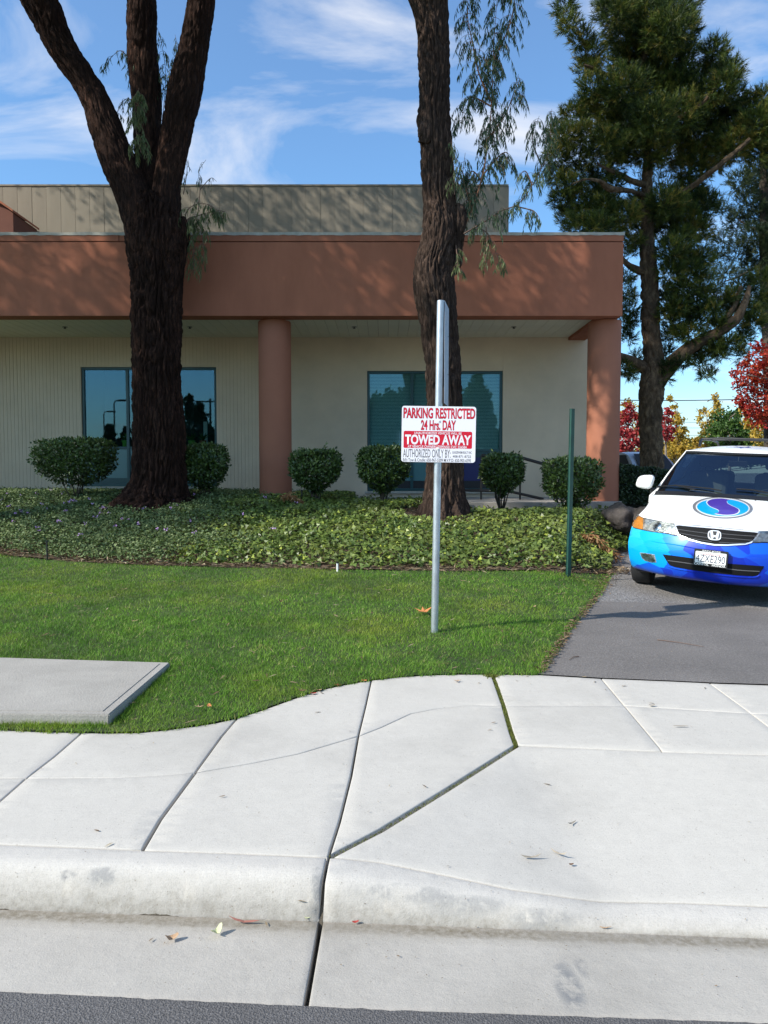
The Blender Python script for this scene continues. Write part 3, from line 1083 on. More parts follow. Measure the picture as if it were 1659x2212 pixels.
# taller tufts along the utility slab, walk edge and post foot
tx, ty, th = [], [], []
for (a, b, m_, hh) in ((slabp[0], slabp[1], 1500, .05), (slabp[1], slabp[2], 900, .045)):
    t = rng.random(m_)
    off = np.abs(rng.normal(size=m_)) * 0.03 + 0.006
    d = np.array([b[0] - a[0], b[1] - a[1]])
    nn = np.array([d[1], -d[0]]) / np.linalg.norm(d)
    tx.append(a[0] + d[0] * t + nn[0] * off)
    ty.append(a[1] + d[1] * t + nn[1] * off)
    th.append(rng.uniform(.4, 1, m_) * hh)
tx, ty, th = map(np.concatenate, (tx, ty, th))
n = len(tx)
ang = rng.uniform(0, np.pi, n)
le = rng.normal(size=(n, 2)) * .4
V = np.empty((n, 3, 3))
tz = H(tx, ty)
V[:, 0] = np.stack([tx - np.cos(ang) * .002, ty - np.sin(ang) * .002, tz], 1)
V[:, 1] = np.stack([tx + np.cos(ang) * .002, ty + np.sin(ang) * .002, tz], 1)
V[:, 2] = np.stack([tx + le[:, 0] * th, ty + le[:, 1] * th, tz + th], 1)
o = link('grass_tufts', meshnp('grass_tufts', V.reshape(-1, 3), np.arange(3 * n).reshape(n, 3), False, np.repeat(rng.random(n) * .85, 3)), mat='grass')
tag(o, 'longer grass left uncut along the edges of the utility slab', 'grass', kind='stuff')

# moss and weeds in the wide joints
M['moss'] = leafmat('moss', [(0.06, 0.06, 0.02), (0.12, 0.14, 0.03), (0.22, 0.24, 0.05)], 0.1)


def moss_line(names, dens, spread, hh):
    P_ = []
    for nm in names:
        P_ += resample([Vector(p) for p in WL[nm][0]], 0.004)
    P_ = np.array([tuple(p) for p in P_])
    idx = rng.integers(0, len(P_), int(len(P_) * dens))
    q = P_[idx] + rng.normal(size=(len(idx), 2)) * spread
    return q, np.full(len(idx), hh)


q1, h1 = moss_line(['Va', 'Vb'], 16, .006, .007)
q2, h2 = moss_line(['D'], 2.2, .006, .002)
q3 = np.array(xy(1062, 1460)) + rng.normal(size=(420, 2)) * .022
q = np.concatenate([q1, q2, q3])
hh = np.concatenate([h1, h2, np.full(420, .018)])
n = len(q)
P3 = np.column_stack([q, H(q[:, 0], q[:, 1]) - 0.012])
V, Fc, rr = leaf_cloud(P3, np.column_stack([rng.normal(size=(n, 2)) * .8, np.ones(n)]), unit(n), hh * 1.0 + .008, hh * .6 + .002, DIAMOND, rng.random(n))
o = link('joint_moss', meshnp('joint_moss', V, Fc, False, rr), mat='moss')
tag(o, 'moss and weeds growing in the wide open joints of the sidewalk', 'moss', kind='stuff')

# ------------------------------------------------------------------ ivy bank
bed_poly = IVYB + edge_in[-1:] + [(float(edge_x(y)) - 0.02, y) for y in np.arange(9.3, 13.5, 0.3)] + [(3.9, 13.6), (-0.6, 13.6), (-0.6, 16.3), (-14, 16.3)]
sheet('planting_bed', bed_poly, 0.25, 'soil', 0.015, bump_=0.02)
TREE_L = G(335, 1100)
TREE_R = G(957, 1118)
n = 120000
ix = rng.uniform(-9.5, 4.4, n)
iy = rng.uniform(8.9, 16.2, n)
band = np.interp(ix, [p[0] for p in IVYB], [p[1] for p in IVYB])
k = inside(ix, iy, bed_poly)
k &= (iy - band) > 0.10 + 0.10 * noise3(np.stack([ix * 2.2, iy * 0 + 3, ix * 0], 1)) + 0.05 * rng.normal(size=n)
k &= (np.hypot(ix - TREE_R.x + .05, (iy - TREE_R.y) * 0.9) > 0.62 + .18 * noise3(np.stack([ix * 3, iy * 3, ix * 0 + 2], 1)))
k &= (np.hypot(ix - TREE_L.x, (iy - TREE_L.y)) > 0.72 + .1 * noise3(np.stack([ix * 3, iy * 3, ix * 0 + 2], 1)))
k &= ~((np.hypot((ix - TREE_R.x - .75) / 1.0, (iy - TREE_R.y + .02) / .55) < .62) & (rng.random(n) < .85))
k &= ~((ix > -.5) & (iy > 13.15 - .25 * (ix > 1.2)) & (rng.random(n) < .93))
ix, iy, band = ix[k], iy[k], band[k]
n = len(ix)
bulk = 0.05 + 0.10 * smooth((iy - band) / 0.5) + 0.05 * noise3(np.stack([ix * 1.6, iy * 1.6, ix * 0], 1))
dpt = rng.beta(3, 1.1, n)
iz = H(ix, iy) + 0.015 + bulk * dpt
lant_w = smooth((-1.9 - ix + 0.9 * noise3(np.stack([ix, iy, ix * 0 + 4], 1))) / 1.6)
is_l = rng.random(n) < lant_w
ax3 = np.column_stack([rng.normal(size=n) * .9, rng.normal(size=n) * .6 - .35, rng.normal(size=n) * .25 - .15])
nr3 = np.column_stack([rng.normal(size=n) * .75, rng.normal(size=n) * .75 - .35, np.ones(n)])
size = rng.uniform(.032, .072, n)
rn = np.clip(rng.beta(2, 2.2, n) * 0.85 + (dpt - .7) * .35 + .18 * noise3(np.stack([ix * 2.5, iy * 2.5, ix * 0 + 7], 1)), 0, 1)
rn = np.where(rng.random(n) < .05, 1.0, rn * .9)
j = ~is_l
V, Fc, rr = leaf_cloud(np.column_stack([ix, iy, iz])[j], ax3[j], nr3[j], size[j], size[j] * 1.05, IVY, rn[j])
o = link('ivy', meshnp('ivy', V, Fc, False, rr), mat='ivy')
tag(o, 'dense green ivy covering the raised bank in front of the building', 'ivy', kind='stuff')
j = is_l
kk = np.repeat(np.where(j)[0], 3)
pj = np.column_stack([ix, iy, iz])[kk] + rng.normal(size=(len(kk), 3)) * [.05, .05, .02] + [0, 0, .03]
V, Fc, rr = leaf_cloud(pj, unit(len(kk)) * [1, 1, .5], unit(len(kk)) * .6 + [0, -.2, .9], rng.uniform(.028, .05, len(kk)), .03, DIAMOND, rng.random(len(kk)))
o = link('lantana', meshnp('lantana', V, Fc, False, rr), mat='lant')
tag(o, 'trailing lantana with small leaves spreading over the bank below the big tree', 'ground cover', kind='stuff')
# lilac flower heads
fp = [(150, 1105), (195, 1098), (100, 1120), (60, 1130), (20, 1115), (110, 1075), (45, 1090), (235, 1130), (265, 1145), (300, 1155), (410, 1150), (130, 1150), (85, 1170), (590, 1168), (640, 1107), (525, 1135), (575, 1095), (15, 1085), (80, 1085), (205, 1140), (340, 1170), (250, 1160), (370, 1120), (175, 1180), (30, 1150), (310, 1120)]
mb = MB()
fpos = []
for (a, b) in fp + [(rng.uniform(0, 420), rng.uniform(1075, 1180)) for _ in range(26)]:
    p = G(a, b + 6)
    cnt = 9
    base = np.array([p.x, p.y, p.z + .215])
    fpos.append(base + rng.normal(size=(cnt, 3)) * [.016, .016, .008])
fpos = np.concatenate(fpos)
V, Fc, rr = leaf_cloud(fpos, unit(len(fpos)), unit(len(fpos)), .022, .022, DIAMOND, rng.random(len(fpos)))
o = link('lantana_flowers', meshnp('lantana_flowers', V, Fc), mat='lilac')
tag(o, 'small lilac flower heads scattered over the lantana on the bank', 'flowers', kind='stuff')
# litter of bark, twigs and dry leaves along the foot of the bank and round the trunks
n = 5200
lx = rng.uniform(-8, 3.2, n)
lb = np.interp(lx, [p[0] for p in IVYB], [p[1] for p in IVYB])
ly = lb + rng.uniform(-0.03, 0.42, n) ** 1.0
k2 = 1500
ta = rng.uniform(0, 2 * np.pi, k2)
tr_ = rng.uniform(.3, 1.05, k2)
which = rng.random(k2) < .4
lx = np.concatenate([lx, np.where(which, TREE_L.x, TREE_R.x + .25) + np.cos(ta) * tr_])
ly = np.concatenate([ly, np.where(which, TREE_L.y, TREE_R.y - .05) + np.sin(ta) * tr_ * .8])
n = len(lx)
ln_ = rng.uniform(.03, .13, n)
V, Fc, rr = leaf_cloud(np.column_stack([lx, ly, H(lx, ly) + rng.uniform(.015, .05, n)]), np.column_stack([rng.normal(size=(n, 2)), rng.normal(size=n) * .15]), np.column_stack([rng.normal(size=(n, 2)) * .3, np.ones(n)]), ln_, ln_ * .14 + .004, DIAMOND, rng.random(n))
o = link('leaf_litter', meshnp('leaf_litter', V, Fc, False, rr), mat='dry2')
tag(o, 'brown bark litter and dead twigs along the foot of the ivy bank', 'litter', kind='stuff')
# specks and slivers blown over lawn and paving
# dark specks on the paving and dirt along the driveway border
n = 420
sx_, sy_ = rng.uniform(-2.4, 2.6, n), rng.uniform(2.2, 5.2, n)
V, Fc, rr = leaf_cloud(np.column_stack([sx_, sy_, H(sx_, sy_) + .006]), np.column_stack([rng.normal(size=(n, 2)), rng.normal(size=n) * .1]), np.column_stack([rng.normal(size=(n, 2)) * .2, np.ones(n)]), rng.uniform(.002, .011, n), .003, DIAMOND, rng.random(n) * .3)
o = link('debris_specks', meshnp('debris_specks', V, Fc, False, rr), mat='dry2')
tag(o, 'tiny dark specks of debris on the sidewalk and gutter', 'debris', kind='stuff')
n = 1300
ly = rng.uniform(5.3, 10.4, n)
lx = edge_x(ly) + rng.normal(size=n) * (.015 + .06 * smooth((ly - 7.5) / 2)) + .01
e1_ = rng.random(n) < .25
lx = np.where(e1_ & (ly > 8), edge_x(ly) - rng.uniform(0, .6, n), lx)
ln_ = rng.uniform(.01, .06, n)
V, Fc, rr = leaf_cloud(np.column_stack([lx, ly, H(lx, ly) + rng.uniform(.008, .035, n)]), np.column_stack([rng.normal(size=(n, 2)), rng.normal(size=n) * .2]), np.column_stack([rng.normal(size=(n, 2)) * .4, np.ones(n)]), ln_, ln_ * .25 + .003, DIAMOND, rng.random(n) * .6)
o = link('border_litter', meshnp('border_litter', V, Fc, False, rr), mat='dry2')
tag(o, 'dry leaf crumbs and dirt along the border of lawn and driveway', 'litter', kind='stuff')
n = 380
sx_, sy_ = rng.uniform(-3.6, 3.4, n), np.concatenate([rng.uniform(2.2, 5.3, 170), rng.uniform(5.0, 9, n - 170)])
k = ~inside(sx_, sy_, slabp)
sx_, sy_ = sx_[k], sy_[k]
n = len(sx_)
onlawn = inside(sx_, sy_, lawn_poly)
ln_ = np.where(onlawn, rng.uniform(.03, .10, n), rng.uniform(.004, .05, n) ** 1.0)
ln_ = np.where(~onlawn & (rng.random(n) < .6), ln_ * .35, ln_)
V, Fc, rr = leaf_cloud(np.column_stack([sx_, sy_, H(sx_, sy_) + np.where(onlawn, .034, .007)]), np.column_stack([rng.normal(size=(n, 2)), rng.normal(size=n) * .08]), np.column_stack([rng.normal(size=(n, 2)) * .15, np.ones(n)]), ln_, np.minimum(ln_ * .16 + .002, .012), LANCE, rng.random(n))
o = link('leaf_slivers', meshnp('leaf_slivers', V, Fc, False, rr), mat='dry2')
tag(o, 'thin dry leaf slivers blown over the lawn and the sidewalk', 'litter', kind='stuff')


# ------------------------------------------------------------------ concrete utility slab in the lawn
t = thing('utility_slab', 'low grey concrete utility pad set in the lawn by the sidewalk', 'concrete pad', (SLAB[1].x, SLAB[1].y, SLAB[1].z - .1))
m = MB()
bm = bmesh.new()
vs_ = [bm.verts.new((p.x, p.y, SLAB[1].z)) for p in SLAB]
bm.faces.new(vs_)
ex = bmesh.ops.extrude_face_region(bm, geom=bm.faces[:])
for v in [v for v in ex['geom'] if isinstance(v, bmesh.types.BMVert)]:
    v.co.z -= 0.2
bmesh.ops.recalc_face_normals(bm, faces=bm.faces)
bmesh.ops.bevel(bm, geom=bm.edges[:], offset=0.007, segments=2, affect='EDGES')
me = bpy.data.meshes.new('pad')
bm.to_mesh(me)
bm.free()
link('pad', me, t, 'slab', world=True)
# finer topping inset, leaving the tooled margin
m = MB()
c_ = (SLAB[0] + SLAB[2]) / 2
a, b, c0, d = SLAB[0], SLAB[1] + Vector((-.055, .05, 0)), SLAB[2] + Vector((-.06, -.04, 0)), SLAB[3]
zt = SLAB[1].z
e0 = Vector((a.x, a.y + .05, 0))
m.add([(e0.x, e0.y, zt - .02), (b.x, b.y, zt - .02), (c0.x, c0.y, zt - .02), (d.x, d.y - .04, zt - .02), (e0.x, e0.y, zt + .004), (b.x, b.y, zt + .004), (c0.x, c0.y, zt + .004), (d.x, d.y - .04, zt + .004)],
      [(0, 3, 2, 1), (4, 5, 6, 7), (0, 1, 5, 4), (1, 2, 6, 5), (2, 3, 7, 6), (3, 0, 4, 7)])
m.build('topping', 'slab', t, world=True)

# ------------------------------------------------------------------ building
bld = thing('office_building', 'low office building with terracotta fascia, round columns and teal windows', 'building', (0, 13.85, 1.04))
FY = 13.85
fb = at(829, 682.5, FY).z
ft = at(700, 507, FY).z
frv = at(700, 522, FY).z
FXR = at(1346, 600, FY).x
FXL = -13.0
BY = 14.21
box('fascia', 'terra', bld, FXL, FXR, FY, BY, fb, frv - .008, .008)
box('fascia_reveal', 'dark_terra', bld, FXL, FXR - .01, FY + .02, BY - .01, frv - .02, frv + .02)
xj = at(257, 515, FY).x
for (x0, x1) in ((FXL, xj - .004), (xj + .004, FXR)):
    box('fascia_cap', 'terra', bld, x0, x1, FY - .003, BY, frv + .008, ft, .006)
# side return and underside of the canopy edge
box('fascia_return', 'terra', bld, FXR - .36, FXR, BY + .002, 26, fb, frv - .008, .008)
box('fascia_cap', 'terra', bld, FXR - .36, FXR + .003, BY + .002, 26, frv + .008, ft, .006)
# coping: lengths with uneven edge
cxs = np.linspace(FXL, FXR + .02, 9)
for a, b in zip(cxs[:-1], cxs[1:]):
    m = MB()
    n = 26
    xs = np.linspace(a, b - .004, n)
    up = ft + .040 + .008 * noise3(np.stack([xs * 2.2, xs * 0, xs * 0], 1))
    lo = ft - .012 + .014 * noise3(np.stack([xs * 7, xs * 0 + 3, xs * 0], 1))
    v, f = [], []
    for i in range(n):
        v += [(xs[i], FY - .012, lo[i]), (xs[i], FY - .012, up[i]), (xs[i], BY + .02, up[i]), (xs[i], BY + .02, lo[i])]
        if i:
            o_ = (i - 1) * 4
            f += [(o_, o_ + 4, o_ + 5, o_ + 1), (o_ + 1, o_ + 5, o_ + 6, o_ + 2), (o_ + 2, o_ + 6, o_ + 7, o_ + 3)]
    f += [(0, 1, 2, 3), tuple(4 * (n - 1) + q for q in (3, 2, 1, 0))]
    m.add(v, f)
    m.build('coping', 'coping', bld, world=True)
box('coping', 'coping', bld, FXR - .37, FXR + .014, BY + .03, 26, ft - .004, ft + .04)
# roof
box('roof', 'grey', bld, FXL, FXR - .37, BY + .021, 26, fb + .3, fb + .38)
# columns
WALK_Z = 1.07


def column(px, zb):
    c = at(px, 900, 14.36)
    m = MB()
    n = 48
    zt_ = fb - .003
    prof = [(.300, zb), (.300, zt_ - .02), (.292, zt_ - .006), (.27, zt_)]
    v, f = [], []
    for r_, z in prof:
        v += [(c.x + r_ * math.cos(2 * math.pi * i / n), 14.36 + r_ * math.sin(2 * math.pi * i / n), z) for i in range(n)]
    for j in range(len(prof) - 1):
        for i in range(n):
            a, b = j * n + i, j * n + (i + 1) % n
            f.append((a, b, b + n, a + n))
    m.add(v, f)
    return m.build('column', 'col', bld, smooth_=True, world=True)


column(594.5, .95)
cr = column(1303, at(1300, 1083, 14.06).z)
column(-330, .95)
m = MB()
m.tube([(at(1303, 900, 14.36).x, 14.36, .6), (at(1303, 900, 14.36).x, 14.36, at(1300, 1083, 14.06).z - .004)], .36, 24)
m.build('column_footing', 'slab', bld, world=True)
# soffit boards
SZ = fb + .06
WY = 16.38
px_ = MB()
px_.box(-.098, .098, BY + .002, WY - .003, 0, .02, .004)
o0 = px_.build('soffit_board', 'soffit', bld)
o0.location = (FXR - .36 - .1, -13.85, SZ - 1.04)
x = FXR - .36 - .1 - .2
while x > -10.5:
    o = o0.copy()
    COL.objects.link(o)
    o.location = (x, -13.85, SZ - 1.04)
    x -= .2
box('soffit_backing', 'dark_terra', bld, FXL, FXR - .37, BY + .003, WY + .1, SZ + .024, SZ + .06)
# sprinkler heads under the soffit
for (a, b) in ((140, 700), (410, 708), (765, 712), (1110, 709)):
    q = at(a, b, 15.2)
    m = MB()
    m.tube([(0, 0, 0), (0, 0, -.03)], .012, 8)
    m.tube([(0, 0, -.001), (0, 0, -.006)], .05, 14)
    m.tube([(0, 0, -.03), (0, 0, -.036)], .028, 10)
    o = m.build('sprinkler_head', 'blackmetal', bld)
    o.location = (q.x, 15.2 - 13.85, SZ - 1.04)
# windows
def wx(px):
    return at(px, 900, WY).x


def wz(py):
    return at(829, py, WY).z


W1 = (wx(176), wx(468), wz(1051), wz(792.5))
W2 = (wx(793), wx(1086), wz(1061), wz(801))
WALL_T = .2
SPLIT = wx(596)
WTOP = SZ + .1
WBOT = .9
WR = FXR + .15


def ribwall(x0, x1, z0, z1):
    """vertical grooved wall, grooves 8 cm apart, open back"""
    p = .0775
    v, f = [], []
    xs = []
    g = math.ceil(x0 / p)
    xs = [(x0, 0)]
    while g * p < x1 - .012:
        gx = g * p
        if gx > x0 + .012:
            xs += [(gx - .006, 0), (gx - .003, .005), (gx + .003, .005), (gx + .006, 0)]
        g += 1
    xs.append((x1, 0))
    for x_, d_ in xs:
        v += [(x_, WY + d_, z0), (x_, WY + d_, z1)]
    for i in range(len(xs) - 1):
        f.append((2 * i, 2 * i + 2, 2 * i + 3, 2 * i + 1))
    n = len(v)
    v += [(x0, WY + .2, z0), (x0, WY + .2, z1), (x1, WY + .2, z0), (x1, WY + .2, z1)]
    k = 2 * (len(xs) - 1)
    f += [(0, 1, n + 1, n), (k + 1, k, n + 2, n + 3)]
    tp = [2 * i + 1 for i in range(len(xs))]
    bt = [2 * i for i in range(len(xs))]
    f += [tuple(tp + [n + 3, n + 1]), tuple(bt[::-1] + [n, n + 2])]
    m = MB()
    m.add(v, f)
    return m.build('wall', 'beige', bld, world=True)


ribwall(-13, W1[0], WBOT, WTOP)
ribwall(W1[0] + .001, W1[1] - .001, W1[3], WTOP)
ribwall(W1[1], SPLIT, WBOT, WTOP)
box('wall', 'beige', bld, W1[0], W1[1], WY + .03, WY + .2, WBOT, W1[2] - .001)
box('wall', 'beige', bld, SPLIT + .006, W2[0], WY, WY + .2, WBOT, WTOP)
box('wall', 'beige', bld, W2[0] + .001, W2[1] - .001, WY, WY + .2, W2[3], WTOP)
box('wall', 'beige', bld, W2[1], WR, WY, WY + .2, WBOT, WTOP)
box('wall', 'beige', bld, W2[0] + .001, W2[1] - .001, WY + .03, WY + .2, WBOT, W2[2] - .001)
box('side_wall', 'beige', bld, WR - .2, WR - .001, WY + .201, 26, .4, fb + .3)
box('end_wall', 'beige', bld, -13, WR, 26.003, 26.2, .4, ft)


def window(Wn, m1, m2, tr_y, kind):
    x0, x1, z0, z1 = Wn
    w = bpy.data.objects.new('window', None)
    COL.objects.link(w)
    w.parent = bld
    w.location = ((x0 + x1) / 2, WY - 13.85, z0 - 1.04)
    fy0, fy1 = WY + .045, WY + .12
    fr = MB()
    b = .055
    e = .001
    fr.box(x0 + e, x0 + b, fy0, fy1, z0, z1 - e, .004)
    fr.box(x1 - b, x1 - e, fy0, fy1, z0, z1 - e, .004)
    fr.box(x0 + b, x1 - b, fy0, fy1, z1 - b, z1 - e, .004)
    fr.box(x0 + b, x1 - b, fy0, fy1, z0, z0 + .06, .004)
    fr.build('frame', 'frame', w, world=True)
    for mx_ in (m1, m2):
        box('mullion', 'frame', w, mx_ - .03, mx_ + .03, fy0 + .004, fy1 - .004, z0 + .061, z1 - b - .001, .004)
    edges = [x0 + b, m1 - .031, m1 + .031, m2 - .031, m2 + .031, x1 - b]
    for i in range(3):
        a, c = edges[2 * i], edges[2 * i + 1]
        box('transom', 'frame', w, a + .001, c - .001, fy0 + .006, fy1 - .006, tr_y - .025, tr_y + .025, .004)
        box('pane', 'pane', w, a + .001, c - .001, WY + .082, WY + .088, tr_y + .026, z1 - b - .001)
        if kind == 1:
            box('lower_panel', 'panel_teal', w, a + .001, c - .001, WY + .080, WY + .09, z0 + .18, tr_y - .026)
            box('base_panel', 'frame', w, a + .001, c - .001, WY + .075, WY + .1, z0 + .061, z0 + .179)
        else:
            box('lower_panel', 'panel_navy' if i == 2 else 'panel_teal', w, a + .001, c - .001, WY + .080, WY + .09, z0 + .22, tr_y - .026 - .12)
            box('base_panel', 'black', w, a + .001, c - .001, WY + .075, WY + .1, z0 + .061, z0 + .219)
            box('transom', 'frame', w, a + .001, c - .001, WY + .07, WY + .1, tr_y - .146, tr_y - .027)
    if kind == 2:
        m = MB()
        z = tr_y + .03
        while z < z1 - .08:
            v = [(x0 + .05, WY + .143, z), (x1 - .05, WY + .143, z), (x1 - .05, WY + .150, z + .0235), (x0 + .05, WY + .150, z + .0235)]
            m.add(v, [(0, 1, 2, 3)])
            z += .030
        m.box(x0 + .05, x1 - .05, WY + .125, WY + .16, z1 - .075, z1 - .05)
        m.build('blind', 'blind', w, world=True)
    box('sill', 'coping', w, x0 - .05, x1 + .05, WY - .03, WY + .03, z0 - .05, z0 - .004, .004)
    return w


window(W1, wx(274), wx(371), wz(967), 1)
window(W2, wx(890), wx(988), wz(973), 2)
# room behind the windows
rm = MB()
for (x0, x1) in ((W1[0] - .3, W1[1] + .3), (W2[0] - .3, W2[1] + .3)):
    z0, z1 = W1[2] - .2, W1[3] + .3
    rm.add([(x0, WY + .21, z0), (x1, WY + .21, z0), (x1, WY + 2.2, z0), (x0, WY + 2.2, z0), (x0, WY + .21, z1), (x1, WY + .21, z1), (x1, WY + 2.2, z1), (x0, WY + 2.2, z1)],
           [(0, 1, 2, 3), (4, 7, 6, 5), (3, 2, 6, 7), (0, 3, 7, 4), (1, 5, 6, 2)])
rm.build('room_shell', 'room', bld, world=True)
# window shelf and pot plants indoors (first window)
shelf_z = wz(967) + .02
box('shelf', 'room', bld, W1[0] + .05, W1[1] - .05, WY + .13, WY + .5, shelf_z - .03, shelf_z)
box('partition', 'white', bld, wx(233), wx(246), WY + 1.6, WY + 1.62, shelf_z - .5, wz(895))
box('partition', 'white', bld, wx(401), wx(410), WY + 1.6, WY + 1.62, shelf_z - .5, wz(900))
M['potg'] = principled('lime_pot', (0.20, 0.42, 0.05), 0.4)
M['poto'] = principled('orange_pot', (0.50, 0.12, 0.05), 0.5)
M['houseleaf'] = leafmat('house_plant_leaf', [(0.05, 0.12, 0.03), (0.12, 0.24, 0.06)], 0.3)
for (a, mt, lab) in ((259, 'potg', 'agave in a lime green pot behind the window left of the big trunk'), (312, 'potg', 'small plant in a lime pot mostly hidden behind the big trunk'),
                     (405, 'potg', 'plant in a green pot on the window shelf just right of the big trunk'), (430, 'poto', 'plant in an orange pot on the shelf near the window corner')):
    q = Vector((wx(a), WY + .32, shelf_z + .001))
    t = thing('potted_plant', lab, 'potted plant', q, 'potted plants on the shelf behind the first window')
    m = MB()
    m.tube([(0, 0, 0), (0, 0, .13)], [.055, .075], 16)
    m.tube([(0, 0, .125), (0, 0, .145)], [.08, .08], 16)
    m.build('pot', mt, t, smooth_=True)
    n = 26
    aa = rng.uniform(0, 2 * np.pi, n)
    V, Fc, rr = leaf_cloud(np.zeros((n, 3)) + [0, 0, .14], np.column_stack([np.cos(aa), np.sin(aa), rng.uniform(.4, 1.6, n)]), np.column_stack([-np.cos(aa), -np.sin(aa), np.ones(n)]), rng.uniform(.12, .28, n), .035, LANCE, rng.random(n))
    link('leaves', meshnp('leaves', V, Fc, False, rr), t, 'houseleaf')
# downpipe
q = at(148, 1030, WY - .05)
m = MB()
m.tube([(q.x, WY - .05, .95), (q.x, WY - .05, at(148, 1000, WY - .05).z), (q.x - .01, WY - .02, at(148, 997, WY).z + .02)], .032, 12)
m.build('downpipe', 'white', bld, world=True)
# grey roof screen made of sheets
PY = 17.5
pz0, pz1 = fb + .38, at(600, 402, PY).z
pxr = at(1097, 450, PY).x
xs_ = pxr
base_p = None
sheets = []
i = 0
wdt = .322
while xs_ > -11.5:
    if base_p is None:
        m = MB()
        m.box(-wdt + .0015, -.0015, 0, .02, 0, pz1 - pz0, .003)
        base_p = m.build('screen_panel', 'grey', bld)
        o = base_p
    else:
        o = base_p.copy()
        COL.objects.link(o)
    o.location = (xs_, PY - 13.85 + (.004 if i % 5 == 2 else 0), pz0 - 1.04)
    xs_ -= wdt
    i += 1
box('screen_backing', 'grey', bld, xs_, pxr, PY + .025, PY + .12, pz0, pz1 - .01)
box('screen_trim', 'grey', bld, xs_, pxr + .01, PY - .015, PY + .14, pz1 + .001, pz1 + .035)
box('screen_side', 'grey', bld, pxr - .002, pxr + .02, PY - .002, 24, pz0, pz1)
# small brown roof wing at the left
q0, q1 = at(28, 442 + 18, 16.2), at(28, 502, 16.2)
m = MB()
zt0 = at(0, 440, 16.2).z
m.prism([(-12, pz0), (q0.x, pz0), (q0.x, q0.z), (at(0, 440, 16.2).x, zt0), (-12, zt0 + 1.6)], 16.2, 17.3)
m.build('roof_wing', 'dark_terra', bld, world=True)
m = MB()
a_ = at(0, 440, 16.15)
m.prism([(q0.x + .03, q0.z), (q0.x + .03, q0.z + .045), (a_.x, zt0 + .05), (-12, zt0 + 1.65), (-12, zt0 + 1.6), (a_.x, zt0)], 16.12, 17.35)
m.build('roof_wing_coping', 'terra', bld, world=True)
# walk along the wall
box('wall_walk', 'slab', bld, -.55, 4.2, 13.62, WY - .005, .8, WALK_Z, .01)
sheet('upper_lot', [(4.2, 13.9), (7.2, 13.4), (7.2, 14.2), (7.0, 30), (4.3, 30)], 1, 'soil', .02)

# ------------------------------------------------------------------ handrail
rl = [at(1040, 984, 14.9), at(1081, 987, 14.9), at(1124, 988, 14.9), at(1180, 1004, 14.9), at(1262, 1029, 14.9)]
t = thing('handrail', 'black metal handrail sloping down beside the building wall behind the shrubs', 'handrail', (rl[2].x, 14.9, WALK_Z))
m = MB()
m.tube(rl, .032, 10)
m.build('top_rail', 'blackmetal', t, world=True, smooth_=True)
lo_ = [at(1000, 1059, 14.9), at(1095, 1061, 14.9), at(1108, 1063, 14.9), at(1174, 1078, 14.9)]
m = MB()
m.tube(lo_, .028, 10)
m.build('bottom_rail', 'blackmetal', t, world=True, smooth_=True)
for q in (rl[0], rl[2], rl[4]):
    m = MB()
    m.tube([(q.x, 14.9, WALK_Z), (q.x, 14.9, q.z)], .02, 8)
    m.build('rail_post', 'blackmetal', t, world=True)

# ------------------------------------------------------------------ parking sign
PB = G(938.5, 1368)
PT = at(952, 650, PB.y)
pdir = (PT - PB).normalized()
t = thing('parking_sign', 'white and red parking restricted tow-away sign on a galvanised pipe post in the lawn', 'sign', PB)
m = MB()
m.tube([PB - pdir * .1, PT], .0303, 24)
m.build('pole', 'galv', t, smooth_=True, world=True)
# cut rim
m = MB()
m.tube([PT + pdir * .0005, PT + pdir * .002], .0302, 24)
m.build('pole_cap', 'galv_sheet', t, world=True)
SY = PB.y - .034
sw, shh = .610, .459
sc_ = at((870 + 1025) / 2, (878.5 + 998) / 2, SY)


def rrect(x0, x1, z0, z1, r_, n=6):
    out = []
    for (cx, cz, a0) in ((x1 - r_, z1 - r_, 0), (x0 + r_, z1 - r_, 90), (x0 + r_, z0 + r_, 180), (x1 - r_, z0 + r_, 270)):
        out += [(cx + r_ * math.cos(math.radians(a0 + 90 * i / n)), cz + r_ * math.sin(math.radians(a0 + 90 * i / n))) for i in range(n + 1)]
    return out


m = MB()
m.prism(rrect(-sw / 2, sw / 2, -shh / 2, shh / 2, .022), -.0012, .0012)
panel = m.build('sign_panel', 'signwhite', t)
panel.location = Vector(sc_) - PB
panel.rotation_euler = (0, math.radians(.85), 0)
PXM = sw / 1062.0


def sxz(x, y):
    return ((x - 833 - (x - 833) * 0) * PXM, (585 - y) * PXM)


FONTCACHE = {}


def text_mesh(txt, bold=0.0, shear=0.0):
    cu = bpy.data.curves.new('text', 'FONT')
    cu.body = txt
    cu.size = 1
    cu.offset = bold
    cu.shear = shear
    cu.resolution_u = 4
    o = bpy.data.objects.new('text', cu)
    COL.objects.link(o)
    dg = bpy.context.evaluated_depsgraph_get()
    dg.update()
    me = bpy.data.meshes.new_from_object(o.evaluated_get(dg))
    bpy.data.objects.remove(o)
    return me


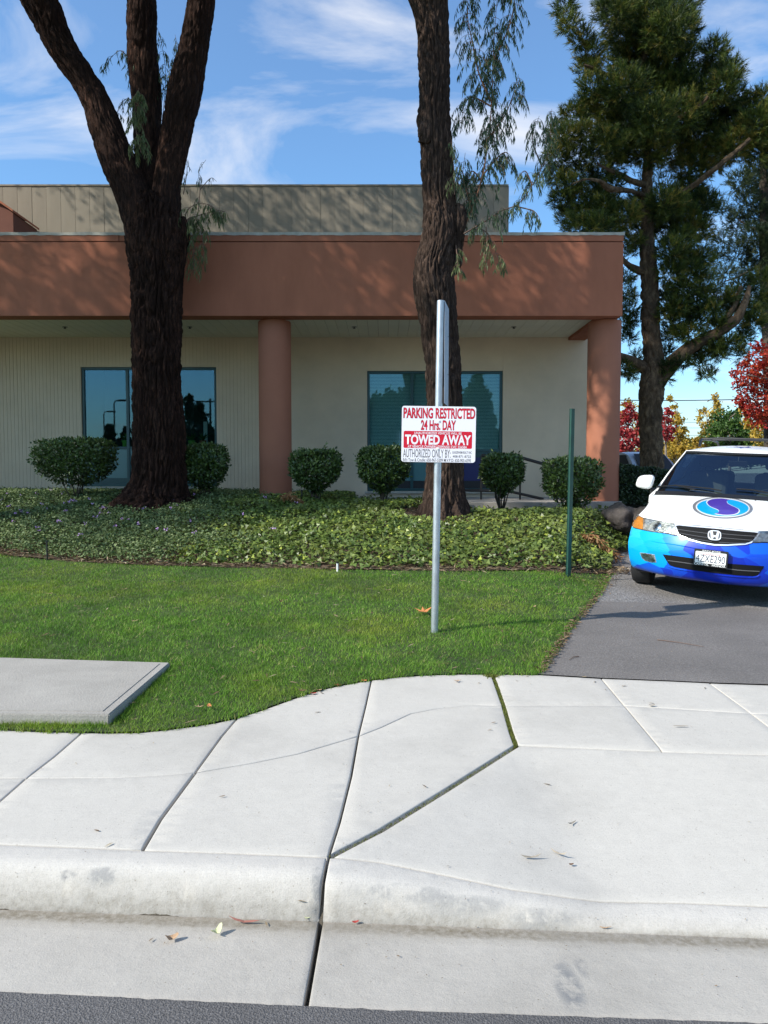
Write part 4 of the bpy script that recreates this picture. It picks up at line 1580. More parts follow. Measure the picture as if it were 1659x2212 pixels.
def lettering(name, txt, x0, x1, z0, z1, y, mat, parent, bold=0.0, shear=0.0, parse=sxz, caps=False):
    """text fitted in a box on an upright plane facing -y (local to parent)"""
    me = text_mesh(txt, bold, shear)
    co = np.empty(len(me.vertices) * 3, np.float32)
    me.vertices.foreach_get('co', co)
    co = co.reshape(-1, 3)
    mn, mxx = co.min(0), co.max(0)
    bz0 = mn[1]
    a, b_ = x0, x1
    co2 = np.empty_like(co)
    co2[:, 0] = a + (co[:, 0] - mn[0]) / (mxx[0] - mn[0]) * (b_ - a)
    co2[:, 2] = z0 + (co[:, 1] - bz0) / (mxx[1] - bz0) * (z1 - z0)
    co2[:, 1] = y
    me.vertices.foreach_set('co', co2.ravel())
    me.update()
    return link(name, me, parent, mat)


def sl(txt, x0, x1, y0, y1, mat, y, bold=0.0, name='lettering'):
    a, zt_ = sxz(x0, y0)
    b_, zb_ = sxz(x1, y1)
    return lettering(name, txt, a, b_, zb_, zt_, y, mat, panel, bold)


yy = -.0016
# red box (drawn first), one plate per layer 0.2 mm apart
m = MB()
a, zt_ = sxz(332, 541)
b_, zb_ = sxz(1314, 786)
m.prism(rrect(a, b_, zb_, zt_, .012), yy, yy + .0003)
m.build('red_band', 'signred', panel)
sl('PARKING RESTRICTED', 323, 1352, 208, 363, 'signdark', yy - .0001, .035)
sl('PARKING RESTRICTED', 329, 1347, 214, 357, 'signred', yy - .0004, .020)
sl('24 Hrs. DAY', 576, 1079, 382, 528, 'signdark', yy - .0001, .035)
sl('24 Hrs. DAY', 581, 1073, 388, 522, 'signred', yy - .0004, .020)
sl('UNAUTHORIZED VEHICLES WILL BE', 485, 1162, 552, 587, 'signwhite', yy - .0006, .012)
sl('TOWED AWAY', 352, 1298, 592, 736, 'signwhite', yy - .0006, .035)
sl('AT VEHICLE OWNERS EXPENSE/ CVC 22658A', 392, 1243, 744, 783, 'signwhite', yy - .0006, .012)
sl('AUTHORIZED ONLY BY:', 328, 1010, 800, 920, 'signgrey', yy, .004)
sl('GUGGENHEIM REALTY INC', 1033, 1312, 822, 858, 'signgrey', yy, .012)
sl('408-871-8722', 1040, 1303, 880, 915, 'signgrey', yy, .014)
sl("Ed's Tow & Cradle: 650-967-5209 M.V.P.D: 650-903-6395", 328, 1305, 930, 978, 'signgrey', yy, .012)
for (a, b_) in ((833, 395), (823, 793)):
    x_, z_ = sxz(a, b_)
    m = MB()
    m.tube([(x_, -.001, z_), (x_, -.0035, z_)], .0145, 20)
    m.tube([(x_, -.003, z_), (x_, -.008, z_)], .0055, 6)
    m.build('bolt', 'white', panel)
# second sign seen edge-on, on the street side of the pole top
pz = at(961, 639, PB.y)
m = MB()
q0, q1 = at(961, 639, PB.y), at(954, 884, PB.y)
zc = (q0.z + q1.z) / 2
hh2 = (at(961, 641, PB.y).z - at(958, 862, PB.y).z) / 2
side = MB()
side.box(-.15, .15, -.0012, .0012, -hh2, hh2, 0)
sp2 = side.build('side_sign', 'galv_sheet', t)
sp2.location = Vector((at(951, 760, PB.y).x + .033 + .029, PB.y + .125, zc)) - PB
sp2.rotation_euler = (0, math.radians(.9), math.radians(90 - 11.0))
for dz in (-.15, .17):
    m = MB()
    m.tube([(.09, -.004, dz), (.09, .004, dz)], .006, 6)
    m.build('bolt', 'blackmetal', sp2)

# green steel channel post
q = G(1227, 1247)
qt = at(1235.5, 883, q.y)
t = thing('channel_post', 'dark green steel channel post standing in the grass near the driveway', 'post', q)
L_ = (qt - q).length
m = MB()
pts = [(-.034, -.0), (-.026, .0), (-.020, -.022), (.020, -.022), (.026, .0), (.034, .0), (.034, -.004), (.0285, -.004), (.0225, -.026), (-.0225, -.026), (-.0285, -.004), (-.034, -.004)]
v = [(a, b, 0) for a, b in pts] + [(a, b, L_ + .1) for a, b in pts]
n = len(pts)
m.add(v, [tuple(range(n)), tuple(range(2 * n - 1, n - 1, -1))] + [(i, (i + 1) % n, (i + 1) % n + n, i + n) for i in range(n)])
gp = m.build('channel', 'green_post', t)
gp.rotation_mode = 'QUATERNION'
gp.rotation_quaternion = (qt - q).to_track_quat('Z', 'Y') @ Matrix.Rotation(math.radians(-25), 4, 'Z').to_quaternion()
gp.rotation_quaternion = Matrix.Rotation(0, 4, 'Z').to_quaternion() @ Vector((0, 0, 1)).rotation_difference((qt - q).normalized()) @ Matrix.Rotation(math.radians(22), 4, 'Z').to_quaternion()
gp.location = -(qt - q).normalized() * .1
m = MB()
z = .35
while z < L_ + .05:
    m.box(.0285, .0335, -.0055, -.0042, z, z + .010)
    z += .0254
m.build('hole_strip', 'black', gp, kind='stuff')

# stakes and irrigation risers
for (a, b0, b1, mt, lab) in ((652, 1092, 1058, 'black', 'short black irrigation stake in the ivy beside a shrub'), (102, 1212, 1168, 'black', 'short black stake at the left edge of the ivy bank'),
                             (729, 1236, 1213, 'white', 'grey sprinkler riser with a black cap at the lawn edge')):
    q = G(a, b0)
    hh_ = at(a, b1, q.y).z - q.z
    t = thing('sprinkler_riser' if mt == 'white' else 'irrigation_stake', lab, 'sprinkler' if mt == 'white' else 'stake', q)
    m = MB()
    m.tube([(0, 0, -.05), (0, 0, hh_ - .02)], .012, 10)
    m.build('stem', mt, t)
    m = MB()
    m.tube([(0, 0, hh_ - .02), (0, 0, hh_)], .016, 10)
    m.build('cap', 'black', t)


# ------------------------------------------------------------------ tree trunks
def trunk_mesh(name, ctrl, bark_d=0.03, seg=120, vstep=0.035, flare=None, freq=(14, 2.0), seed=0.0, wob=0.03):
    """ctrl: list of (x,y,z,r). returns a furrowed tube in world coordinates"""
    C = catmull(ctrl, 24)
    P, R = C[:, :3], C[:, 3]
    seglen = np.linalg.norm(np.diff(P, axis=0), axis=1)
    s = np.concatenate([[0], np.cumsum(seglen)])
    n = max(6, int(s[-1] / vstep))
    ss = np.linspace(0, s[-1], n)
    P = np.stack([np.interp(ss, s, P[:, i]) for i in range(3)], 1)
    R = np.interp(ss, s, R)
    D = np.gradient(P, axis=0)
    D /= np.linalg.norm(D, axis=1)[:, None]
    up = np.array([0, -1.0, 0.0])
    U = up - D * (D @ up)[:, None]
    U /= np.linalg.norm(U, axis=1)[:, None]
    B = np.cross(D, U)
    th = np.linspace(0, 2 * np.pi, seg, endpoint=False)
    ct, st = np.cos(th), np.sin(th)
    dirv = U[:, None, :] * ct[None, :, None] + B[:, None, :] * st[None, :, None]
    rr0 = R[:, None] * np.ones(seg)[None, :]
    q = np.stack([ct[None, :] * rr0, st[None, :] * rr0, ss[:, None] * np.ones(seg)[None, :]], 2).reshape(-1, 3)
    lump = noise3(q * [2.2, 2.2, .9] + seed)
    tw = noise3(q * [3, 3, 1.2] + seed + 9) * .06
    q2 = q + np.stack([tw, -tw, tw * 0], 1)
    a = np.abs(noise3(q2 * [freq[0], freq[0], freq[1]] + seed + 3))
    b = np.abs(noise3(q2 * [freq[0] * 2.1, freq[0] * 2.1, freq[1] * 2.6] + seed + 5))
    c = noise3(q2 * [30, 30, 9] + seed)
    ridge = np.minimum(1, a * 2.6) ** .7
    disp = bark_d * (ridge - .75) + bark_d * .45 * (np.minimum(1, b * 2.4) - .6) + bark_d * .25 * c
    disp = disp + lump * wob
    rad = rr0.reshape(-1) + disp
    if flare:
        h0, amt, lobes = flare
        f_ = np.exp(-(q[:, 2] / h0) ** 1.3)
        ang = np.tile(th, n)
        rad = rad * (1 + amt * f_ * (.75 + .35 * np.sin(ang * lobes + seed) + .3 * np.sin(ang * (lobes + 4) + 2.3 * seed)))
    V = P.repeat(seg, 0) + dirv.reshape(-1, 3) * rad[:, None]
    i = np.arange(n - 1)[:, None] * seg
    j = np.arange(seg)[None, :]
    j2 = (j + 1) % seg
    Fc = np.stack([i + j, i + j2, i + seg + j2, i + seg + j], 2).reshape(-1, 4)
    me = meshnp(name, V, Fc, True)
    return me


def px_ctrl(rows, Y, y_off=None):
    """rows: (py, left, right) outline measured on the photo -> centre and radius at depth Y"""
    out = []
    for i, r_ in enumerate(rows):
        yy_ = Y + (r_[3] if len(r_) > 3 else 0)
        a, b = at(r_[1], r_[0], yy_), at(r_[2], r_[0], yy_)
        out.append(((a.x + b.x) / 2, yy_, (a.z + b.z) / 2, abs(b.x - a.x) / 2))
    return out


def slanted(rows, Y):
    """outline rows of a slanted limb: the radius is the half-width across the limb, not along the row"""
    c = px_ctrl(rows, Y)
    out = []
    for i, q in enumerate(c):
        a, b = Vector(c[max(0, i - 1)][:3]), Vector(c[min(len(c) - 1, i + 1)][:3])
        d = (b - a).normalized()
        out.append((*q[:3], q[3] * max(.55, abs(d.z))))
    return out


YL = TREE_L.y + .05
YR = TREE_R.y + .05
tl = thing('ironbark_tree', 'big dark forked ironbark tree with three limbs standing in the ivy', 'tree', TREE_L, 'tall rough barked trees on the bank')
rows = [(1120, 246, 428), (1104, 256, 418), (1085, 268, 408), (1065, 279, 400), (1040, 289, 396), (980, 290, 396), (900, 291, 393), (800, 290, 389), (700, 287, 389), (640, 288, 391), (590, 285, 394), (540, 277, 397), (500, 279, 396), (455, 283, 384), (425, 292, 376)]
link('trunk', trunk_mesh('trunk', px_ctrl(rows, YL), .07, 260, .022, (.42, .52, 7), seed=1.3), tl, 'iron', world=True)
rows = [(520, 275, 365, 0), (450, 256, 345, 0), (400, 240, 322, 0), (357, 222, 302, 0), (278, 193, 265, 0), (198, 164, 229, 0), (99, 98, 166, 0), (0, 44, 124, 0), (-120, -20, 50, 0), (-320, -150, -85, 0), (-520, -250, -200, 0)]
link('limb', trunk_mesh('limb', slanted(rows, YL), .032, 120, .03, seed=4.4), tl, 'iron', world=True)
rows = [(520, 300, 370, .1), (440, 297, 362, .2), (357, 292, 345, .3), (278, 291, 346, .35), (198, 284, 345, .4), (99, 276, 336, .45), (0, 276, 335, .5), (-150, 280, 330, .6), (-400, 300, 340, .8)]
link('limb', trunk_mesh('limb', px_ctrl(rows, YL), .03, 110, .03, seed=7.1), tl, 'iron', world=True)
rows = [(530, 320, 399, -.02), (455, 326, 391, -.02), (400, 331, 390, 0), (357, 337, 398, 0), (278, 349, 416, 0), (198, 362, 434, 0), (99, 391, 451, 0), (0, 407, 462, 0), (-150, 420, 472, .1), (-400, 450, 490, .3)]
link('limb', trunk_mesh('limb', slanted(rows, YL), .032, 120, .03, seed=2.2), tl, 'iron', world=True)
rows = [(585, 382, 398, 0), (560, 382, 402, 0), (520, 384, 407, 0), (490, 384, 405, 0), (470, 384, 398, 0)]
link('burl', trunk_mesh('burl', px_ctrl(rows, YL), .03, 60, .03, seed=5.2), tl, 'iron', world=True)

tr = thing('ironbark_tree', 'slimmer curved ironbark tree standing directly behind the parking sign', 'tree', TREE_R, 'tall rough barked trees on the bank')
rows = [(1142, 905, 1018), (1122, 908, 1012), (1090, 914, 1006), (1049, 921, 1001), (994, 922, 1001), (930, 922, 998), (864, 922, 996), (771, 918, 993), (720, 911, 990), (679, 905, 988), (640, 898, 984), (609, 895, 982), (575, 898, 981), (540, 907, 985), (500, 913, 988), (459, 914, 984), (380, 911, 979), (322, 910, 976), (275, 904, 974), (235, 906, 972), (180, 906, 970), (92, 905, 968), (0, 903, 968), (-120, 905, 966), (-350, 915, 965)]
link('trunk', trunk_mesh('trunk', px_ctrl(rows, YR), .048, 200, .022, (.30, .42, 6), seed=3.7, wob=.025), tr, 'iron2', world=True)
rows = [(70, 903, 945, 0), (30, 893, 935, 0), (0, 881, 925, 0), (-60, 855, 905, 0), (-200, 790, 845, 0), (-420, 680, 725, 0)]
link('limb', trunk_mesh('limb', slanted(rows, YR), .025, 90, .03, seed=6.1), tr, 'iron2', world=True)
rows = [(600, 955, 975, -.02), (570, 968, 1000, -.03), (535, 975, 1000, -.05), (500, 972, 1003, -.06), (470, 975, 1007, -.08), (450, 978, 1003, -.08), (442, 984, 1000, -.08)]
link('broken_stub', trunk_mesh('broken_stub', px_ctrl(rows, YR), .035, 70, .02, seed=8.1), tr, 'iron2', world=True)
rows = [(310, 904, 925, -.12), (292, 903, 935, -.14), (270, 905, 932, -.14), (250, 906, 922, -.12)]
link('knot', trunk_mesh('knot', px_ctrl(rows, YR), .04, 50, .02, seed=9.3), tr, 'iron2', world=True)


# ------------------------------------------------------------------ hanging gum foliage
def sprig(parent, paths, Y, mat, leaf_len=.105, n_side=9, side_len=.38, per=9, stem_r=.008, droop=1.0, jy=.25, smat='twig', dens=1.0):
    st = MB()
    LP, LA = [], []
    for path in paths:
        ctrl = [tuple(at(p[0], p[1], Y + (p[2] if len(p) > 2 else 0))) for p in path]
        Cc = catmull(ctrl, 8)
        L = len(Cc)
        st.tube(Cc, list(np.linspace(stem_r, .0025, L)), 6)
        tot = sum(np.linalg.norm(Cc[i + 1] - Cc[i]) for i in range(L - 1))
        ns = int(n_side * tot * dens * 2.2)
        for k in range(ns):
            t_ = rng.uniform(.12, 1.0)
            i = int(t_ * (L - 1))
            p0 = Cc[i]
            a = rng.uniform(0, 2 * np.pi)
            sl_ = side_len * rng.uniform(.45, 1.2) * (1.15 - .5 * t_)
            out = np.array([np.cos(a), np.sin(a) * .8, rng.uniform(.1, .6)])
            tw = [p0]
            d = out / np.linalg.norm(out)
            for j in range(6):
                d = d + np.array([0, 0, -.46 * droop]) + rng.normal(size=3) * .06
                d /= np.linalg.norm(d)
                tw.append(tw[-1] + d * sl_ / 6)
            st.tube(tw, list(np.linspace(.003, .0012, 7)), 4, cap=False)
            m_ = int(per * 1.35 * sl_ / .3) + 2
            for j in range(m_):
                q = rng.uniform(.15, 1.0) * 6
                b = min(5, int(q))
                LP.append(tw[b] + (tw[b + 1] - tw[b]) * (q - b))
                da = rng.uniform(0, 2 * np.pi)
                LA.append(np.array([np.cos(da) * .28, np.sin(da) * .28, -1.0]) + rng.normal(size=3) * .13)
    LP, LA = np.array(LP), np.array(LA)
    n = len(LP)
    V, Fc, rr = leaf_cloud(LP, LA, unit(n) * [1, 1, .2], rng.uniform(.6, 1.3, n) * leaf_len, rng.uniform(.010, .0165, n), LANCE, rng.random(n))
    st.build('twigs', smat, parent, world=True, kind='stuff')
    link('hanging_leaves', meshnp('hanging_leaves', V, Fc, False, rr), parent, mat, world=True)


# left tree
sprig(tl, [[(305, 330, -.5), (295, 290, -.55), (292, 240, -.6), (300, 190, -.6)]], YL, 'euc2', n_side=22, per=15, side_len=.34)
sprig(tl, [[(300, 190, .3), (285, 140, .3), (262, 110, .3), (240, 125, .3), (226, 150, .3)], [(296, 220, .3), (270, 215, .3), (250, 250, .3)]], YL, 'euc', n_side=11, per=8, side_len=.26, leaf_len=.10)
sprig(tl, [[(346, 330, .4), (352, 250, .4), (358, 170, .4), (352, 110, .4), (340, 60, .4)], [(356, 190, .4), (378, 150, .4), (385, 110, .4), (378, 75, .4)], [(350, 210, .4), (340, 160, .4), (336, 110, .4)]], YL, 'euc', n_side=10, per=7, side_len=.26, leaf_len=.095)
sprig(tl, [[(392, 500, .05), (405, 455, 0), (430, 440, -.05), (455, 445, -.1), (470, 470, -.1)], [(392, 490, 0), (412, 470, 0), (432, 490, 0), (440, 540, 0), (438, 570, 0)], [(412, 470, 0), (418, 530, 0), (418, 590, 0)], [(395, 480, 0), (430, 465, 0), (478, 455, 0), (488, 470, 0)]], YL, 'euc2', n_side=15, per=11, side_len=.32)
sprig(tl, [[(428, 455, 0), (432, 410, 0), (430, 370, 0), (445, 345, 0)], [(432, 410, 0), (455, 385, 0), (468, 392, 0)], [(396, 420, .1), (404, 370, .1), (402, 330, .1)]], YL, 'euc', n_side=6, per=5, side_len=.16, leaf_len=.085)
# right tree: long curtain right of the trunk
sprig(tr, [[(1000, 498), (1020, 450), (1042, 380), (1055, 300), (1062, 220), (1065, 130), (1070, 50), (1078, -60)],
           [(1062, 220), (1035, 160), (1020, 90), (1010, 30), (1015, -40)], [(1065, 130), (1095, 70), (1110, 10), (1105, -50)],
           [(1055, 300), (1090, 250), (1110, 200), (1120, 160)], [(1042, 380), (1075, 340), (1095, 330), (1100, 360)], [(1062, 230), (1020, 210), (1002, 230), (998, 270)],
           [(1020, 450), (1010, 420), (1000, 380), (1005, 330)], [(1040, 390), (1020, 370), (1010, 400)]], YR, 'euc', n_side=17, per=13, side_len=.42, stem_r=.014, smat='twig_orange')
sprig(tr, [[(1002, 505), (1045, 480), (1085, 455), (1120, 440), (1150, 400), (1180, 340), (1190, 280), (1192, 235)], [(1110, 445), (1150, 455), (1165, 470)], [(1150, 400), (1135, 370), (1120, 380)], [(1170, 360), (1150, 300), (1165, 250)]], YR - .15, 'euc', n_side=13, per=11, side_len=.34, stem_r=.012)
sprig(tr, [[(1005, 500), (1040, 495), (1062, 520), (1075, 555), (1090, 580)], [(1050, 490), (1052, 540), (1045, 570)]], YR - .1, 'euc2', n_side=12, per=9, side_len=.26, stem_r=.008)
sprig(tr, [[(985, 530, -.15), (988, 560, -.3), (992, 590, -.3)], [(982, 420, -.3), (980, 360, -.35), (975, 300, -.3)]], YR, 'euc2', n_side=12, per=9, side_len=.22)


# high crowns above the picture, which throw the dappled shade
def high_crown(parent, centers, n_leaf, mat='euc'):
    ps = []
    for (x, y, z, rx, rz, w) in centers:
        m_ = int(n_leaf * w)
        q = unit(m_) * (rng.random(m_)[:, None] ** .45)
        # break the mass in sprays
        sub_c = unit(40) * rng.uniform(.3, 1, 40)[:, None]
        q = sub_c[rng.integers(0, 40, m_)] + q * .27
        ps.append(np.array([x, y, z]) + q * [rx, rx, rz])
    ps = np.concatenate(ps)
    ps = ps[ps[:, 2] > 1.6 + .63 * np.maximum(ps[:, 1], 0)]
    n = len(ps)
    V, Fc, rr = leaf_cloud(ps, np.column_stack([rng.normal(size=(n, 2)) * .5, -np.ones(n)]), unit(n), rng.uniform(.12, .20, n), rng.uniform(.035, .055, n), DIAMOND, rng.random(n))
    link('crown', meshnp('crown', V, Fc, False, rr), parent, mat, world=True)


high_crown(tl, [(-7.5, 14.8, 12.2, 2.3, 1.5, .9), (-11.0, 14.6, 12.0, 2.1, 1.5, .7), (-4.0, 15.0, 12.4, 2.1, 1.5, .8), (-8.8, 12.9, 11.8, 2.4, 1.6, 1), (-5, 13.5, 12.4, 2.4, 1.6, .8), (-2.2, 13.0, 12.5, 2.2, 1.5, .6), (-6.2, 10.6, 10.2, 1.7, 1.3, 1.0), (-4.2, 10.8, 10.4, 1.5, 1.3, .8), (-8.4, 10.6, 10.0, 1.7, 1.3, 1.1), (-6.3, 7.6, 9.8, 1.3, 1.1, .45), (-9.4, 8.4, 9.6, 1.4, 1.2, .7)], 4600)
high_crown(tr, [(.2, 10.9, 10.3, 1.8, 1.3, .8), (-2.3, 10.7, 10.2, 1.6, 1.2, .9), (2.2, 11.2, 11.2, 1.7, 1.4, .5), (-1.5, 13.5, 12.2, 2.0, 1.4, .6), (1.2, 13.8, 12.6, 2.0, 1.4, .6)], 3900)
tn = thing('ironbark_tree', 'neighbouring ironbark tree farther along the bank, beyond the corner of the building', 'tree', (-12.6, 9.2, .3), 'tall rough barked trees on the bank')
link('trunk', trunk_mesh('trunk', [(-12.6, 9.2, .2, .42), (-12.5, 9.3, 2, .34), (-12.3, 9.3, 5, .3), (-12.2, 9.2, 9, .2), (-12.1, 9.2, 12, .1)], .04, 48, .12, (.4, .5, 6), seed=12.), tn, 'iron', world=True)
ps = []
for (x, y, z, r_) in ((-11.5, 8.8, 7.8, 1.9), (-13.6, 9.8, 9, 2.0), (-10.8, 9.8, 9.9, 2.0), (-10.3, 8.4, 8.8, 1.6), (-13.2, 10.9, 10.4, 1.8)):
    sub_c = unit(60) * rng.uniform(.3, 1, 60)[:, None]
    ps.append(np.array([x, y, z]) + (sub_c[rng.integers(0, 60, 6500)] + unit(6500) * .2) * r_)
ps = np.concatenate(ps)
n = len(ps)
V, Fc, rr = leaf_cloud(ps, np.column_stack([rng.normal(size=(n, 2)) * .5, -np.ones(n)]), unit(n), rng.uniform(.12, .19, n), .042, DIAMOND, rng.random(n))
link('crown', meshnp('crown', V, Fc, False, rr), tn, 'euc', world=True)


# ------------------------------------------------------------------ shrubs
def shrub(px0, px1, py0, py1, Y, label, n=6400, shape=(0.45, 0.45), seed=0, group='clipped shrubs along the front of the building', mat='bush'):
    a, b = at(px0, (py0 + py1) / 2, Y), at(px1, (py0 + py1) / 2, Y)
    zt_ = at((px0 + px1) / 2, py0, Y).z
    cx = (a.x + b.x) / 2
    zg = Hs(cx, Y)
    zb_ = at((px0 + px1) / 2, py1, Y).z
    w = (b.x - a.x) / 2 - .085
    t = thing('shrub', label, 'shrub', (cx, Y, zg), group)
    # stems
    m = MB()
    for i in range(9):
        an = rng.uniform(0, 2 * np.pi)
        rr_ = rng.uniform(.2, .6)
        tip = Vector((cx + math.cos(an) * w * rr_, Y + math.sin(an) * w * rr_ * .8, zb_ + (zt_ - zb_) * rng.uniform(.45, .75)))
        s0_ = Vector((cx + rng.normal() * .03, Y + rng.normal() * .03, zg - .02))
        m.tube([s0_, s0_.lerp(tip, .45) + Vector((rng.normal() * .03, rng.normal() * .03, 0)), tip], [.013, .010, .005], 6)
    m.build('stems', 'wood_dark', t, world=True)
    c = np.array([cx, Y, zb_ + (zt_ - zb_) * .56])
    hr = (zt_ - zb_) * .46
    d = unit(n)
    p_ = 5.5   # boxy dome
    k_ = (np.abs(d[:, 0]) ** p_ + np.abs(d[:, 1]) ** p_ + np.abs(d[:, 2]) ** p_) ** (-1 / p_)
    rad = rng.random(n) ** .2
    lump = 1 + .10 * noise3(d * 2.3 + seed * 3.7) + .07 * noise3(d * 6 + seed)
    q = d * (k_ * rad * lump)[:, None]
    low = q[:, 2] < 0
    q[low, 0] *= (1 - np.abs(q[low, 2]) ** 1.6 * shape[0])
    q[low, 1] *= (1 - np.abs(q[low, 2]) ** 1.6 * shape[1])
    q = q * [w, w * .9, hr]
    thin = (q[:, 2] < -hr * .55) & (rng.random(n) < .6)
    q = q[~thin]
    dd = d[~thin]
    n2 = len(q)
    q = q + c
    # stray shoots breaking the outline
    ns = 18
    sd_ = unit(ns)
    sd_[:, 2] = np.abs(sd_[:, 2]) * 1.2 - .35
    sb = c + sd_ / np.linalg.norm(sd_, axis=1)[:, None] * [w, w * .9, hr] * 1.0
    k5 = np.repeat(np.arange(ns), 7)
    tt = np.tile(np.linspace(0, 1, 7), ns)
    up_ = sd_ * .8 + [0, 0, .5] + rng.normal(size=(ns, 3)) * .25
    lens_ = rng.uniform(.03, .13, ns)
    q = np.concatenate([q, sb[k5] + up_[k5] * (tt * lens_[k5])[:, None]])
    dd = np.concatenate([dd, sd_[k5]])
    n2 = len(q)
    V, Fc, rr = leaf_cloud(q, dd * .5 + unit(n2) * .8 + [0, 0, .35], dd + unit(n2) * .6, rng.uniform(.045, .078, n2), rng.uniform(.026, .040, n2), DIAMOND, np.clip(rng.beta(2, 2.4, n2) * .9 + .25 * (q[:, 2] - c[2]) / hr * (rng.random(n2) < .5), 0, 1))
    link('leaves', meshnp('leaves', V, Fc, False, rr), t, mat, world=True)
    return t


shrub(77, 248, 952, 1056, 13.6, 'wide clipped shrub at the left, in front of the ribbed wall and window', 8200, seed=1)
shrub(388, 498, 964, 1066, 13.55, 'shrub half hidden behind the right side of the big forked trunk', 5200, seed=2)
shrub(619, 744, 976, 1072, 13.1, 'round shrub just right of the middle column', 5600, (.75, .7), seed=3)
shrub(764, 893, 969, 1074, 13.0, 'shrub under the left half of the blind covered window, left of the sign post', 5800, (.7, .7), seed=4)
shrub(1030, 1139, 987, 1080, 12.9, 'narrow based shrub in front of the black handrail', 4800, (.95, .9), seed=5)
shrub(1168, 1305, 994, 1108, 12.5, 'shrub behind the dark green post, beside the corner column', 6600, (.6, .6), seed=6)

# dark hedge right of the building corner
t = thing('hedge', 'dark clipped hedge between the corner column and the van', 'hedge', (5.0, 15.0, Hs(5.0, 15)))
n = 15000
hx = rng.uniform(0, 1, n)
a0, a1 = at(1326, 1003, 14.6), at(1480, 1030, 15.6)
HX = a0.x + (a1.x + .8 - a0.x) * hx
HY = 14.7 + 1.2 * hx + rng.uniform(-.55, .55, n)
HT = a0.z + (a1.z - a0.z) * np.minimum(1, hx * 1.15) + .07 * noise3(np.stack([hx * 8, hx * 0, hx * 0], 1))
surf = rng.random(n)
HZ = np.where(surf < .4, HT - rng.random(n) * .06, rng.uniform(.45, 1, n) * (HT - .45) + .45)
HY = np.where(surf >= .4, HY * 0 + 14.7 + 1.2 * hx - .55 + rng.random(n) * .15, HY)
V, Fc, rr = leaf_cloud(np.stack([HX, HY, HZ], 1), unit(n) + [0, -.3, .2], unit(n) + [0, -.5, .5], rng.uniform(.035, .06, n), .03, DIAMOND, rng.random(n))
link('leaves', meshnp('leaves', V, Fc, False, rr), t, 'hedge', world=True)
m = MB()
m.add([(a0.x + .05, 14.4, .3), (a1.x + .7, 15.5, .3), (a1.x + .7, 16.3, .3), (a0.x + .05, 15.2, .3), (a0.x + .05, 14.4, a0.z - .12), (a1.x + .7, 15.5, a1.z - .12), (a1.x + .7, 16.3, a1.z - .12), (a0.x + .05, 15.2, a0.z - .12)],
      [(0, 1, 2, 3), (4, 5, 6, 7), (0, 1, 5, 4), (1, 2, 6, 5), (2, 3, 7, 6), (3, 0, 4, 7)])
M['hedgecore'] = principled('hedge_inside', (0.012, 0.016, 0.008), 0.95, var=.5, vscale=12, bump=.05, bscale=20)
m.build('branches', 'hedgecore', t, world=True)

# rocks beside the van
for (a, b0, b1, w_, Yr, lab, sd) in ((1338, 1118, 1086, 34, 12.2, 'dark boulder beside the corner column foot', 1), (1385, 1128, 1096, 26, 12.0, 'dark boulder hidden partly by the white van', 2)):
    q = at(a, b0, Yr)
    t = thing('boulder', lab, 'rock', (q.x, Yr, Hs(q.x, Yr)), 'boulders at the end of the bank')
    bm = bmesh.new()
    bmesh.ops.create_icosphere(bm, subdivisions=4, radius=1)
    co = np.array([v.co[:] for v in bm.verts])
    dd = 1 + .28 * noise3(co * 1.3 + sd * 7) + .09 * noise3(co * 4 + sd) + .03 * noise3(co * 11)
    rx = w_ / F * Yr
    ztop = at(a, b1, Yr).z
    for v, k_ in zip(bm.verts, dd):
        v.co = Vector((q.x + v.co.x * k_ * rx, Yr + v.co.y * k_ * .4, (ztop + q.z - .25) / 2 + v.co.z * k_ * (ztop - q.z + .25) / 2))
    me = bpy.data.meshes.new('stone')
    bm.to_mesh(me)
    bm.free()
    me.polygons.foreach_set('use_smooth', [True] * len(me.polygons))
    link('stone', me, t, 'rock', world=True)


# ------------------------------------------------------------------ van
VX, VY, VZ = 3.3534, 7.915, 0.1727
VYAW, VPIT, VROL = 0.5211, 0.020, 0.055
van = thing('minivan', 'white minivan with blue faceted wrap parked nose-out on the driveway', 'van', (VX, VY, VZ))
# local axes: x to the picture's right, y to the back, z up
Rz = Matrix.Rotation(-VYAW, 4, 'Z')
Rx = Matrix.Rotation(VPIT, 4, 'X')
Ry = Matrix.Rotation(VROL, 4, 'Y')
van.rotation_mode = 'QUATERNION'
van.rotation_quaternion = (Rz @ Rx @ Ry).to_quaternion()
VM = Matrix.Translation((VX, VY, VZ)) @ Rz @ Rx @ Ry
VI = VM.inverted()

# centre profile: y, z, half-width, sweep of the edge, drop of the edge
ROWS = [(.13, .27, .80, .42, 0), (.05, .30, .87, .42, 0), (.01, .38, .90, .42, 0), (.0, .48, .92, .42, 0), (.0, .58, .93, .42, 0), (.02, .665, .925, .42, 0),
        (.06, .76, .915, .42, 0), (.12, .85, .885, .40, .0), (.20, .905, .865, .36, .01), (.36, .955, .855, .32, .03), (.62, 1.015, .86, .32, .05), (.95, 1.075, .875, .33, .05), (1.16, 1.11, .885, .30, .03),
        (1.20, 1.12, .885, .28, .02), (1.62, 1.375, .79, .22, .01), (2.02, 1.61, .665, .14, -.01), (2.10, 1.645, .655, .12, .0), (2.3, 1.685, .655, .08, .04), (3.0, 1.725, .665, .0, .06), (3.9, 1.72, .665, .0, .06), (4.6, 1.69, .655, -.03, .06),
        (4.88, 1.63, .65, -.05, .04), (4.98, 1.45, .70, -.06, .0), (5.04, 1.15, .80, -.09, 0), (5.08, .8, .86, -.12, 0), (5.10, .5, .87, -.14, 0), (5.05, .3, .86, -.14, 0)]
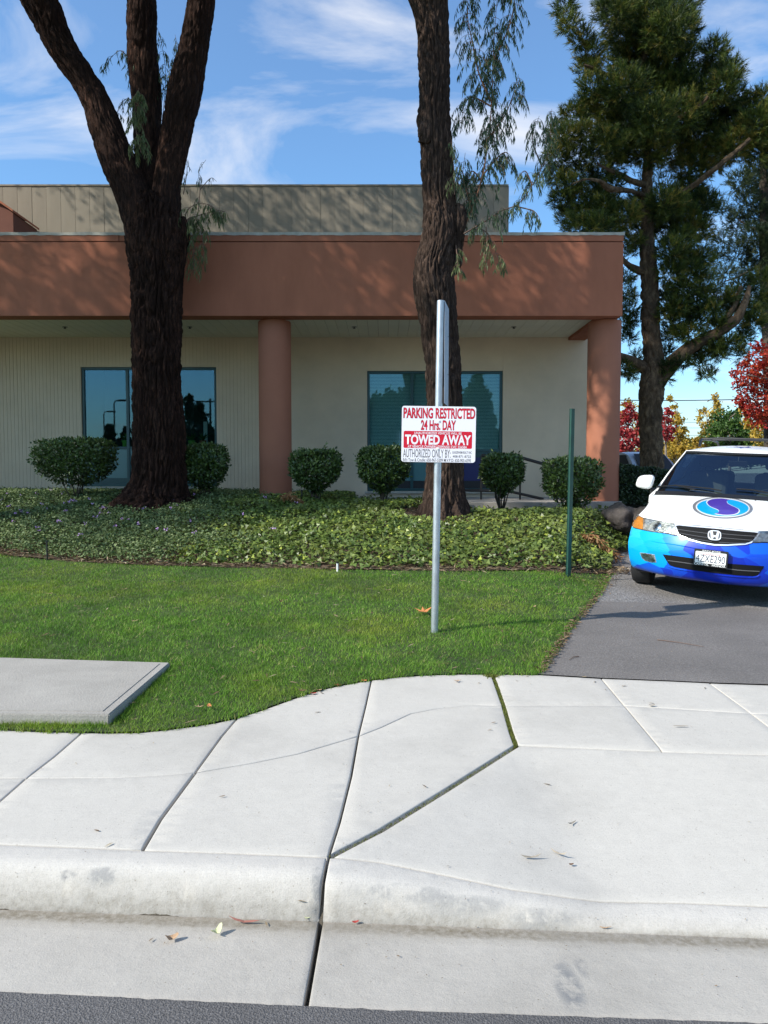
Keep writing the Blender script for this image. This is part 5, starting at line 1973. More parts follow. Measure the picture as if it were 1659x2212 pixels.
# dense rows
rowc = []
keyrow = []
for i in range(len(ROWS) - 1):
    keyrow.append(len(rowc))
    sharp = i in (12,)
    k_ = 1 if i == 12 else 4
    a, b = np.array(ROWS[i]), np.array(ROWS[i + 1])
    p0 = np.array(ROWS[max(0, i - 1)]) if i not in (13,) else a - (b - a)
    p3 = np.array(ROWS[min(len(ROWS) - 1, i + 2)]) if i not in (11,) else b + (b - a)
    for t_ in np.arange(k_) / k_:
        rowc.append(0.5 * (2 * a + (b - p0) * t_ + (2 * p0 - 5 * a + 4 * b - p3) * t_ ** 2 + (3 * a - p0 - 3 * b + p3) * t_ ** 3))
keyrow.append(len(rowc))
rowc.append(np.array(ROWS[-1]))
rowc = np.array(rowc)
NT = 40
ts = np.linspace(-1, 1, NT + 1)
ts = np.sign(ts) * np.abs(ts) ** .8


def skinpt(r_, t_):
    y, z, w, s, d = r_
    return (w * t_, y + s * abs(t_) ** 2.6, z - d * t_ * t_ - .012 * abs(t_) ** 6)


SV = [skinpt(r_, t_) for r_ in rowc for t_ in ts]
nr = len(rowc)
SF = [(j * (NT + 1) + i, j * (NT + 1) + i + 1, (j + 1) * (NT + 1) + i + 1, (j + 1) * (NT + 1) + i) for j in range(nr - 1) for i in range(NT)]
ws0, ws1 = keyrow[13], keyrow[15]
bk0, bk1 = keyrow[22], keyrow[23]
glassf, bodyf, backf = [], [], []
for idx, f in enumerate(SF):
    j, i = divmod(idx, NT)
    tm = abs(ts[i] + ts[i + 1]) / 2
    if ws0 <= j < ws1 and tm < .95:
        glassf.append(f)
    elif bk0 <= j < bk1 and tm < .85:
        backf.append(f)
    else:
        bodyf.append(f)
# sides
edge = {1: [SV[j * (NT + 1) + NT] for j in range(nr)], -1: [SV[j * (NT + 1)] for j in range(nr)]}
NZ = 16
side_body, side_glass = [], []


def side(sgn):
    E_ = np.array(edge[1])
    front = [e for e in range(nr) if e <= keyrow[8]]
    fz = E_[front][:, 2]
    top0 = keyrow[8]
    topc = E_[top0:keyrow[22] + 1]
    back = E_[keyrow[22]:]
    ys = list(np.unique(np.round(np.concatenate([np.arange(E_[top0][1] + .05, 4.9, .06)]), 3)))
    cols = []
    zs0 = np.linspace(.27, fz[-1], NZ + 1)
    cols.append([(np.interp(z, E_[front][:, 2], E_[front][:, 0]), np.interp(z, E_[front][:, 2], E_[front][:, 1]), z) for z in zs0])
    for y in ys:
        zt_ = np.interp(y, topc[:, 1], topc[:, 2])
        xt = np.interp(y, topc[:, 1], topc[:, 0])
        bl_ = .955 - .03 * max(0, (.9 - y)) - .06 * max(0, y - 4.4)
        z_b = .27
        col = []
        belt = min(1.08, zt_ - .02)
        for q in np.linspace(0, 1, NZ + 1):
            z = z_b + (zt_ - z_b) * q
            if z < belt:
                x_ = bl_ - .035 * max(0, (.5 - z) / .23) ** 2 - .012 * ((z - .75) / .3) ** 2
                if zt_ < 1.1:
                    g_ = (q) ** 5
                    x_ = x_ * (1 - g_) + xt * g_
            else:
                q2_ = (z - belt) / max(1e-3, zt_ - belt)
                xb = bl_ - .012 * ((belt - .75) / .3) ** 2
                x_ = xb + (xt - xb) * q2_ ** 1.0
            col.append((x_, y, z))
        cols.append(col)
    zs1 = np.linspace(.3, back[0][2], NZ + 1)
    bo = back[::-1]
    cols.append([(np.interp(z, bo[:, 2], bo[:, 0]), np.interp(z, bo[:, 2], bo[:, 1]), z) for z in zs1])
    V = [(sgn * p[0], p[1], p[2]) for c in cols for p in c]
    bf, gf = [], []
    for i in range(len(cols) - 1):
        for j in range(NZ):
            f = (i * (NZ + 1) + j, i * (NZ + 1) + j + 1, (i + 1) * (NZ + 1) + j + 1, (i + 1) * (NZ + 1) + j)
            c = np.mean([V[q] for q in f], 0)
            if min(math.hypot(c[1] - wy_, c[2] - .335) for wy_ in (.96, 3.96)) < .385:
                continue
            zt_ = max(V[f[0]][2], cols[i][-1][2])
            if c[2] > 1.10 and c[2] < zt_ - .10 and c[1] > 1.75 and c[1] < 4.7 and abs(c[1] - 2.45) > .05 and abs(c[1] - 3.45) > .05 and c[2] < 1.10 + (c[1] - 1.35) * .85:
                gf.append(f)
            else:
                bf.append(f)
    return V, bf, gf


BV, BF = list(SV), list(bodyf)
GV, GF = [], []
for s in (1, -1):
    V, bf, gf = side(s)
    n = len(BV)
    BV += V
    BF += [tuple(q + n for q in f) for f in bf]
    GV.append((V, gf))


def clean(name, V, Fc, mat, parent, smooth_=True, ang=35):
    me = mesh_of(name, V, Fc)
    bm = bmesh.new()
    bm.from_mesh(me)
    bmesh.ops.delete(bm, geom=[v for v in bm.verts if not v.link_faces], context='VERTS')
    bmesh.ops.remove_doubles(bm, verts=bm.verts, dist=.002)
    bmesh.ops.recalc_face_normals(bm, faces=bm.faces)
    bm.to_mesh(me)
    bm.free()
    me.polygons.foreach_set('use_smooth', [smooth_] * len(me.polygons))
    me.set_sharp_from_angle(angle=math.radians(ang))
    return link(name, me, parent, mat)


# wrap paint: white above, cyan to deep blue facets below (flat printed film)
def wrap_mat():
    m, t = material('wrap_paint')
    out = nd(t, 'ShaderNodeOutputMaterial')
    tcn = nd(t, 'ShaderNodeTexCoord')
    sp = nd(t, 'ShaderNodeSeparateXYZ')
    ln(t, tcn, 'Object', sp, 0)
    x, y, z = sp.outputs
    # faceted cells in a flattened space
    cb = nd(t, 'ShaderNodeCombineXYZ')
    t.links.new(mth(t, 'ADD', x, mth(t, 'MULTIPLY', y, .35)), cb.inputs[0])
    t.links.new(mth(t, 'MULTIPLY', y, .8), cb.inputs[1])
    t.links.new(mth(t, 'MULTIPLY', z, 1.7), cb.inputs[2])
    vo = nd(t, 'ShaderNodeTexVoronoi', inp={'Scale': 4.6, 'Randomness': 1.0})
    ln(t, cb, 0, vo, 'Vector')
    cs = nd(t, 'ShaderNodeSeparateXYZ')
    ln(t, vo, 'Color', cs, 0)
    vp = nd(t, 'ShaderNodeSeparateXYZ')
    ln(t, vo, 'Position', vp, 0)
    ax = mth(t, 'ABSOLUTE', mth(t, 'SUBTRACT', vp.outputs[0], .12))
    # 0 centre/low = deep blue, 1 outer/high = pale cyan
    g = mth(t, 'ADD', mth(t, 'MULTIPLY', ax, .92), mth(t, 'MULTIPLY', mth(t, 'SUBTRACT', vp.outputs[2], .95), .55))
    g = mth(t, 'ADD', g, mth(t, 'MULTIPLY', mth(t, 'SUBTRACT', cs.outputs[0], .5), .34))
    c = ramp(t, g, [(0.0, (.002, .022, .38)), (.20, (.003, .035, .48)), (.36, (.004, .11, .66)), (.52, (.0, .27, .80)), (.72, (.0, .38, .82)), (.95, (.03, .46, .80))])
    # white boundary: above the bumper line, dipping at the corners
    zb = mth(t, 'ADD', .735, mth(t, 'MULTIPLY', mth(t, 'ABSOLUTE', x), .02))
    zb = mth(t, 'SUBTRACT', zb, mth(t, 'MULTIPLY', mth(t, 'MAXIMUM', mth(t, 'SUBTRACT', y, .55), 0.0), .06))
    wmask = mth(t, 'GREATER_THAN', z, zb)
    c = mixc(t, wmask, c, (.80, .80, .79))
    b = nd(t, 'ShaderNodeBsdfPrincipled', inp={'Roughness': .38, 'Specular IOR Level': .35, 'Coat Weight': .3, 'Coat Roughness': .08})
    t.links.new(c, b.inputs['Base Color'])
    ln(t, b, 0, out, 0)
    return m


M['wrap'] = wrap_mat()
M['carwhite'] = principled('car_white', (.80, .80, .79), .3, coat=.7)
M['glass_car'] = glassmat('car_glass', (.42, .50, .50), .09, (.60, .74, .95))
M['slatgrey'] = principled('slat_grey', (.10, .10, .105), .3, spec=.6)
M['trimchrome'] = principled('trim_chrome', (.86, .87, .88), .22, metal=.55)
M['matteblack'] = principled('matte_black', (.008, .008, .009), .7, spec=.15)
M['glass_lamp'] = glassmat('lamp_glass', (.92, .93, .92), .10, (1, 1, 1), .03)
M['seam'] = principled('seam', (.05, .05, .05), .8)
M['amber'] = principled('amber_lens', (.58, .25, .05), .2, coat=.8, var=.25, vscale=30)
M['lampin'] = principled('lamp_reflector', (.44, .46, .45), .3, metal=.6, var=.7, vscale=24, bump=.01, bscale=45)
M['seat'] = principled('seat_cloth', (.22, .22, .19), .9)
M['dash'] = principled('dashboard', (.13, .13, .12), .8)
body = clean('body', BV, BF, 'wrap', van)
wsh = clean('windshield', SV, glassf, 'glass_car', van)
clean('rear_window', SV, backf, 'glass_car', van)
for V, gf in GV:
    clean('side_window', V, gf, 'glass_car', van)

bvh = BVHTree.FromPolygons([Vector(v) for v in BV] , BF + glassf)


def cast(px, py):
    """where the measured sight line meets the van's skin, in van coordinates"""
    o = VI @ Vector((0, 0, EYE))
    d = (VI.to_3x3() @ ray(px, py)).normalized()
    h_, nrm_, _, _ = bvh.ray_cast(o, d)
    if h_ is None:
        # nearest point of the skin to the sight line
        best = None
        for q in np.linspace(7.5, 11, 120):
            nn = bvh.find_nearest(o + d * q)
            if nn[0] is not None and (best is None or nn[3] < best[3]):
                best = nn
        h_, nrm_ = best[0], best[1]
    if nrm_.dot(d) > 0:
        nrm_ = -nrm_
    return h_, nrm_


def CA(x, y):
    return ((2450 + x / 2.89) * .54861, (1700 + y / 2.89) * .54861)


def CB(x, y):
    return ((2450 + x / 2.89) * .54861, (2000 + y / 2.89) * .54861)


def decal(name, pts, off, mat, parent, thick=.012, step=3.0, holes=None, mirror=False, closed=True):
    """a shaped patch lying on the van's skin: outline measured on the photograph, given real thickness"""
    p = resample([Vector(q) for q in pts] + [Vector(pts[0])], step)[:-1]
    xs = [q.x for q in p]
    ys = [q.y for q in p]
    gx, gy = np.meshgrid(np.arange(min(xs), max(xs), step), np.arange(min(ys), max(ys), step))
    gx, gy = gx.ravel() + .31 * step, gy.ravel() + .27 * step
    k = inside(gx, gy, [(q.x, q.y) for q in p])
    vs, fs = cdt_fill([p], list(zip(gx[k], gy[k])), None)
    hits = [cast(*v) for v in vs]
    V = [h_ + n_ * off for h_, n_ in hits]
    Fc = [tuple(f) for f in fs]
    # rim down into the skin
    n0 = len(V)
    np_ = len(p)
    for i in range(np_):
        h_, n_ = hits[i]
        V.append(h_ + n_ * (off - thick))
    Fc += [(i, (i + 1) % np_, n0 + (i + 1) % np_, n0 + i) for i in range(np_)]
    out = []
    for sg in ((1, -1) if mirror else (1,)):
        VV = [(sg * v[0], v[1], v[2]) for v in V]
        me = mesh_of(name, VV, Fc)
        bm = bmesh.new()
        bm.from_mesh(me)
        bmesh.ops.recalc_face_normals(bm, faces=bm.faces)
        tot = Vector((0, 0, 0))
        for f in bm.faces:
            tot += f.normal * f.calc_area()
        if tot.dot(hits[0][1] if sg > 0 else Vector((-hits[0][1].x, hits[0][1].y, hits[0][1].z))) < 0:
            bmesh.ops.reverse_faces(bm, faces=bm.faces)
        bm.to_mesh(me)
        bm.free()
        me.polygons.foreach_set('use_smooth', [True] * len(me.polygons))
        me.set_sharp_from_angle(angle=math.radians(45))
        out.append(link(name, me, parent, mat))
    return out


def stripe(name, pts, w, off, mat, parent, mirror=False, r_=None, rads=None):
    """a bar laid along the skin through measured points"""
    hs = [cast(*q) for q in pts]
    P_ = [h_ + n_ * off for h_, n_ in hs]
    P_ = [Vector(q) for q in catmull([tuple(q) for q in P_], 5)] if len(P_) > 2 else P_
    out = []
    for sg in ((1, -1) if mirror else (1,)):
        m = MB()
        m.tube([(sg * q.x, q.y, q.z) for q in P_], w / 2, 6)
        out.append(m.build(name, mat, parent, smooth_=True))
    return out


# headlights: clear lens over reflector with amber corner
lamp = [CB(*q) for q in ((178, 85), (245, 118), (400, 150), (585, 190), (600, 200), (628, 312), (500, 290), (330, 268), (200, 243), (128, 222), (130, 180), (150, 120))]
for o in decal('headlight', lamp, .004, 'lampin', van, mirror=True):
    pass
hl = [o for o in van.children if o.name.startswith('headlight')]
amb = [CB(*q) for q in ((176, 90), (245, 122), (238, 245), (200, 240), (132, 220), (134, 180), (152, 124))]
for i, sg in enumerate((1, -1)):
    pass
ao = decal('turn_signal', amb, .008, 'amber', van, mirror=True)
lens = decal('lens', lamp, .016, 'glass_lamp', van, mirror=True)
for i in range(2):
    for ch in (ao[i], lens[i]):
        ch.parent = hl[i]
for lx_ in ((400, 215, 26),):
    for sg in (1, -1):
        h_, n_ = cast(*CB(lx_[0], lx_[1]))
        m = MB()
        v, f = [], []
        ctr = Vector((sg * h_.x, h_.y, h_.z)) + Vector((sg * n_.x, n_.y, n_.z)) * .006
        m.tube([ctr, ctr + Vector((sg * n_.x, n_.y, n_.z)) * .006], [.055, .045], 20)
        o = m.build('bulb_bowl', 'chrome', hl[0] if sg > 0 else hl[1], smooth_=True)

for o_i, o_ in enumerate(stripe('lamp_gap', lamp + [lamp[0]], .008, .003, 'seam', van, mirror=True)):
    pass
# grille
gr = decal('grille', [CB(*q) for q in ((596, 190), (640, 186), (800, 204), (1060, 226), (1300, 250), (1510, 265), (1572, 274), (1560, 300), (1510, 362), (1470, 402), (1400, 422), (1200, 434), (1050, 432), (900, 408), (760, 370), (660, 334), (634, 310), (618, 240))], .012, 'trimchrome', van)[0]
decal('grille_opening', [CB(*q) for q in ((614, 210), (650, 206), (800, 222), (1060, 244), (1300, 268), (1500, 284), (1545, 292), (1530, 318), (1480, 378), (1440, 396), (1390, 406), (1200, 418), (1052, 414), (910, 392), (770, 356), (672, 320), (646, 300), (632, 250))], .0135, 'matteblack', gr, thick=.006)
for (pts) in (((630, 250), (800, 275), (980, 298)), ((645, 290), (800, 318), (980, 345)), ((760, 345), (900, 370), (1020, 388)),
              ((1130, 300), (1330, 318), (1525, 330)), ((1130, 345), (1330, 362), (1495, 376)), ((1100, 395), (1250, 405), (1400, 406))):
    stripe('slat', [CB(*q) for q in pts], .007, .015, 'slatgrey', gr)
# emblem: rounded frame with the H
H1 = CB(1052, 322)


def ring_pts(cx, cy, rx, ry, p=3.0, n=28, sh=.06):
    out = []
    for i in range(n):
        a = 2 * math.pi * i / n
        c, s = math.cos(a), math.sin(a)
        x_, y_ = math.copysign(abs(c) ** (2 / p), c) * rx, math.copysign(abs(s) ** (2 / p), s) * ry
        out.append(CB(cx + x_, cy + y_ + sh * x_))
    return out


emb = decal('emblem', ring_pts(1052, 322, 76, 54), .026, 'trimchrome', gr, step=1.5)[0]
decal('emblem_field', ring_pts(1052, 322, 62, 44), .0275, 'black', emb, thick=.003, step=1.5)
decal('emblem_letter', [CB(*q) for q in ((1004, 272), (1030, 276), (1040, 322), (1070, 326), (1082, 282), (1106, 286), (1092, 366), (1070, 366), (1068, 346), (1042, 342), (1036, 360), (1012, 356))], .0295, 'trimchrome', emb, thick=.003, step=1.5)
# lower intake
li = decal('lower_intake', [CB(*q) for q in ((462, 528), (560, 540), (820, 575), (1190, 632), (1500, 655), (1612, 664), (1600, 690), (1540, 766), (1480, 776), (1300, 764), (1000, 735), (760, 700), (600, 672), (540, 650), (505, 600))], .004, 'matteblack', van)[0]
stripe('slat', [CB(*q) for q in ((520, 598), (700, 622), (880, 650))], .010, .006, 'slatgrey', li)
stripe('slat', [CB(*q) for q in ((1180, 690), (1350, 710), (1560, 722))], .010, .006, 'slatgrey', li)
stripe('intake_lip', [CB(*q) for q in ((505, 640), (545, 672), (700, 706), (1000, 750), (1300, 782), (1500, 788), (1560, 765))], .014, .002, 'wrap', li)
# bumper crease
stripe('bumper_crease', [CB(*q) for q in ((190, 350), (400, 390), (640, 425), (830, 462))], .012, -.001, 'wrap', van)
# fog lights
fg = decal('fog_light', [CB(*q) for q in ((205, 508), (260, 512), (370, 530), (392, 618), (330, 618), (260, 598), (228, 570))], .006, 'lampin', van, mirror=True)
for i, o in enumerate(fg):
    pass
fl_ = decal('fog_lens', [CB(*q) for q in ((214, 515), (262, 519), (363, 537), (382, 610), (332, 610), (264, 590), (236, 566))], .011, 'glass_lamp', van, mirror=True)
for i in range(2):
    fl_[i].parent = fg[i]
# licence plate with dealer frame
pc, pn = cast(*CB(1012, 568))
plate = bpy.data.objects.new('license_plate', None)
COL.objects.link(plate)
plate.parent = van
plate.location = pc + Vector((0, -.045, 0))
plate.rotation_euler = (math.radians(-3), math.radians(.8), 0)
m = MB()
m.prism(rrect(-.162, .162, -.085, .085, .01), -.006, .03)
m.build('plate_frame', 'black', plate)
m = MB()
m.prism(rrect(-.147, .147, -.056, .062, .008), -.0075, -.0055)
m.build('plate_face', 'white', plate)
M['platered'] = principled('plate_red', (.40, .04, .05), .6)
M['plateblue'] = principled('plate_blue', (.02, .03, .07), .6)
lettering('lettering', 'SAN JOSE', -.085, .090, .064, .079, -.0066, 'white', plate, .02)
lettering('lettering', 'California', -.078, .088, .030, .056, -.0078, 'platered', plate, .0, .35)
lettering('lettering', '4ZXE290', -.138, .138, -.046, .030, -.0079, 'plateblue', plate, .0)
lettering('lettering', 'CAPITOL', -.152, -.012, -.079, -.059, -.0066, 'white', plate, .02)
lettering('lettering', 'HONDA', .020, .148, -.079, -.059, -.0066, 'white', plate, .02)
# hood emblem: grey ring, white ring, cyan field, purple comma-wave with white outline
def ell(cx, cy, rx, ry, n=56, sh=0.035):
    return [CA(cx + rx * math.cos(2 * math.pi * i / n), cy + ry * math.sin(2 * math.pi * i / n) + sh * rx * math.cos(2 * math.pi * i / n)) for i in range(n)]


M['ringgrey'] = principled('ring_grey', (.33, .33, .35), .3, metal=.5)
M['cyan'] = principled('emblem_cyan', (.0, .38, .80), .3, coat=.5)
M['purple'] = principled('emblem_purple', (.075, .035, .36), .3, coat=.5)
he = decal('hood_emblem', ell(1143, 865, 343, 124), .0012, 'ringgrey', van, thick=.004, step=2.5)[0]
decal('emblem_ring', ell(1144, 865, 308, 110), .0020, 'carwhite', he, thick=.003, step=2.5)
decal('emblem_cyan', ell(1144, 865, 293, 98), .0028, 'cyan', he, thick=.003, step=2.5)
PUR = [(965, 808), (985, 786), (1030, 770), (1100, 763), (1160, 766), (1228, 779), (1195, 786), (1190, 804), (1205, 825), (1260, 852), (1308, 876), (1326, 898), (1312, 924), (1270, 941), (1210, 948), (1140, 946), (1055, 931), (1090, 925), (1101, 906), (1085, 887), (1020, 861), (982, 836)]
pc_ = catmull([(*q, 0) for q in PUR + [PUR[0]]], 3)[:-1]
cx0, cy0 = 1144, 857
decal('emblem_outline', [CA(cx0 + (q[0] - cx0) * 1.07, cy0 + (q[1] - cy0) * 1.09) for q in pc_], .0036, 'carwhite', he, thick=.003, step=2.0)
decal('emblem_wave', [CA(q[0], q[1]) for q in pc_], .0044, 'purple', he, thick=.003, step=2.0)
# roof decal arrow
M['roofblue'] = principled('roof_blue', (.02, .10, .42), .35, var=.4, vscale=6, coat=.5)
rd = decal('roof_decal', [CA(*q) for q in ((1185, 124), (1600, 130), (1350, 190))], .002, 'roofblue', van, thick=.004, step=3)
# seams: hood to fender and hood front edge
M['seam'] = principled('seam', (.05, .05, .05), .8)
stripe('hood_seam', [CA(*q) for q in ((372, 655), (345, 710), (300, 800), (262, 890), (245, 985))] + [CB(246, 118)], .005, -.0005, 'seam', van, mirror=True)
stripe('bumper_gap', [CB(*q) for q in ((130, 224), (200, 245), (330, 270), (500, 293), (628, 314))], .005, .0005, 'seam', van, mirror=True)
stripe('bumper_end_gap', [CB(*q) for q in ((96, 300), (112, 250), (128, 224))], .005, .0, 'seam', van, mirror=True)
stripe('hood_edge', [CB(*q) for q in ((246, 118), (400, 148), (600, 184), (800, 198), (1060, 221), (1300, 244), (1570, 268))], .009, .004, 'seam', van)
# washer jets
for q in ((855, 733), (1516, 785)):
    h_, n_ = cast(*CA(*q))
    m = MB()
    m.tube([h_ - n_ * .002, h_ + n_ * .007], [.009, .006], 8)
    m.build('washer_jet', 'signgrey', van)
# cowl below the windscreen and black glass border
cowl = MB()
n = 24
v, f = [], []
for i in range(n + 1):
    t_ = -1 + 2 * i / n
    a = Vector(skinpt(ROWS[12], t_ * .98))
    b = Vector(skinpt(ROWS[13], t_ * .98))
    v += [a + Vector((0, -.02, .006)), b + Vector((0, .035, .030)), b + Vector((0, .045, .018))]
    if i:
        k_ = (i - 1) * 3
        f += [(k_, k_ + 3, k_ + 4, k_ + 1), (k_ + 1, k_ + 4, k_ + 5, k_ + 2)]
cowl.add(v, f)
cowl.build('cowl', 'black', van)
wsb = MB()
for t_ in (-.955, .955):
    wsb.tube([Vector(skinpt(rowc[j], t_)) for j in range(ws0, ws1 + 1)], .012, 6)
wsb.tube([Vector(skinpt(rowc[ws1], t_)) + Vector((0, -.01, .004)) for t_ in np.linspace(-.955, .955, 20)], .016, 6)
wsb.build('windshield_seal', 'black', van, smooth_=True)
# wipers
for pts in (((400, 640), (620, 628), (800, 668), (840, 676)), ((1130, 690), (1010, 665), (760, 640), (600, 625)), ((1300, 668), (1480, 680), (1700, 720))):
    P_ = [cast(*CA(*q))[0] + cast(*CA(*q))[1] * .022 for q in pts]
    m = MB()
    m.tube(P_, .009, 6)
    m.build('wiper', 'black', van)
# roof rails
for sg in (1, -1):
    pr = [(.52, 2.42, 1.70), (.53, 2.55, 1.775), (.545, 3.0, 1.80), (.55, 3.9, 1.80), (.54, 4.5, 1.77), (.53, 4.62, 1.70)]
    m = MB()
    m.tube([(sg * a, b, c) for a, b, c in pr], .017, 8)
    m.build('roof_rail', 'black', van, smooth_=True)
for y in (2.75, 3.75):
    m = MB()
    m.tube([(-.545, y, 1.795), (-.3, y, 1.815), (.3, y, 1.815), (.545, y, 1.795)], .014, 8)
    m.build('cross_bar', 'black', van, smooth_=True)
# roof seam
stripe('roof_seam', [CA(*q) for q in ((780, 196), (820, 160), (905, 127))], .012, -.002, 'seam', van, mirror=True)
# mirrors
for sg in (1, -1):
    bm = bmesh.new()
    bmesh.ops.create_uvsphere(bm, u_segments=24, v_segments=16, radius=1)
    for v in bm.verts:
        c = v.co
        p_ = 3.4
        k_ = (abs(c.x) ** p_ + abs(c.y) ** p_ + abs(c.z) ** p_) ** (-1 / p_)
        c *= k_
        y_ = c.y * .075 * (1 if c.y < 0 else .5)
        v.co = Vector((sg * (1.015 + c.x * .108 - .02 * c.z), 1.60 + y_ + .035 * abs(c.x) * 0 - .05 * (c.x - 1) * -.6, 1.222 + c.z * .088 * (1 - .12 * c.x)))
    me = bpy.data.meshes.new('side_mirror')
    bm.to_mesh(me)
    bm.free()
    me.polygons.foreach_set('use_smooth', [True] * len(me.polygons))
    mo = link('side_mirror', me, van, 'carwhite')
    m = MB()
    m.box(min(sg * .84, sg * .96), max(sg * .84, sg * .96), 1.56, 1.64, 1.10, 1.15, .015)
    m.build('mirror_arm', 'black', mo)
# antenna on the passenger fender
h_, n_ = cast(*CA(305, 700))
m = MB()
tip = VI @ at(588.5 / 1, 10, 9) if False else h_ + Vector((.13, .55, 1.00))
m.tube([h_ - Vector((0, 0, .02)), h_ + Vector((0, 0, .06))], .009, 8)
m.tube([h_ + Vector((0, 0, .05)), tip], .0022, 5)
m.build('antenna', 'black', van)
# wheels
for (wy_) in (.96, 3.96):
    for sg in (1, -1):
        w = bpy.data.objects.new('wheel', None)
        COL.objects.link(w)
        w.parent = van
        w.location = (sg * .835, wy_, .355)
        m = MB()
        pr = [(-.105, .20), (-.11, .255), (-.10, .30), (-.07, .318), (.07, .318), (.10, .30), (.11, .255), (.105, .20)]
        v, f = [], []
        n = 40
        for a, r_ in pr:
            v += [(a, r_ * math.cos(2 * math.pi * i / n), r_ * math.sin(2 * math.pi * i / n)) for i in range(n)]
        for j in range(len(pr) - 1):
            for i in range(n):
                a, b = j * n + i, j * n + (i + 1) % n
                f.append((a, b, b + n, a + n))
        m.add(v, f)
        for gx_ in (-.045, 0, .045):
            pass
        m.build('tyre', 'rubber', w, smooth_=True)
        m = MB()
        m.tube([(-.09, 0, 0), (.09, 0, 0)], .205, 28)
        for i in range(7):
            a = 2 * math.pi * i / 7
            m.tube([(sg * .095, .03 * math.cos(a), .03 * math.sin(a)), (sg * .10, .19 * math.cos(a), .19 * math.sin(a))], [.03, .022], 6)
        m.build('rim', 'steel', w)
    m = MB()
    m.box(-.72, .72, wy_ - .38, wy_ + .38, .30, .74)
    m.build('wheel_well', 'black', van)
m = MB()
m.box(-.84, .84, .50, 4.9, .24, .34, .02)
m.build('underbody', 'black', van)
# cabin
cab = MB()
cab.box(-.78, .78, 1.45, 1.95, .70, 1.08, .06)
cab.build('dashboard', 'dash', van)
cab = MB()
cab.box(-.85, .85, 1.5, 4.8, .45, .55)
cab.build('cabin_floor', 'dash', van)
for sg in (1, -1):
    for y0_ in (2.35, 3.2):
        s_ = bpy.data.objects.new('seat', None)
        COL.objects.link(s_)
        s_.parent = van
        s_.location = (sg * .40, y0_, .55)
        m = MB()
        m.box(-.25, .25, -.25, .25, 0, .38, .06)
        m.build('seat_cushion', 'seat', s_)
        m = MB()
        m.box(-.24, .24, .18, .32, .36, .82, .06)
        m.build('seat_back', 'seat', s_)
        m = MB()
        m.box(-.13, .13, .20, .30, .87, 1.03, .04)
        m.tube([(-.05, .25, .8), (-.05, .25, .9)], .008, 6)
        m.tube([(.05, .25, .8), (.05, .25, .9)], .008, 6)
        m.build('headrest', 'seat', s_)
m = MB()
n = 28
m.tube([(.38 + .185 * math.cos(2 * math.pi * i / n), 1.98 - .05 * math.sin(2 * math.pi * i / n), 1.03 + .17 * math.sin(2 * math.pi * i / n)) for i in range(n + 1)], .013, 8)
m.build('steering_wheel', 'black', van, smooth_=True)
m = MB()
m.box(-.11, .11, 1.98, 2.0, 1.46, 1.53, .008)
m.tube([(0, 2.0, 1.52), (0, 2.03, 1.58)], .008, 6)
m.build('inside_mirror', 'black', van)
# paper on the dashboard
m = MB()
m.box(-.45, -.22, 1.42, 1.50, 1.085, 1.09)
m.build('dashboard_paper', 'white', van)

# ------------------------------------------------------------------ a car parked behind the hedge
q = at(1392, 1000, 21.5)
car = thing('parked_car', 'silver car parked behind the hedge, partly hidden by the pine trunk', 'car', (q.x, 21.5, .42))
ztop = at(1380, 977, 21.5).z - .42
M['silver'] = principled('silver_paint', (.48, .50, .54), .3, metal=.4, coat=.6)
prof = [(-2.1, .3), (-2.15, .6), (-2.0, .82), (-1.2, .95), (-.75, 1.0), (-.1, ztop - .06), (.5, ztop), (1.1, ztop - .03), (1.75, ztop - .28), (2.1, .95), (2.18, .6), (2.1, .3)]
pf = catmull([(a, b, 0) for a, b in prof], 4)
m = MB()
v, f = [], []
nn = len(pf)
for t_ in np.linspace(-1, 1, 13):
    for a, b, _ in pf:
        w_ = .86 - .20 * max(0, (b - .95) / (ztop - .95)) ** 1.1
        v.append((t_ * w_, a, b - .03 * t_ ** 4))
for i in range(12):
    for j in range(nn - 1):
        k_ = i * nn + j
        f.append((k_, k_ + nn, k_ + nn + 1, k_ + 1))
for i in (0, 12):
    f.append(tuple(range(i * nn, i * nn + nn)))
m.add(v, f)
m.build('body', 'silver', car, smooth_=True)
m = MB()
zw = ztop - .08
m.add([(-.66, -.70, 1.03), (.66, -.70, 1.03), (.55, -.14, zw), (-.55, -.14, zw)], [(0, 1, 2, 3)])
for v_ in range(len(m.v)):
    m.v[v_] = (m.v[v_][0], m.v[v_][1] - .03, m.v[v_][2] + .03)
m.build('windshield', 'black', car)
for sg in (1, -1):
    m = MB()
    m.add([(sg * .85, -.55, 1.02), (sg * .845, 1.6, 1.02), (sg * .70, 1.2, zw), (sg * .69, -.02, zw)], [(0, 1, 2, 3)])
    m.build('side_window', 'black', car)
    for y in (-1.35, 1.35):
        m = MB()
        m.tube([(sg * .72, y, .31), (sg * .90, y, .31)], .31, 24)
        m.build('wheel', 'rubber', car)
car.rotation_euler = (0, 0, math.radians(24))


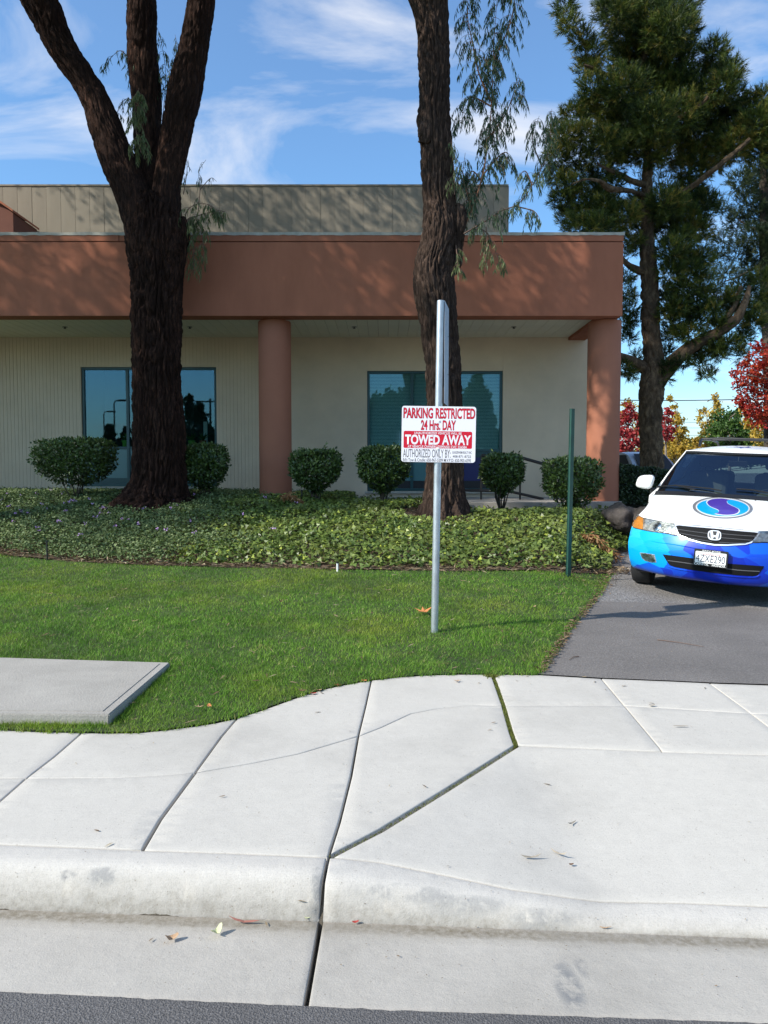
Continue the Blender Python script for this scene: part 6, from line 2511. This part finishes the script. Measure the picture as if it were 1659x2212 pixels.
# ------------------------------------------------------------------ pine
def tufts(centers, mat, parent, name='needles', nl=.13, per=16, dens=1.0, w=.006, upbias=.5):
    """centers: (x,y,z,r). tufts of needles on shoots spread through each clump"""
    P_, A_ = [], []
    for (x, y, z, r_) in centers:
        k_ = max(10, int(150 * dens * (r_ / .45) ** 2))
        d = unit(k_)
        rad = rng.random(k_) ** .33
        lump = 1 + .30 * noise3(d * 1.8 + x * 3)
        p = d * (rad * lump)[:, None] * [r_, r_, r_ * .85]
        P_.append(p + [x, y, z])
        A_.append(d * .8 + [0, 0, upbias] + rng.normal(size=(k_, 3)) * .35)
    P_ = np.concatenate(P_)
    A_ = np.concatenate(A_)
    A_ /= np.linalg.norm(A_, axis=1)[:, None]
    n = len(P_)
    tone = np.clip(.5 + .35 * noise3(P_ * 1.1) + .22 * rng.normal(size=n), 0, 1)
    pp = np.repeat(P_, per, 0)
    aa = np.repeat(A_, per, 0)
    t_ = rng.uniform(-.04, .12, n * per)
    dirs = aa + rng.normal(size=(n * per, 3)) * .5
    pp = pp + aa * t_[:, None]
    V, Fc, rr = leaf_cloud(pp, dirs, unit(n * per), rng.uniform(.7, 1.2, n * per) * nl, w, TRI, np.clip(np.repeat(tone, per) + rng.normal(size=n * per) * .07, 0, 1))
    link(name, meshnp(name, V, Fc, False, rr), parent, mat, world=True)


YP = 17.5
PBASE = at(1405, 1012, YP)
pt = thing('pine_tree', 'tall pine with pale flaking upper bark rising behind the hedge', 'tree', (PBASE.x, YP, .45))
rows = [(1060, 1381, 1434), (1010, 1382, 1431), (900, 1381, 1430), (850, 1382, 1432), (800, 1387, 1436), (740, 1388, 1426), (680, 1386, 1422), (600, 1385, 1420), (540, 1384, 1416), (480, 1386, 1412), (380, 1388, 1410), (250, 1386, 1404), (100, 1384, 1398), (-60, 1384, 1394)]
link('trunk', trunk_mesh('trunk', px_ctrl(rows, YP), .045, 110, .045, seed=21., freq=(6, 3.2)), pt, 'pine', world=True)


def branch(pts, parent, mat='pine', seed=1., d=.02, seg=40):
    c = []
    for (a, b, rpx, dy) in pts:
        q = at(a, b, YP + dy)
        c.append((q.x, q.y, q.z, rpx / F * (YP + dy)))
    link('branch', trunk_mesh('branch', c, d, seg, .06, seed=seed, wob=.012), parent, mat, world=True)


branch([(1405, 850, 16, 0), (1440, 800, 17, -.1), (1474, 765, 15, -.2), (1510, 740, 13, -.3), (1545, 722, 12, -.4), (1580, 698, 11, -.5), (1598, 678, 9, -.5), (1610, 650, 7, -.4), (1618, 620, 4, -.2)], pt, seed=3.)
branch([(1548, 722, 8, -.4), (1565, 695, 7, -.4), (1585, 665, 6, -.3), (1600, 620, 5, -.2)], pt, seed=4.)
branch([(1400, 800, 13, 0), (1370, 782, 11, -.1), (1342, 772, 9, -.2), (1310, 765, 7, .2)], pt, seed=5.)
branch([(1400, 590, 8, 0), (1375, 582, 8, -.1), (1355, 570, 6, -.2), (1335, 552, 5, -.3)], pt, seed=6.)
branch([(1398, 400, 6, 0), (1365, 392, 6, -.3), (1335, 375, 5, -.6), (1312, 366, 3, -.8), (1290, 352, 2, -1.0)], pt, seed=7.)
branch([(1398, 425, 6, 0), (1360, 412, 5, -.5), (1318, 408, 6, -.9), (1296, 392, 4, -1.1), (1262, 388, 2, -1.2), (1235, 398, 1.5, -1.2)], pt, seed=8.)
branch([(1395, 200, 6, 0), (1350, 180, 5, -.3), (1300, 155, 3, -.6), (1262, 140, 2, -.7)], pt, seed=9.)
branch([(1398, 300, 8, 0), (1460, 260, 6, -.3), (1520, 220, 4, -.7), (1560, 160, 3, -.8)], pt, seed=10.)
branch([(1400, 460, 8, 0), (1470, 420, 6, -.3), (1550, 360, 5, -.7), (1620, 300, 4, -.9)], pt, seed=11.)
CL = [(1222, 20, 26), (1232, 55, 24), (1255, 85, 26), (1275, 115, 28), (1262, 150, 22), (1285, 150, 22),
      (1330, -20, 50), (1330, 25, 45), (1385, -10, 60), (1400, 40, 60), (1345, 75, 45), (1440, 70, 55), (1400, 110, 55), (1465, 10, 48), (1480, 60, 34), (1360, 130, 45), (1440, 140, 55), (1488, 110, 26),
      (1350, 190, 52), (1410, 195, 55), (1465, 190, 50), (1545, 105, 24), (1545, 135, 32), (1572, 150, 26), (1520, 165, 36), (1560, 185, 34), (1515, 215, 42), (1585, 165, 20),
      (1280, 190, 32), (1268, 225, 28), (1305, 225, 40), (1310, 265, 40), (1350, 255, 50), (1410, 260, 55), (1470, 250, 50), (1545, 240, 42), (1590, 205, 22),
      (1310, 305, 34), (1350, 315, 46), (1400, 320, 50), (1455, 315, 50), (1510, 290, 46), (1580, 260, 42), (1620, 235, 36), (1650, 215, 28), (1640, 270, 45), (1590, 310, 45), (1545, 335, 45), (1640, 325, 40), (1500, 360, 42), (1680, 260, 40), (1680, 320, 40),
      (1240, 250, 30), (1205, 290, 26), (1230, 290, 30), (1262, 290, 24), (1205, 335, 30), (1240, 335, 24), (1202, 380, 26), (1225, 400, 30), (1215, 430, 28), (1250, 425, 22), (1272, 345, 18), (1285, 320, 22),
      (1300, 375, 26), (1325, 350, 24), (1255, 375, 26), (1330, 395, 22), (1285, 410, 24), (1310, 430, 26), (1450, 545, 34), (1490, 590, 32), (1520, 560, 24), (1460, 660, 28), (1490, 720, 28), (1530, 675, 26), (1560, 700, 22), (1555, 760, 20), (1228, 470, 26), (1262, 460, 34), (1250, 490, 30), (1300, 455, 36), (1320, 485, 36), (1350, 465, 34), (1290, 490, 32), (1375, 440, 26), (1400, 465, 36), (1440, 440, 44), (1440, 480, 40), (1485, 430, 44), (1480, 475, 40), (1525, 440, 30), (1505, 500, 34), (1470, 520, 32), (1390, 505, 26), (1370, 520, 20),
      (1360, 545, 18), (1350, 600, 18), (1352, 640, 22), (1360, 670, 20), (1350, 700, 18), (1358, 730, 16), (1370, 690, 14), (1350, 800, 20), (1365, 805, 18), (1375, 770, 10),
      (1450, 590, 30), (1470, 560, 30), (1500, 560, 26), (1440, 640, 24), (1475, 625, 30), (1445, 680, 24), (1475, 680, 30), (1505, 650, 30), (1520, 610, 22), (1530, 640, 22), (1445, 720, 20), (1612, 668, 22), (1590, 655, 22), (1625, 690, 20), (1600, 712, 14), (1500, 690, 28), (1460, 720, 18), (1440, 760, 16), (1445, 790, 16), (1436, 815, 14),
      (1495, 765, 22), (1520, 755, 24), (1545, 755, 22), (1475, 785, 16), (1515, 785, 16), (1570, 740, 20), (1590, 745, 18), (1610, 730, 16), (1630, 700, 22), (1600, 765, 14), (1521, 812, 12), (1535, 808, 12), (1550, 705, 20), (1560, 660, 24), (1580, 640, 20), (1650, 650, 24), (1640, 600, 24)]
cs = []
for (a, b, r_) in CL:
    dy = rng.uniform(-1.1, .8) * (1 if b < 520 else .5)
    q = at(a, b, YP + dy)
    cs.append((q.x, q.y, q.z, r_ / F * (YP + dy) * .92))
tufts(cs, 'needle', pt, nl=.115, per=20, dens=2.6, w=.011)
# crown mass at the back, giving depth behind the clumps
cs = []
for (a, b, r_) in [(1390, 0, 70), (1400, 120, 80), (1400, 230, 95), (1480, 300, 90), (1350, 300, 60), (1430, 420, 80), (1490, 460, 60), (1300, 400, 40), (1330, 470, 50), (1580, 290, 60), (1480, 640, 30)]:
    q = at(a, b, YP + 1.0)
    cs.append((q.x, q.y, q.z, r_ / F * (YP + 1.0)))
tufts(cs, 'needle', pt, name='needles', nl=.15, per=14, dens=.45, w=.013)
# second pine behind, darker
YP2 = 25.0
b2 = at(1640, 1012, YP2)
pt2 = thing('pine_tree', 'darker pine farther back at the right edge, behind the tall pine', 'tree', (b2.x + .5, YP2, .42))
c_ = [(at(a, b, YP2).x, YP2, at(a, b, YP2).z, r_) for (a, b, r_) in ((1668, 1000, .24), (1664, 800, .22), (1655, 600, .18), (1650, 450, .14), (1650, 300, .08))]
link('trunk', trunk_mesh('trunk', c_, .03, 40, .12, seed=31., wob=.02), pt2, 'wood_dark', world=True)
cs = []
for (a, b, r_) in [(1640, 380, 34), (1600, 390, 28), (1670, 420, 40), (1615, 440, 32), (1650, 470, 34), (1590, 480, 26), (1625, 510, 30), (1560, 520, 20), (1595, 545, 28), (1650, 540, 32), (1625, 580, 28), (1570, 590, 22), (1600, 620, 24), (1640, 625, 28), (1660, 660, 24), (1548, 560, 16), (1580, 660, 16), (1625, 670, 18), (1550, 620, 14), (1560, 450, 18), (1700, 500, 60), (1710, 600, 60), (1700, 380, 60), (1535, 590, 12)]:
    q = at(a, b, YP2 + rng.uniform(-.8, .8))
    cs.append((q.x, q.y, q.z, r_ / F * YP2))
tufts(cs, 'needle_dark', pt2, nl=.16, per=14, dens=1.25, w=.015)
for (p0, p1, r_) in (((1655, 560), (1560, 610), .05), ((1655, 500), (1590, 470), .05), ((1660, 640), (1600, 680), .05), ((1655, 420), (1600, 400), .04)):
    a, b = at(*p0, YP2), at(*p1, YP2)
    link('branch', trunk_mesh('branch', [(*a, r_), (*(a.lerp(b, .5) + Vector((0, 0, -.1))), r_ * .8), (*b, r_ * .3)], .008, 14, .15, seed=p0[0], wob=.01), pt2, 'wood_dark', world=True)


# ------------------------------------------------------------------ autumn trees and far planting
def leafy(name, label, clumps, Y, mat, leaf=.11, dens=1.0, group='autumn trees beyond the parking lot', trunk_px=None, spread=.8, mats=None, trunk_r=.09, cat='tree'):
    xs = [at(c[0], c[1], Y).x for c in clumps]
    bx_ = at(trunk_px, 1000, Y).x if trunk_px else float(np.mean(xs))
    t = thing(name, label, cat, (bx_, Y, .42), group)
    zt_ = max(at(c[0], c[1], Y).z for c in clumps)
    m = MB()
    m.tube([(bx_, Y, .3), (bx_ + .03, Y, .42 + (zt_ - .4) * .5), (bx_ - .02, Y, .42 + (zt_ - .4) * .9)], [trunk_r, trunk_r * .6, trunk_r * .15], 8)
    m.build('trunk', 'bare', t, world=True)
    m = MB()
    P_ = []
    for (a, b, r_) in clumps:
        q = np.array(at(a, b, Y + rng.uniform(-spread, spread)))
        R_ = r_ / F * Y
        k_ = int(dens * 260 * (R_ / .5) ** 2)
        sub_c = unit(14) * rng.uniform(.2, .95, 14)[:, None]
        pp = sub_c[rng.integers(0, 14, k_)] + rng.normal(size=(k_, 3)) * .24
        P_.append(q + pp * R_)
        m.tube([(bx_, Y, max(.6, q[2] - R_ * 1.5)), tuple(q)], [.03, .01], 5)
    m.build('branches', 'bare', t, world=True)
    P_ = np.concatenate(P_)
    P_ = P_[P_[:, 2] > .45]
    n = len(P_)
    V, Fc, rr = leaf_cloud(P_, unit(n), unit(n), rng.uniform(.6, 1.2, n) * leaf, rng.uniform(.5, 1, n) * leaf, DIAMOND, np.clip(.5 + .3 * noise3(P_ * 1.5) + .2 * rng.normal(size=n), 0, 1))
    link('crown', meshnp('crown', V, Fc, False, rr), t, mat, world=True)
    return t


leafy('maple_tree', 'bright red autumn tree seen between the corner column and the pine trunk', [(1355, 885, 14), (1350, 905, 18), (1372, 900, 14), (1345, 935, 18), (1365, 935, 18), (1350, 965, 20), (1375, 960, 16), (1385, 920, 14), (1390, 960, 14), (1340, 975, 14), (1370, 985, 12), (1330, 930, 16), (1325, 960, 16)], 31, 'red', leaf=.13, dens=2.1)
leafy('maple_tree', 'narrow red autumn tree just right of the pine trunk', [(1445, 890, 11), (1440, 910, 14), (1450, 925, 11), (1436, 935, 15), (1446, 945, 9), (1425, 900, 14), (1425, 930, 14)], 33, 'red', leaf=.13, dens=2.0)
leafy('liquidambar_tree', 'tall thin yellow autumn tree with its top over the wires, right of the pine trunk', [(1447, 862, 8), (1455, 880, 9), (1462, 895, 10), (1455, 905, 12), (1470, 912, 10), (1462, 930, 12), (1478, 930, 10), (1470, 950, 14), (1455, 955, 14), (1485, 952, 12), (1465, 975, 16), (1450, 980, 16), (1440, 965, 12), (1483, 975, 12)], 38, 'yellow', leaf=.15, dens=1.7)
leafy('liquidambar_tree', 'tall yellow autumn tree with two tops, middle of the gap above the van', [(1544, 857, 7), (1548, 872, 10), (1552, 890, 13), (1538, 895, 10), (1518, 888, 9), (1512, 905, 9), (1520, 920, 9), (1535, 915, 8), (1530, 935, 12), (1548, 915, 10), (1545, 935, 12), (1515, 945, 14), (1500, 955, 12), (1530, 955, 16), (1505, 970, 14), (1525, 975, 16), (1492, 975, 12)], 40, 'yellow', leaf=.15, dens=1.7)
leafy('liquidambar_tree', 'pale yellow treetop showing above the red tree beside the column', [(1358, 868, 10), (1348, 875, 9), (1368, 880, 9), (1375, 900, 10), (1345, 900, 10), (1385, 930, 20), (1390, 960, 20)], 41, 'yellow', leaf=.15, dens=1.3)
leafy('round_tree', 'dense round green tree behind the roof rack of the van', [(1555, 908, 20), (1545, 930, 20), (1575, 905, 20), (1595, 900, 12), (1600, 885, 9), (1592, 925, 24), (1565, 935, 24), (1540, 948, 18), (1610, 935, 24), (1580, 955, 24), (1555, 962, 20), (1620, 960, 24), (1600, 965, 20)], 30, 'greent', leaf=.13, dens=2.6, trunk_px=1575)
leafy('maple_tree', 'large dark red and orange autumn tree at the right edge above the van', [(1640, 755, 20), (1615, 775, 16), (1640, 790, 26), (1605, 790, 14), (1590, 805, 14), (1620, 815, 24), (1600, 825, 18), (1650, 830, 28), (1625, 850, 24), (1610, 870, 20), (1640, 875, 26), (1600, 865, 14), (1630, 900, 22), (1655, 900, 24), (1670, 770, 30), (1690, 820, 36), (1690, 870, 36), (1615, 895, 12)], 24, 'redor', leaf=.10, dens=2.3, trunk_px=1700, trunk_r=.12)
leafy('liquidambar_tree', 'golden yellow foliage at the right edge below the dark red crown', [(1600, 875, 7), (1608, 890, 10), (1620, 915, 14), (1640, 920, 16), (1655, 940, 18), (1635, 945, 16), (1675, 930, 26), (1650, 965, 18), (1615, 905, 10)], 27, 'yellow', leaf=.12, dens=2.2, trunk_px=1680)
# low planting closing the view at the far side of the lot
cl_ = [(a, rng.uniform(985, 1000), 16) for a in range(1290, 1760, 14)]
leafy('far_shrubs', 'low mixed shrubs along the far side of the parking lot', cl_, 46, 'greent', leaf=.2, dens=1.2, group=None, spread=1.5, cat='shrubs')
cl_ = [(a, rng.uniform(965, 985), 15) for a in range(1430, 1560, 9)]
leafy('far_shrubs', 'golden autumn shrubs at the foot of the yellow trees', cl_, 44, 'yellow', leaf=.18, dens=1.6, group=None, spread=1.0, cat='shrubs')

# wires
M['wire'] = principled('wire', (.02, .02, .022), .6)
t = thing('power_line', 'dark overhead cable crossing the sky behind the pine trunk', 'cable', (0, 33, 4.9))
m = MB()
a, b = at(1100, 856, 33), at(1750, 857, 33)
m.tube([a.lerp(b, s_) + Vector((0, 0, -.28 * 4 * s_ * (1 - s_) * .6)) for s_ in np.linspace(0, 1, 14)], .020, 5)
m.build('cable', 'wire', t, world=True)
for yy_, r_ in ((912, .016), (924, .016), (940, .016), (953, .014)):
    t = thing('power_line', {912: 'uppermost of the thin distant wires between the yellow trees', 924: 'second of the thin distant wires between the yellow trees', 940: 'third of the thin distant wires between the yellow trees', 953: 'lowest of the thin distant wires between the yellow trees'}[yy_], 'cable', (0, 60, 5), 'thin distant wires')
    m = MB()
    m.tube([at(1250, yy_, 60), at(1500, yy_ + .5, 60), at(1750, yy_, 60)], r_, 4)
    m.build('cable', 'wire', t, world=True)


# ------------------------------------------------------------------ the other side of the street (seen only in the glass)
def mirror_at(px, py, yv, wall=16.465):
    """a point behind the camera whose mirror image in the front glass is seen at px, py"""
    q = at(px, py, yv)
    return Vector((q.x, 2 * wall - q.y, q.z))


def back_tree(clumps, yv, mat, label, leaf, dens, tp, name='street_tree'):
    c = [(*mirror_at(a, b, yv), r_ / F * yv) for a, b, r_ in clumps]
    bx_ = mirror_at(tp, 1000, yv)
    t = thing(name, label, 'tree', (bx_.x, bx_.y, 0), 'trees on the other side of the street')
    m = MB()
    zt_ = max(q[2] for q in c)
    m.tube([(bx_.x, bx_.y, -.05), (bx_.x, bx_.y, zt_ * .85)], [.18, .05], 8)
    m.build('trunk', 'wood_dark', t, world=True)
    P_ = []
    for (x, y, z, r_) in c:
        k_ = int(dens * 120 * r_ ** 2) + 40
        P_.append(np.array([x, y, z]) + unit(k_) * (rng.random(k_)[:, None] ** .4) * r_ * (1 + .3 * rng.normal(size=(k_, 1)) * .4))
    P_ = np.concatenate(P_)
    P_ = P_[P_[:, 2] > .1]
    n = len(P_)
    V, Fc, rr = leaf_cloud(P_, unit(n), unit(n), rng.uniform(.6, 1.2, n) * leaf, leaf * .8, DIAMOND, rng.random(n))
    link('crown', meshnp('crown', V, Fc, False, rr), t, mat, world=True)


back_tree([(408, 860, 5), (407, 875, 8), (410, 890, 12), (425, 885, 8), (420, 905, 16), (432, 880, 5), (438, 900, 10), (425, 930, 26), (445, 930, 16), (440, 960, 26), (412, 960, 22), (460, 950, 20)], 75, 'hedge', 'dark conifers mirrored in the first window', .5, 3.0, 425)
back_tree([(237, 925, 8), (240, 940, 12), (230, 960, 18), (215, 968, 16), (190, 968, 18), (250, 965, 16), (272, 930, 8), (270, 950, 12), (275, 970, 16), (170, 975, 16), (290, 965, 18), (315, 960, 20), (340, 955, 22), (365, 950, 22), (390, 960, 20)], 70, 'hedge', 'low dark trees mirrored in the first window', .4, 2.4, 240)
back_tree([(1032, 818, 10), (1030, 840, 18), (1022, 860, 24), (1042, 862, 20), (1030, 890, 34), (1010, 900, 26), (1050, 905, 20), (1030, 940, 44), (1065, 950, 26), (1000, 950, 30), (1085, 970, 26)], 52, 'greent', 'big round crowned tree mirrored in the second window', .35, 3.6, 1030)
back_tree([(815, 870, 18), (845, 862, 18), (870, 858, 16), (890, 850, 20), (800, 890, 24), (830, 895, 30), (870, 890, 34), (905, 880, 34), (820, 935, 40), (870, 935, 44), (920, 930, 44), (780, 930, 34), (950, 935, 40), (980, 950, 30)], 56, 'greent', 'broad green tree row mirrored in the second window', .38, 3.2, 860)
for (a, b, yv, lab) in ((266, 865, 78, 'taller street lamp mirrored in the first window'), (233, 889, 96, 'farther street lamp mirrored in the first window')):
    q = mirror_at(246 if a == 266 else 224, b, yv)
    t = thing('street_lamp', lab, 'street lamp', (q.x, q.y, 0), 'street lamps across the street')
    m = MB()
    m.tube([(0, 0, 0), (0, 0, q.z - .3), (.15, 0, q.z - .05), (.5, 0, q.z)], [.09, .07, .06, .05], 10)
    m.build('pole', 'blackmetal', t)
    m = MB()
    m.box(.45, 1.5, -.18, .18, q.z - .09, q.z + .09, .06)
    m.build('lamp_head', 'blackmetal', t)
q = mirror_at(454, 867, 84)
t = thing('utility_pole', 'wooden utility pole with crossarm mirrored in the first window', 'utility pole', (q.x, q.y, 0))
m = MB()
m.tube([(0, 0, 0), (0, 0, q.z + .3)], [.16, .11], 10)
m.build('pole', 'wood_dark', t)
m = MB()
m.box(-1.6, 1.6, -.06, .06, q.z - .1, q.z + .06)
m.build('crossarm', 'wood_dark', t)
# far pavement and verge over there
sheet('far_verge', [(-60, -10.5), (60, -10.5), (60, -40), (-60, -40)], 4, 'turf', .02, hf=lambda x, y: np.zeros(len(x)) + .05)

# ------------------------------------------------------------------ single leaves on the ground
def maple_pts(n=5):
    pts = []
    for i in range(n):
        a = math.pi / 2 + (i - (n - 1) / 2) * 1.05
        pts += [(math.cos(a - .38) * .38, math.sin(a - .38) * .38), (math.cos(a), math.sin(a))]
    a = math.pi / 2 + (n / 2) * 1.05
    pts.append((math.cos(a - .15) * .38, math.sin(a - .15) * .38))
    return pts + [(0, -.3)]


M['lf_red'] = principled('fallen_red', (.36, .045, .035), .7, var=.3, vscale=30)
M['lf_orange'] = principled('fallen_orange', (.50, .19, .06), .7, var=.35, vscale=25)
M['lf_rust'] = principled('fallen_rust', (.30, .12, .09), .7)
M['lf_tan'] = principled('fallen_tan', (.42, .27, .16), .8, var=.3, vscale=25)
M['lf_pale'] = principled('fallen_pale', (.50, .52, .30), .7, var=.2, vscale=25)
M['lf_brown'] = principled('fallen_brown', (.14, .075, .04), .8, var=.3, vscale=25)
M['lf_grey'] = principled('fallen_grey', (.33, .28, .22), .8, var=.3, vscale=25)


def fallen(px, py, size, mt, kind, label, rot=0., lift=.004, group=None, curl=.3):
    p = G(px, py)
    onlawn = inside(np.array([p.x]), np.array([p.y]), lawn_poly)[0]
    t = None
    if kind == 'maple':
        pts = maple_pts()
    elif kind == 'oval':
        pts = [(math.cos(a) * 1.0, math.sin(a) * .5) for a in np.linspace(0, 2 * math.pi, 13)[:-1]]
    else:
        pts = [(-1, 0), (-.6, .10), (0, .15), (.6, .10), (1, 0), (.6, -.06), (0, -.08), (-.6, -.06)]
    v = [(0, 0, 0)]
    for (a, b) in pts:
        r_ = math.hypot(a, b)
        v.append((a * size, b * size, size * curl * r_ * r_ * (.6 + .7 * random.random()) + (-.1 * size * b * a)))
    n = len(pts)
    top = [(0, 1 + i, 1 + (i + 1) % n) for i in range(n)]
    v2 = v + [(a, b, c - .0012) for a, b, c in v]
    k_ = len(v)
    f = top + [(k_, k_ + 1 + (i + 1) % n, k_ + 1 + i) for i in range(n)] + [(1 + i, k_ + 1 + i, k_ + 1 + (i + 1) % n, 1 + (i + 1) % n) for i in range(n)]
    m = MB()
    m.add(v2, f)
    o = m.build('fallen_leaf', mt, None)
    o.location = (p.x, p.y, p.z + lift + (.03 if onlawn else .006))
    o.rotation_euler = (random.uniform(-.15, .15), random.uniform(-.15, .15), rot)
    tag(o, label, 'leaf', group)
    return o


fallen(917, 1331, .10, 'lf_orange', 'maple', 'large curled orange brown leaf in the grass against the sign post', 1.2, .015, curl=.22)
fallen(430, 1541, .028, 'lf_tan', 'maple', 'tan leaf in the grass near the walk, left of an orange one', .4, .01)
fallen(452, 1540, .026, 'lf_orange', 'oval', 'small orange leaf in the grass near the walk, right of a tan one', 1.9, .012)
fallen(653, 1503, .03, 'lf_brown', 'maple', 'brown leaf on the lawn edge by the curve of the walk', .2)
fallen(676, 1501, .024, 'lf_red', 'oval', 'small dark red leaf on the lawn edge beside a brown leaf', .6)
fallen(690, 1494, .024, 'lf_tan', 'oval', 'curled tan leaf on the grass edge between two red leaves', 1.0)
fallen(730, 1483, .026, 'lf_red', 'maple', 'bright red star shaped leaf at the edge of the lawn and walk', 2.2)
fallen(988, 1474, .028, 'lf_tan', 'maple', 'crumpled tan leaf lying on the walk near the mossy joint', .7)
fallen(787, 1473, .02, 'lf_orange', 'oval', 'orange leaf where the narrow joint meets the lawn', .3)
fallen(1154, 1319, .022, 'lf_tan', 'oval', 'small tan leaf in the grass between the sign and the driveway', .8, .01)
fallen(607, 1309, .03, 'lf_brown', 'maple', 'dark brown leaf standing up in the middle of the lawn', .4, .012, curl=.9)
fallen(571, 1297, .026, 'lf_pale', 'sliver', 'pale green leaf in the lawn left of a dark brown leaf', 2.2, .01)
fallen(370, 2034, .024, 'lf_tan', 'oval', 'crumpled brown leaf fragment lying in the gutter', .6, curl=.7)
fallen(468, 2022, .026, 'lf_pale', 'oval', 'folded pale green leaf lying in the gutter', 1.1, .004, curl=1.0)
fallen(527, 1997, .055, 'lf_rust', 'sliver', 'long thin reddish brown leaf lying along the gutter', -.05)
fallen(664, 1988, .012, 'lf_pale', 'maple', 'tiny pale leaf scrap beside the dark crack at the kerb foot', .5)
fallen(768, 1997, .012, 'lf_red', 'oval', 'tiny red leaf scrap at the kerb foot right of the dark crack', .2)
fallen(1147, 1857, .042, 'lf_grey', 'sliver', 'long greyish curled leaf on the apron slab', .1, curl=.3)
fallen(1207, 1849, .038, 'lf_grey', 'sliver', 'thin greyish leaf pointing down right on the apron slab', -.8, curl=.3)
fallen(1235, 1783, .034, 'lf_grey', 'sliver', 'thin greyish leaf pointing up right on the apron slab', .8, curl=.3)
fallen(1234, 1872, .010, 'lf_brown', 'oval', 'tiny brown leaf scrap on the apron slab', .1)
fallen(1308, 2010, .02, 'lf_tan', 'sliver', 'short tan leaf lying in the gutter toward the right', -.1)
fallen(1408, 1527, .02, 'lf_grey', 'oval', 'small grey leaf on the walk by the driveway, left one', .1)
fallen(1470, 1572, .045, 'lf_grey', 'sliver', 'long straight grey leaf on the walk by the driveway', .0, curl=.1)
for (a, b, rt, wh) in ((268, 1280, .2, 'left of the first window corner, near the ivy'), (168, 1318, .5, 'straight behind the middle of the utility slab'), (292, 1350, .1, 'in front of the big forked trunk, above the slab'), (560, 1262, -.3, 'just in front of the ivy, below the middle column'),
                      (838, 1282, .3, 'a step to the left behind the sign post'), (1205, 1290, .2, 'in the grass just left of the green post foot'), (1000, 1262, -.1, 'near the ivy edge behind the sign post'), (105, 1290, .2, 'near the left black stake')):
    fallen(a, b, rng.uniform(.03, .045), 'lf_tan', 'sliver', 'slender tan leaf on the lawn ' + wh, rt, .008, 'slender tan leaves in the lawn')
# twigs on the driveway
for (a0, b0, a1, b1, lab) in ((1420, 1385, 1520, 1400, 'thin dry twig lying on the dark driveway'), (1250, 1421, 1230, 1428, 'short dry twig on the driveway near the lawn edge')):
    p, q = G(a0, b0), G(a1, b1)
    m = MB()
    m.tube([p + Vector((0, 0, .012)), p.lerp(q, .5) + Vector((0, .02, .014)), q + Vector((0, 0, .012))], [.004, .003, .002], 5)
    tag(m.build('fallen_twig', 'twig', None), lab, 'twig')


# dead orange fern-like fronds in the ivy
def frond(px, py, w, label, n, spread, cat='dead branch'):
    p = G(px, py)
    t = thing('dead_branch', label, cat, (p.x, p.y, p.z + .12), 'dead orange branches lying on the ivy')
    LP, LA = [], []
    m = MB()
    for i in range(4):
        a = rng.uniform(-.6, .6)
        pts = [Vector((-w * .5, 0, .12)), Vector((-w * .1, -.05 - .1 * i * .3, .10 + .02 * i)), Vector((w * .5, -.10 * i * .6, .0 + .02 * i - spread))]
        m.tube(pts, [.006, .004, .002], 5)
        C_ = catmull([tuple(q) for q in pts], 12)
        for q in C_:
            for k_ in range(n):
                LP.append(q + rng.normal(size=3) * .012)
                LA.append([rng.normal() * .5 + .3, -.3 + rng.normal() * .3, rng.normal() * .45 - .5])
    m.build('stems', 'twig_orange', t)
    LP, LA = np.array(LP), np.array(LA)
    V, Fc, rr = leaf_cloud(LP, LA, unit(len(LP)), rng.uniform(.06, .12, len(LP)), .018, LANCE, rng.random(len(LP)))
    link('dead_leaves', meshnp('dead_leaves', V, Fc, False, rr), t, 'dry')


frond(1285, 1198, .55, 'dead orange branch lying on the ivy between the green post and the van', 3, .18)
frond(632, 1103, .35, 'small dead orange branch on the ivy below the shrub right of the middle column', 2, .02)
frond(1240, 1050 + 70, .25, 'dead twig with dry leaves under the shrub by the corner column', 1, .02)
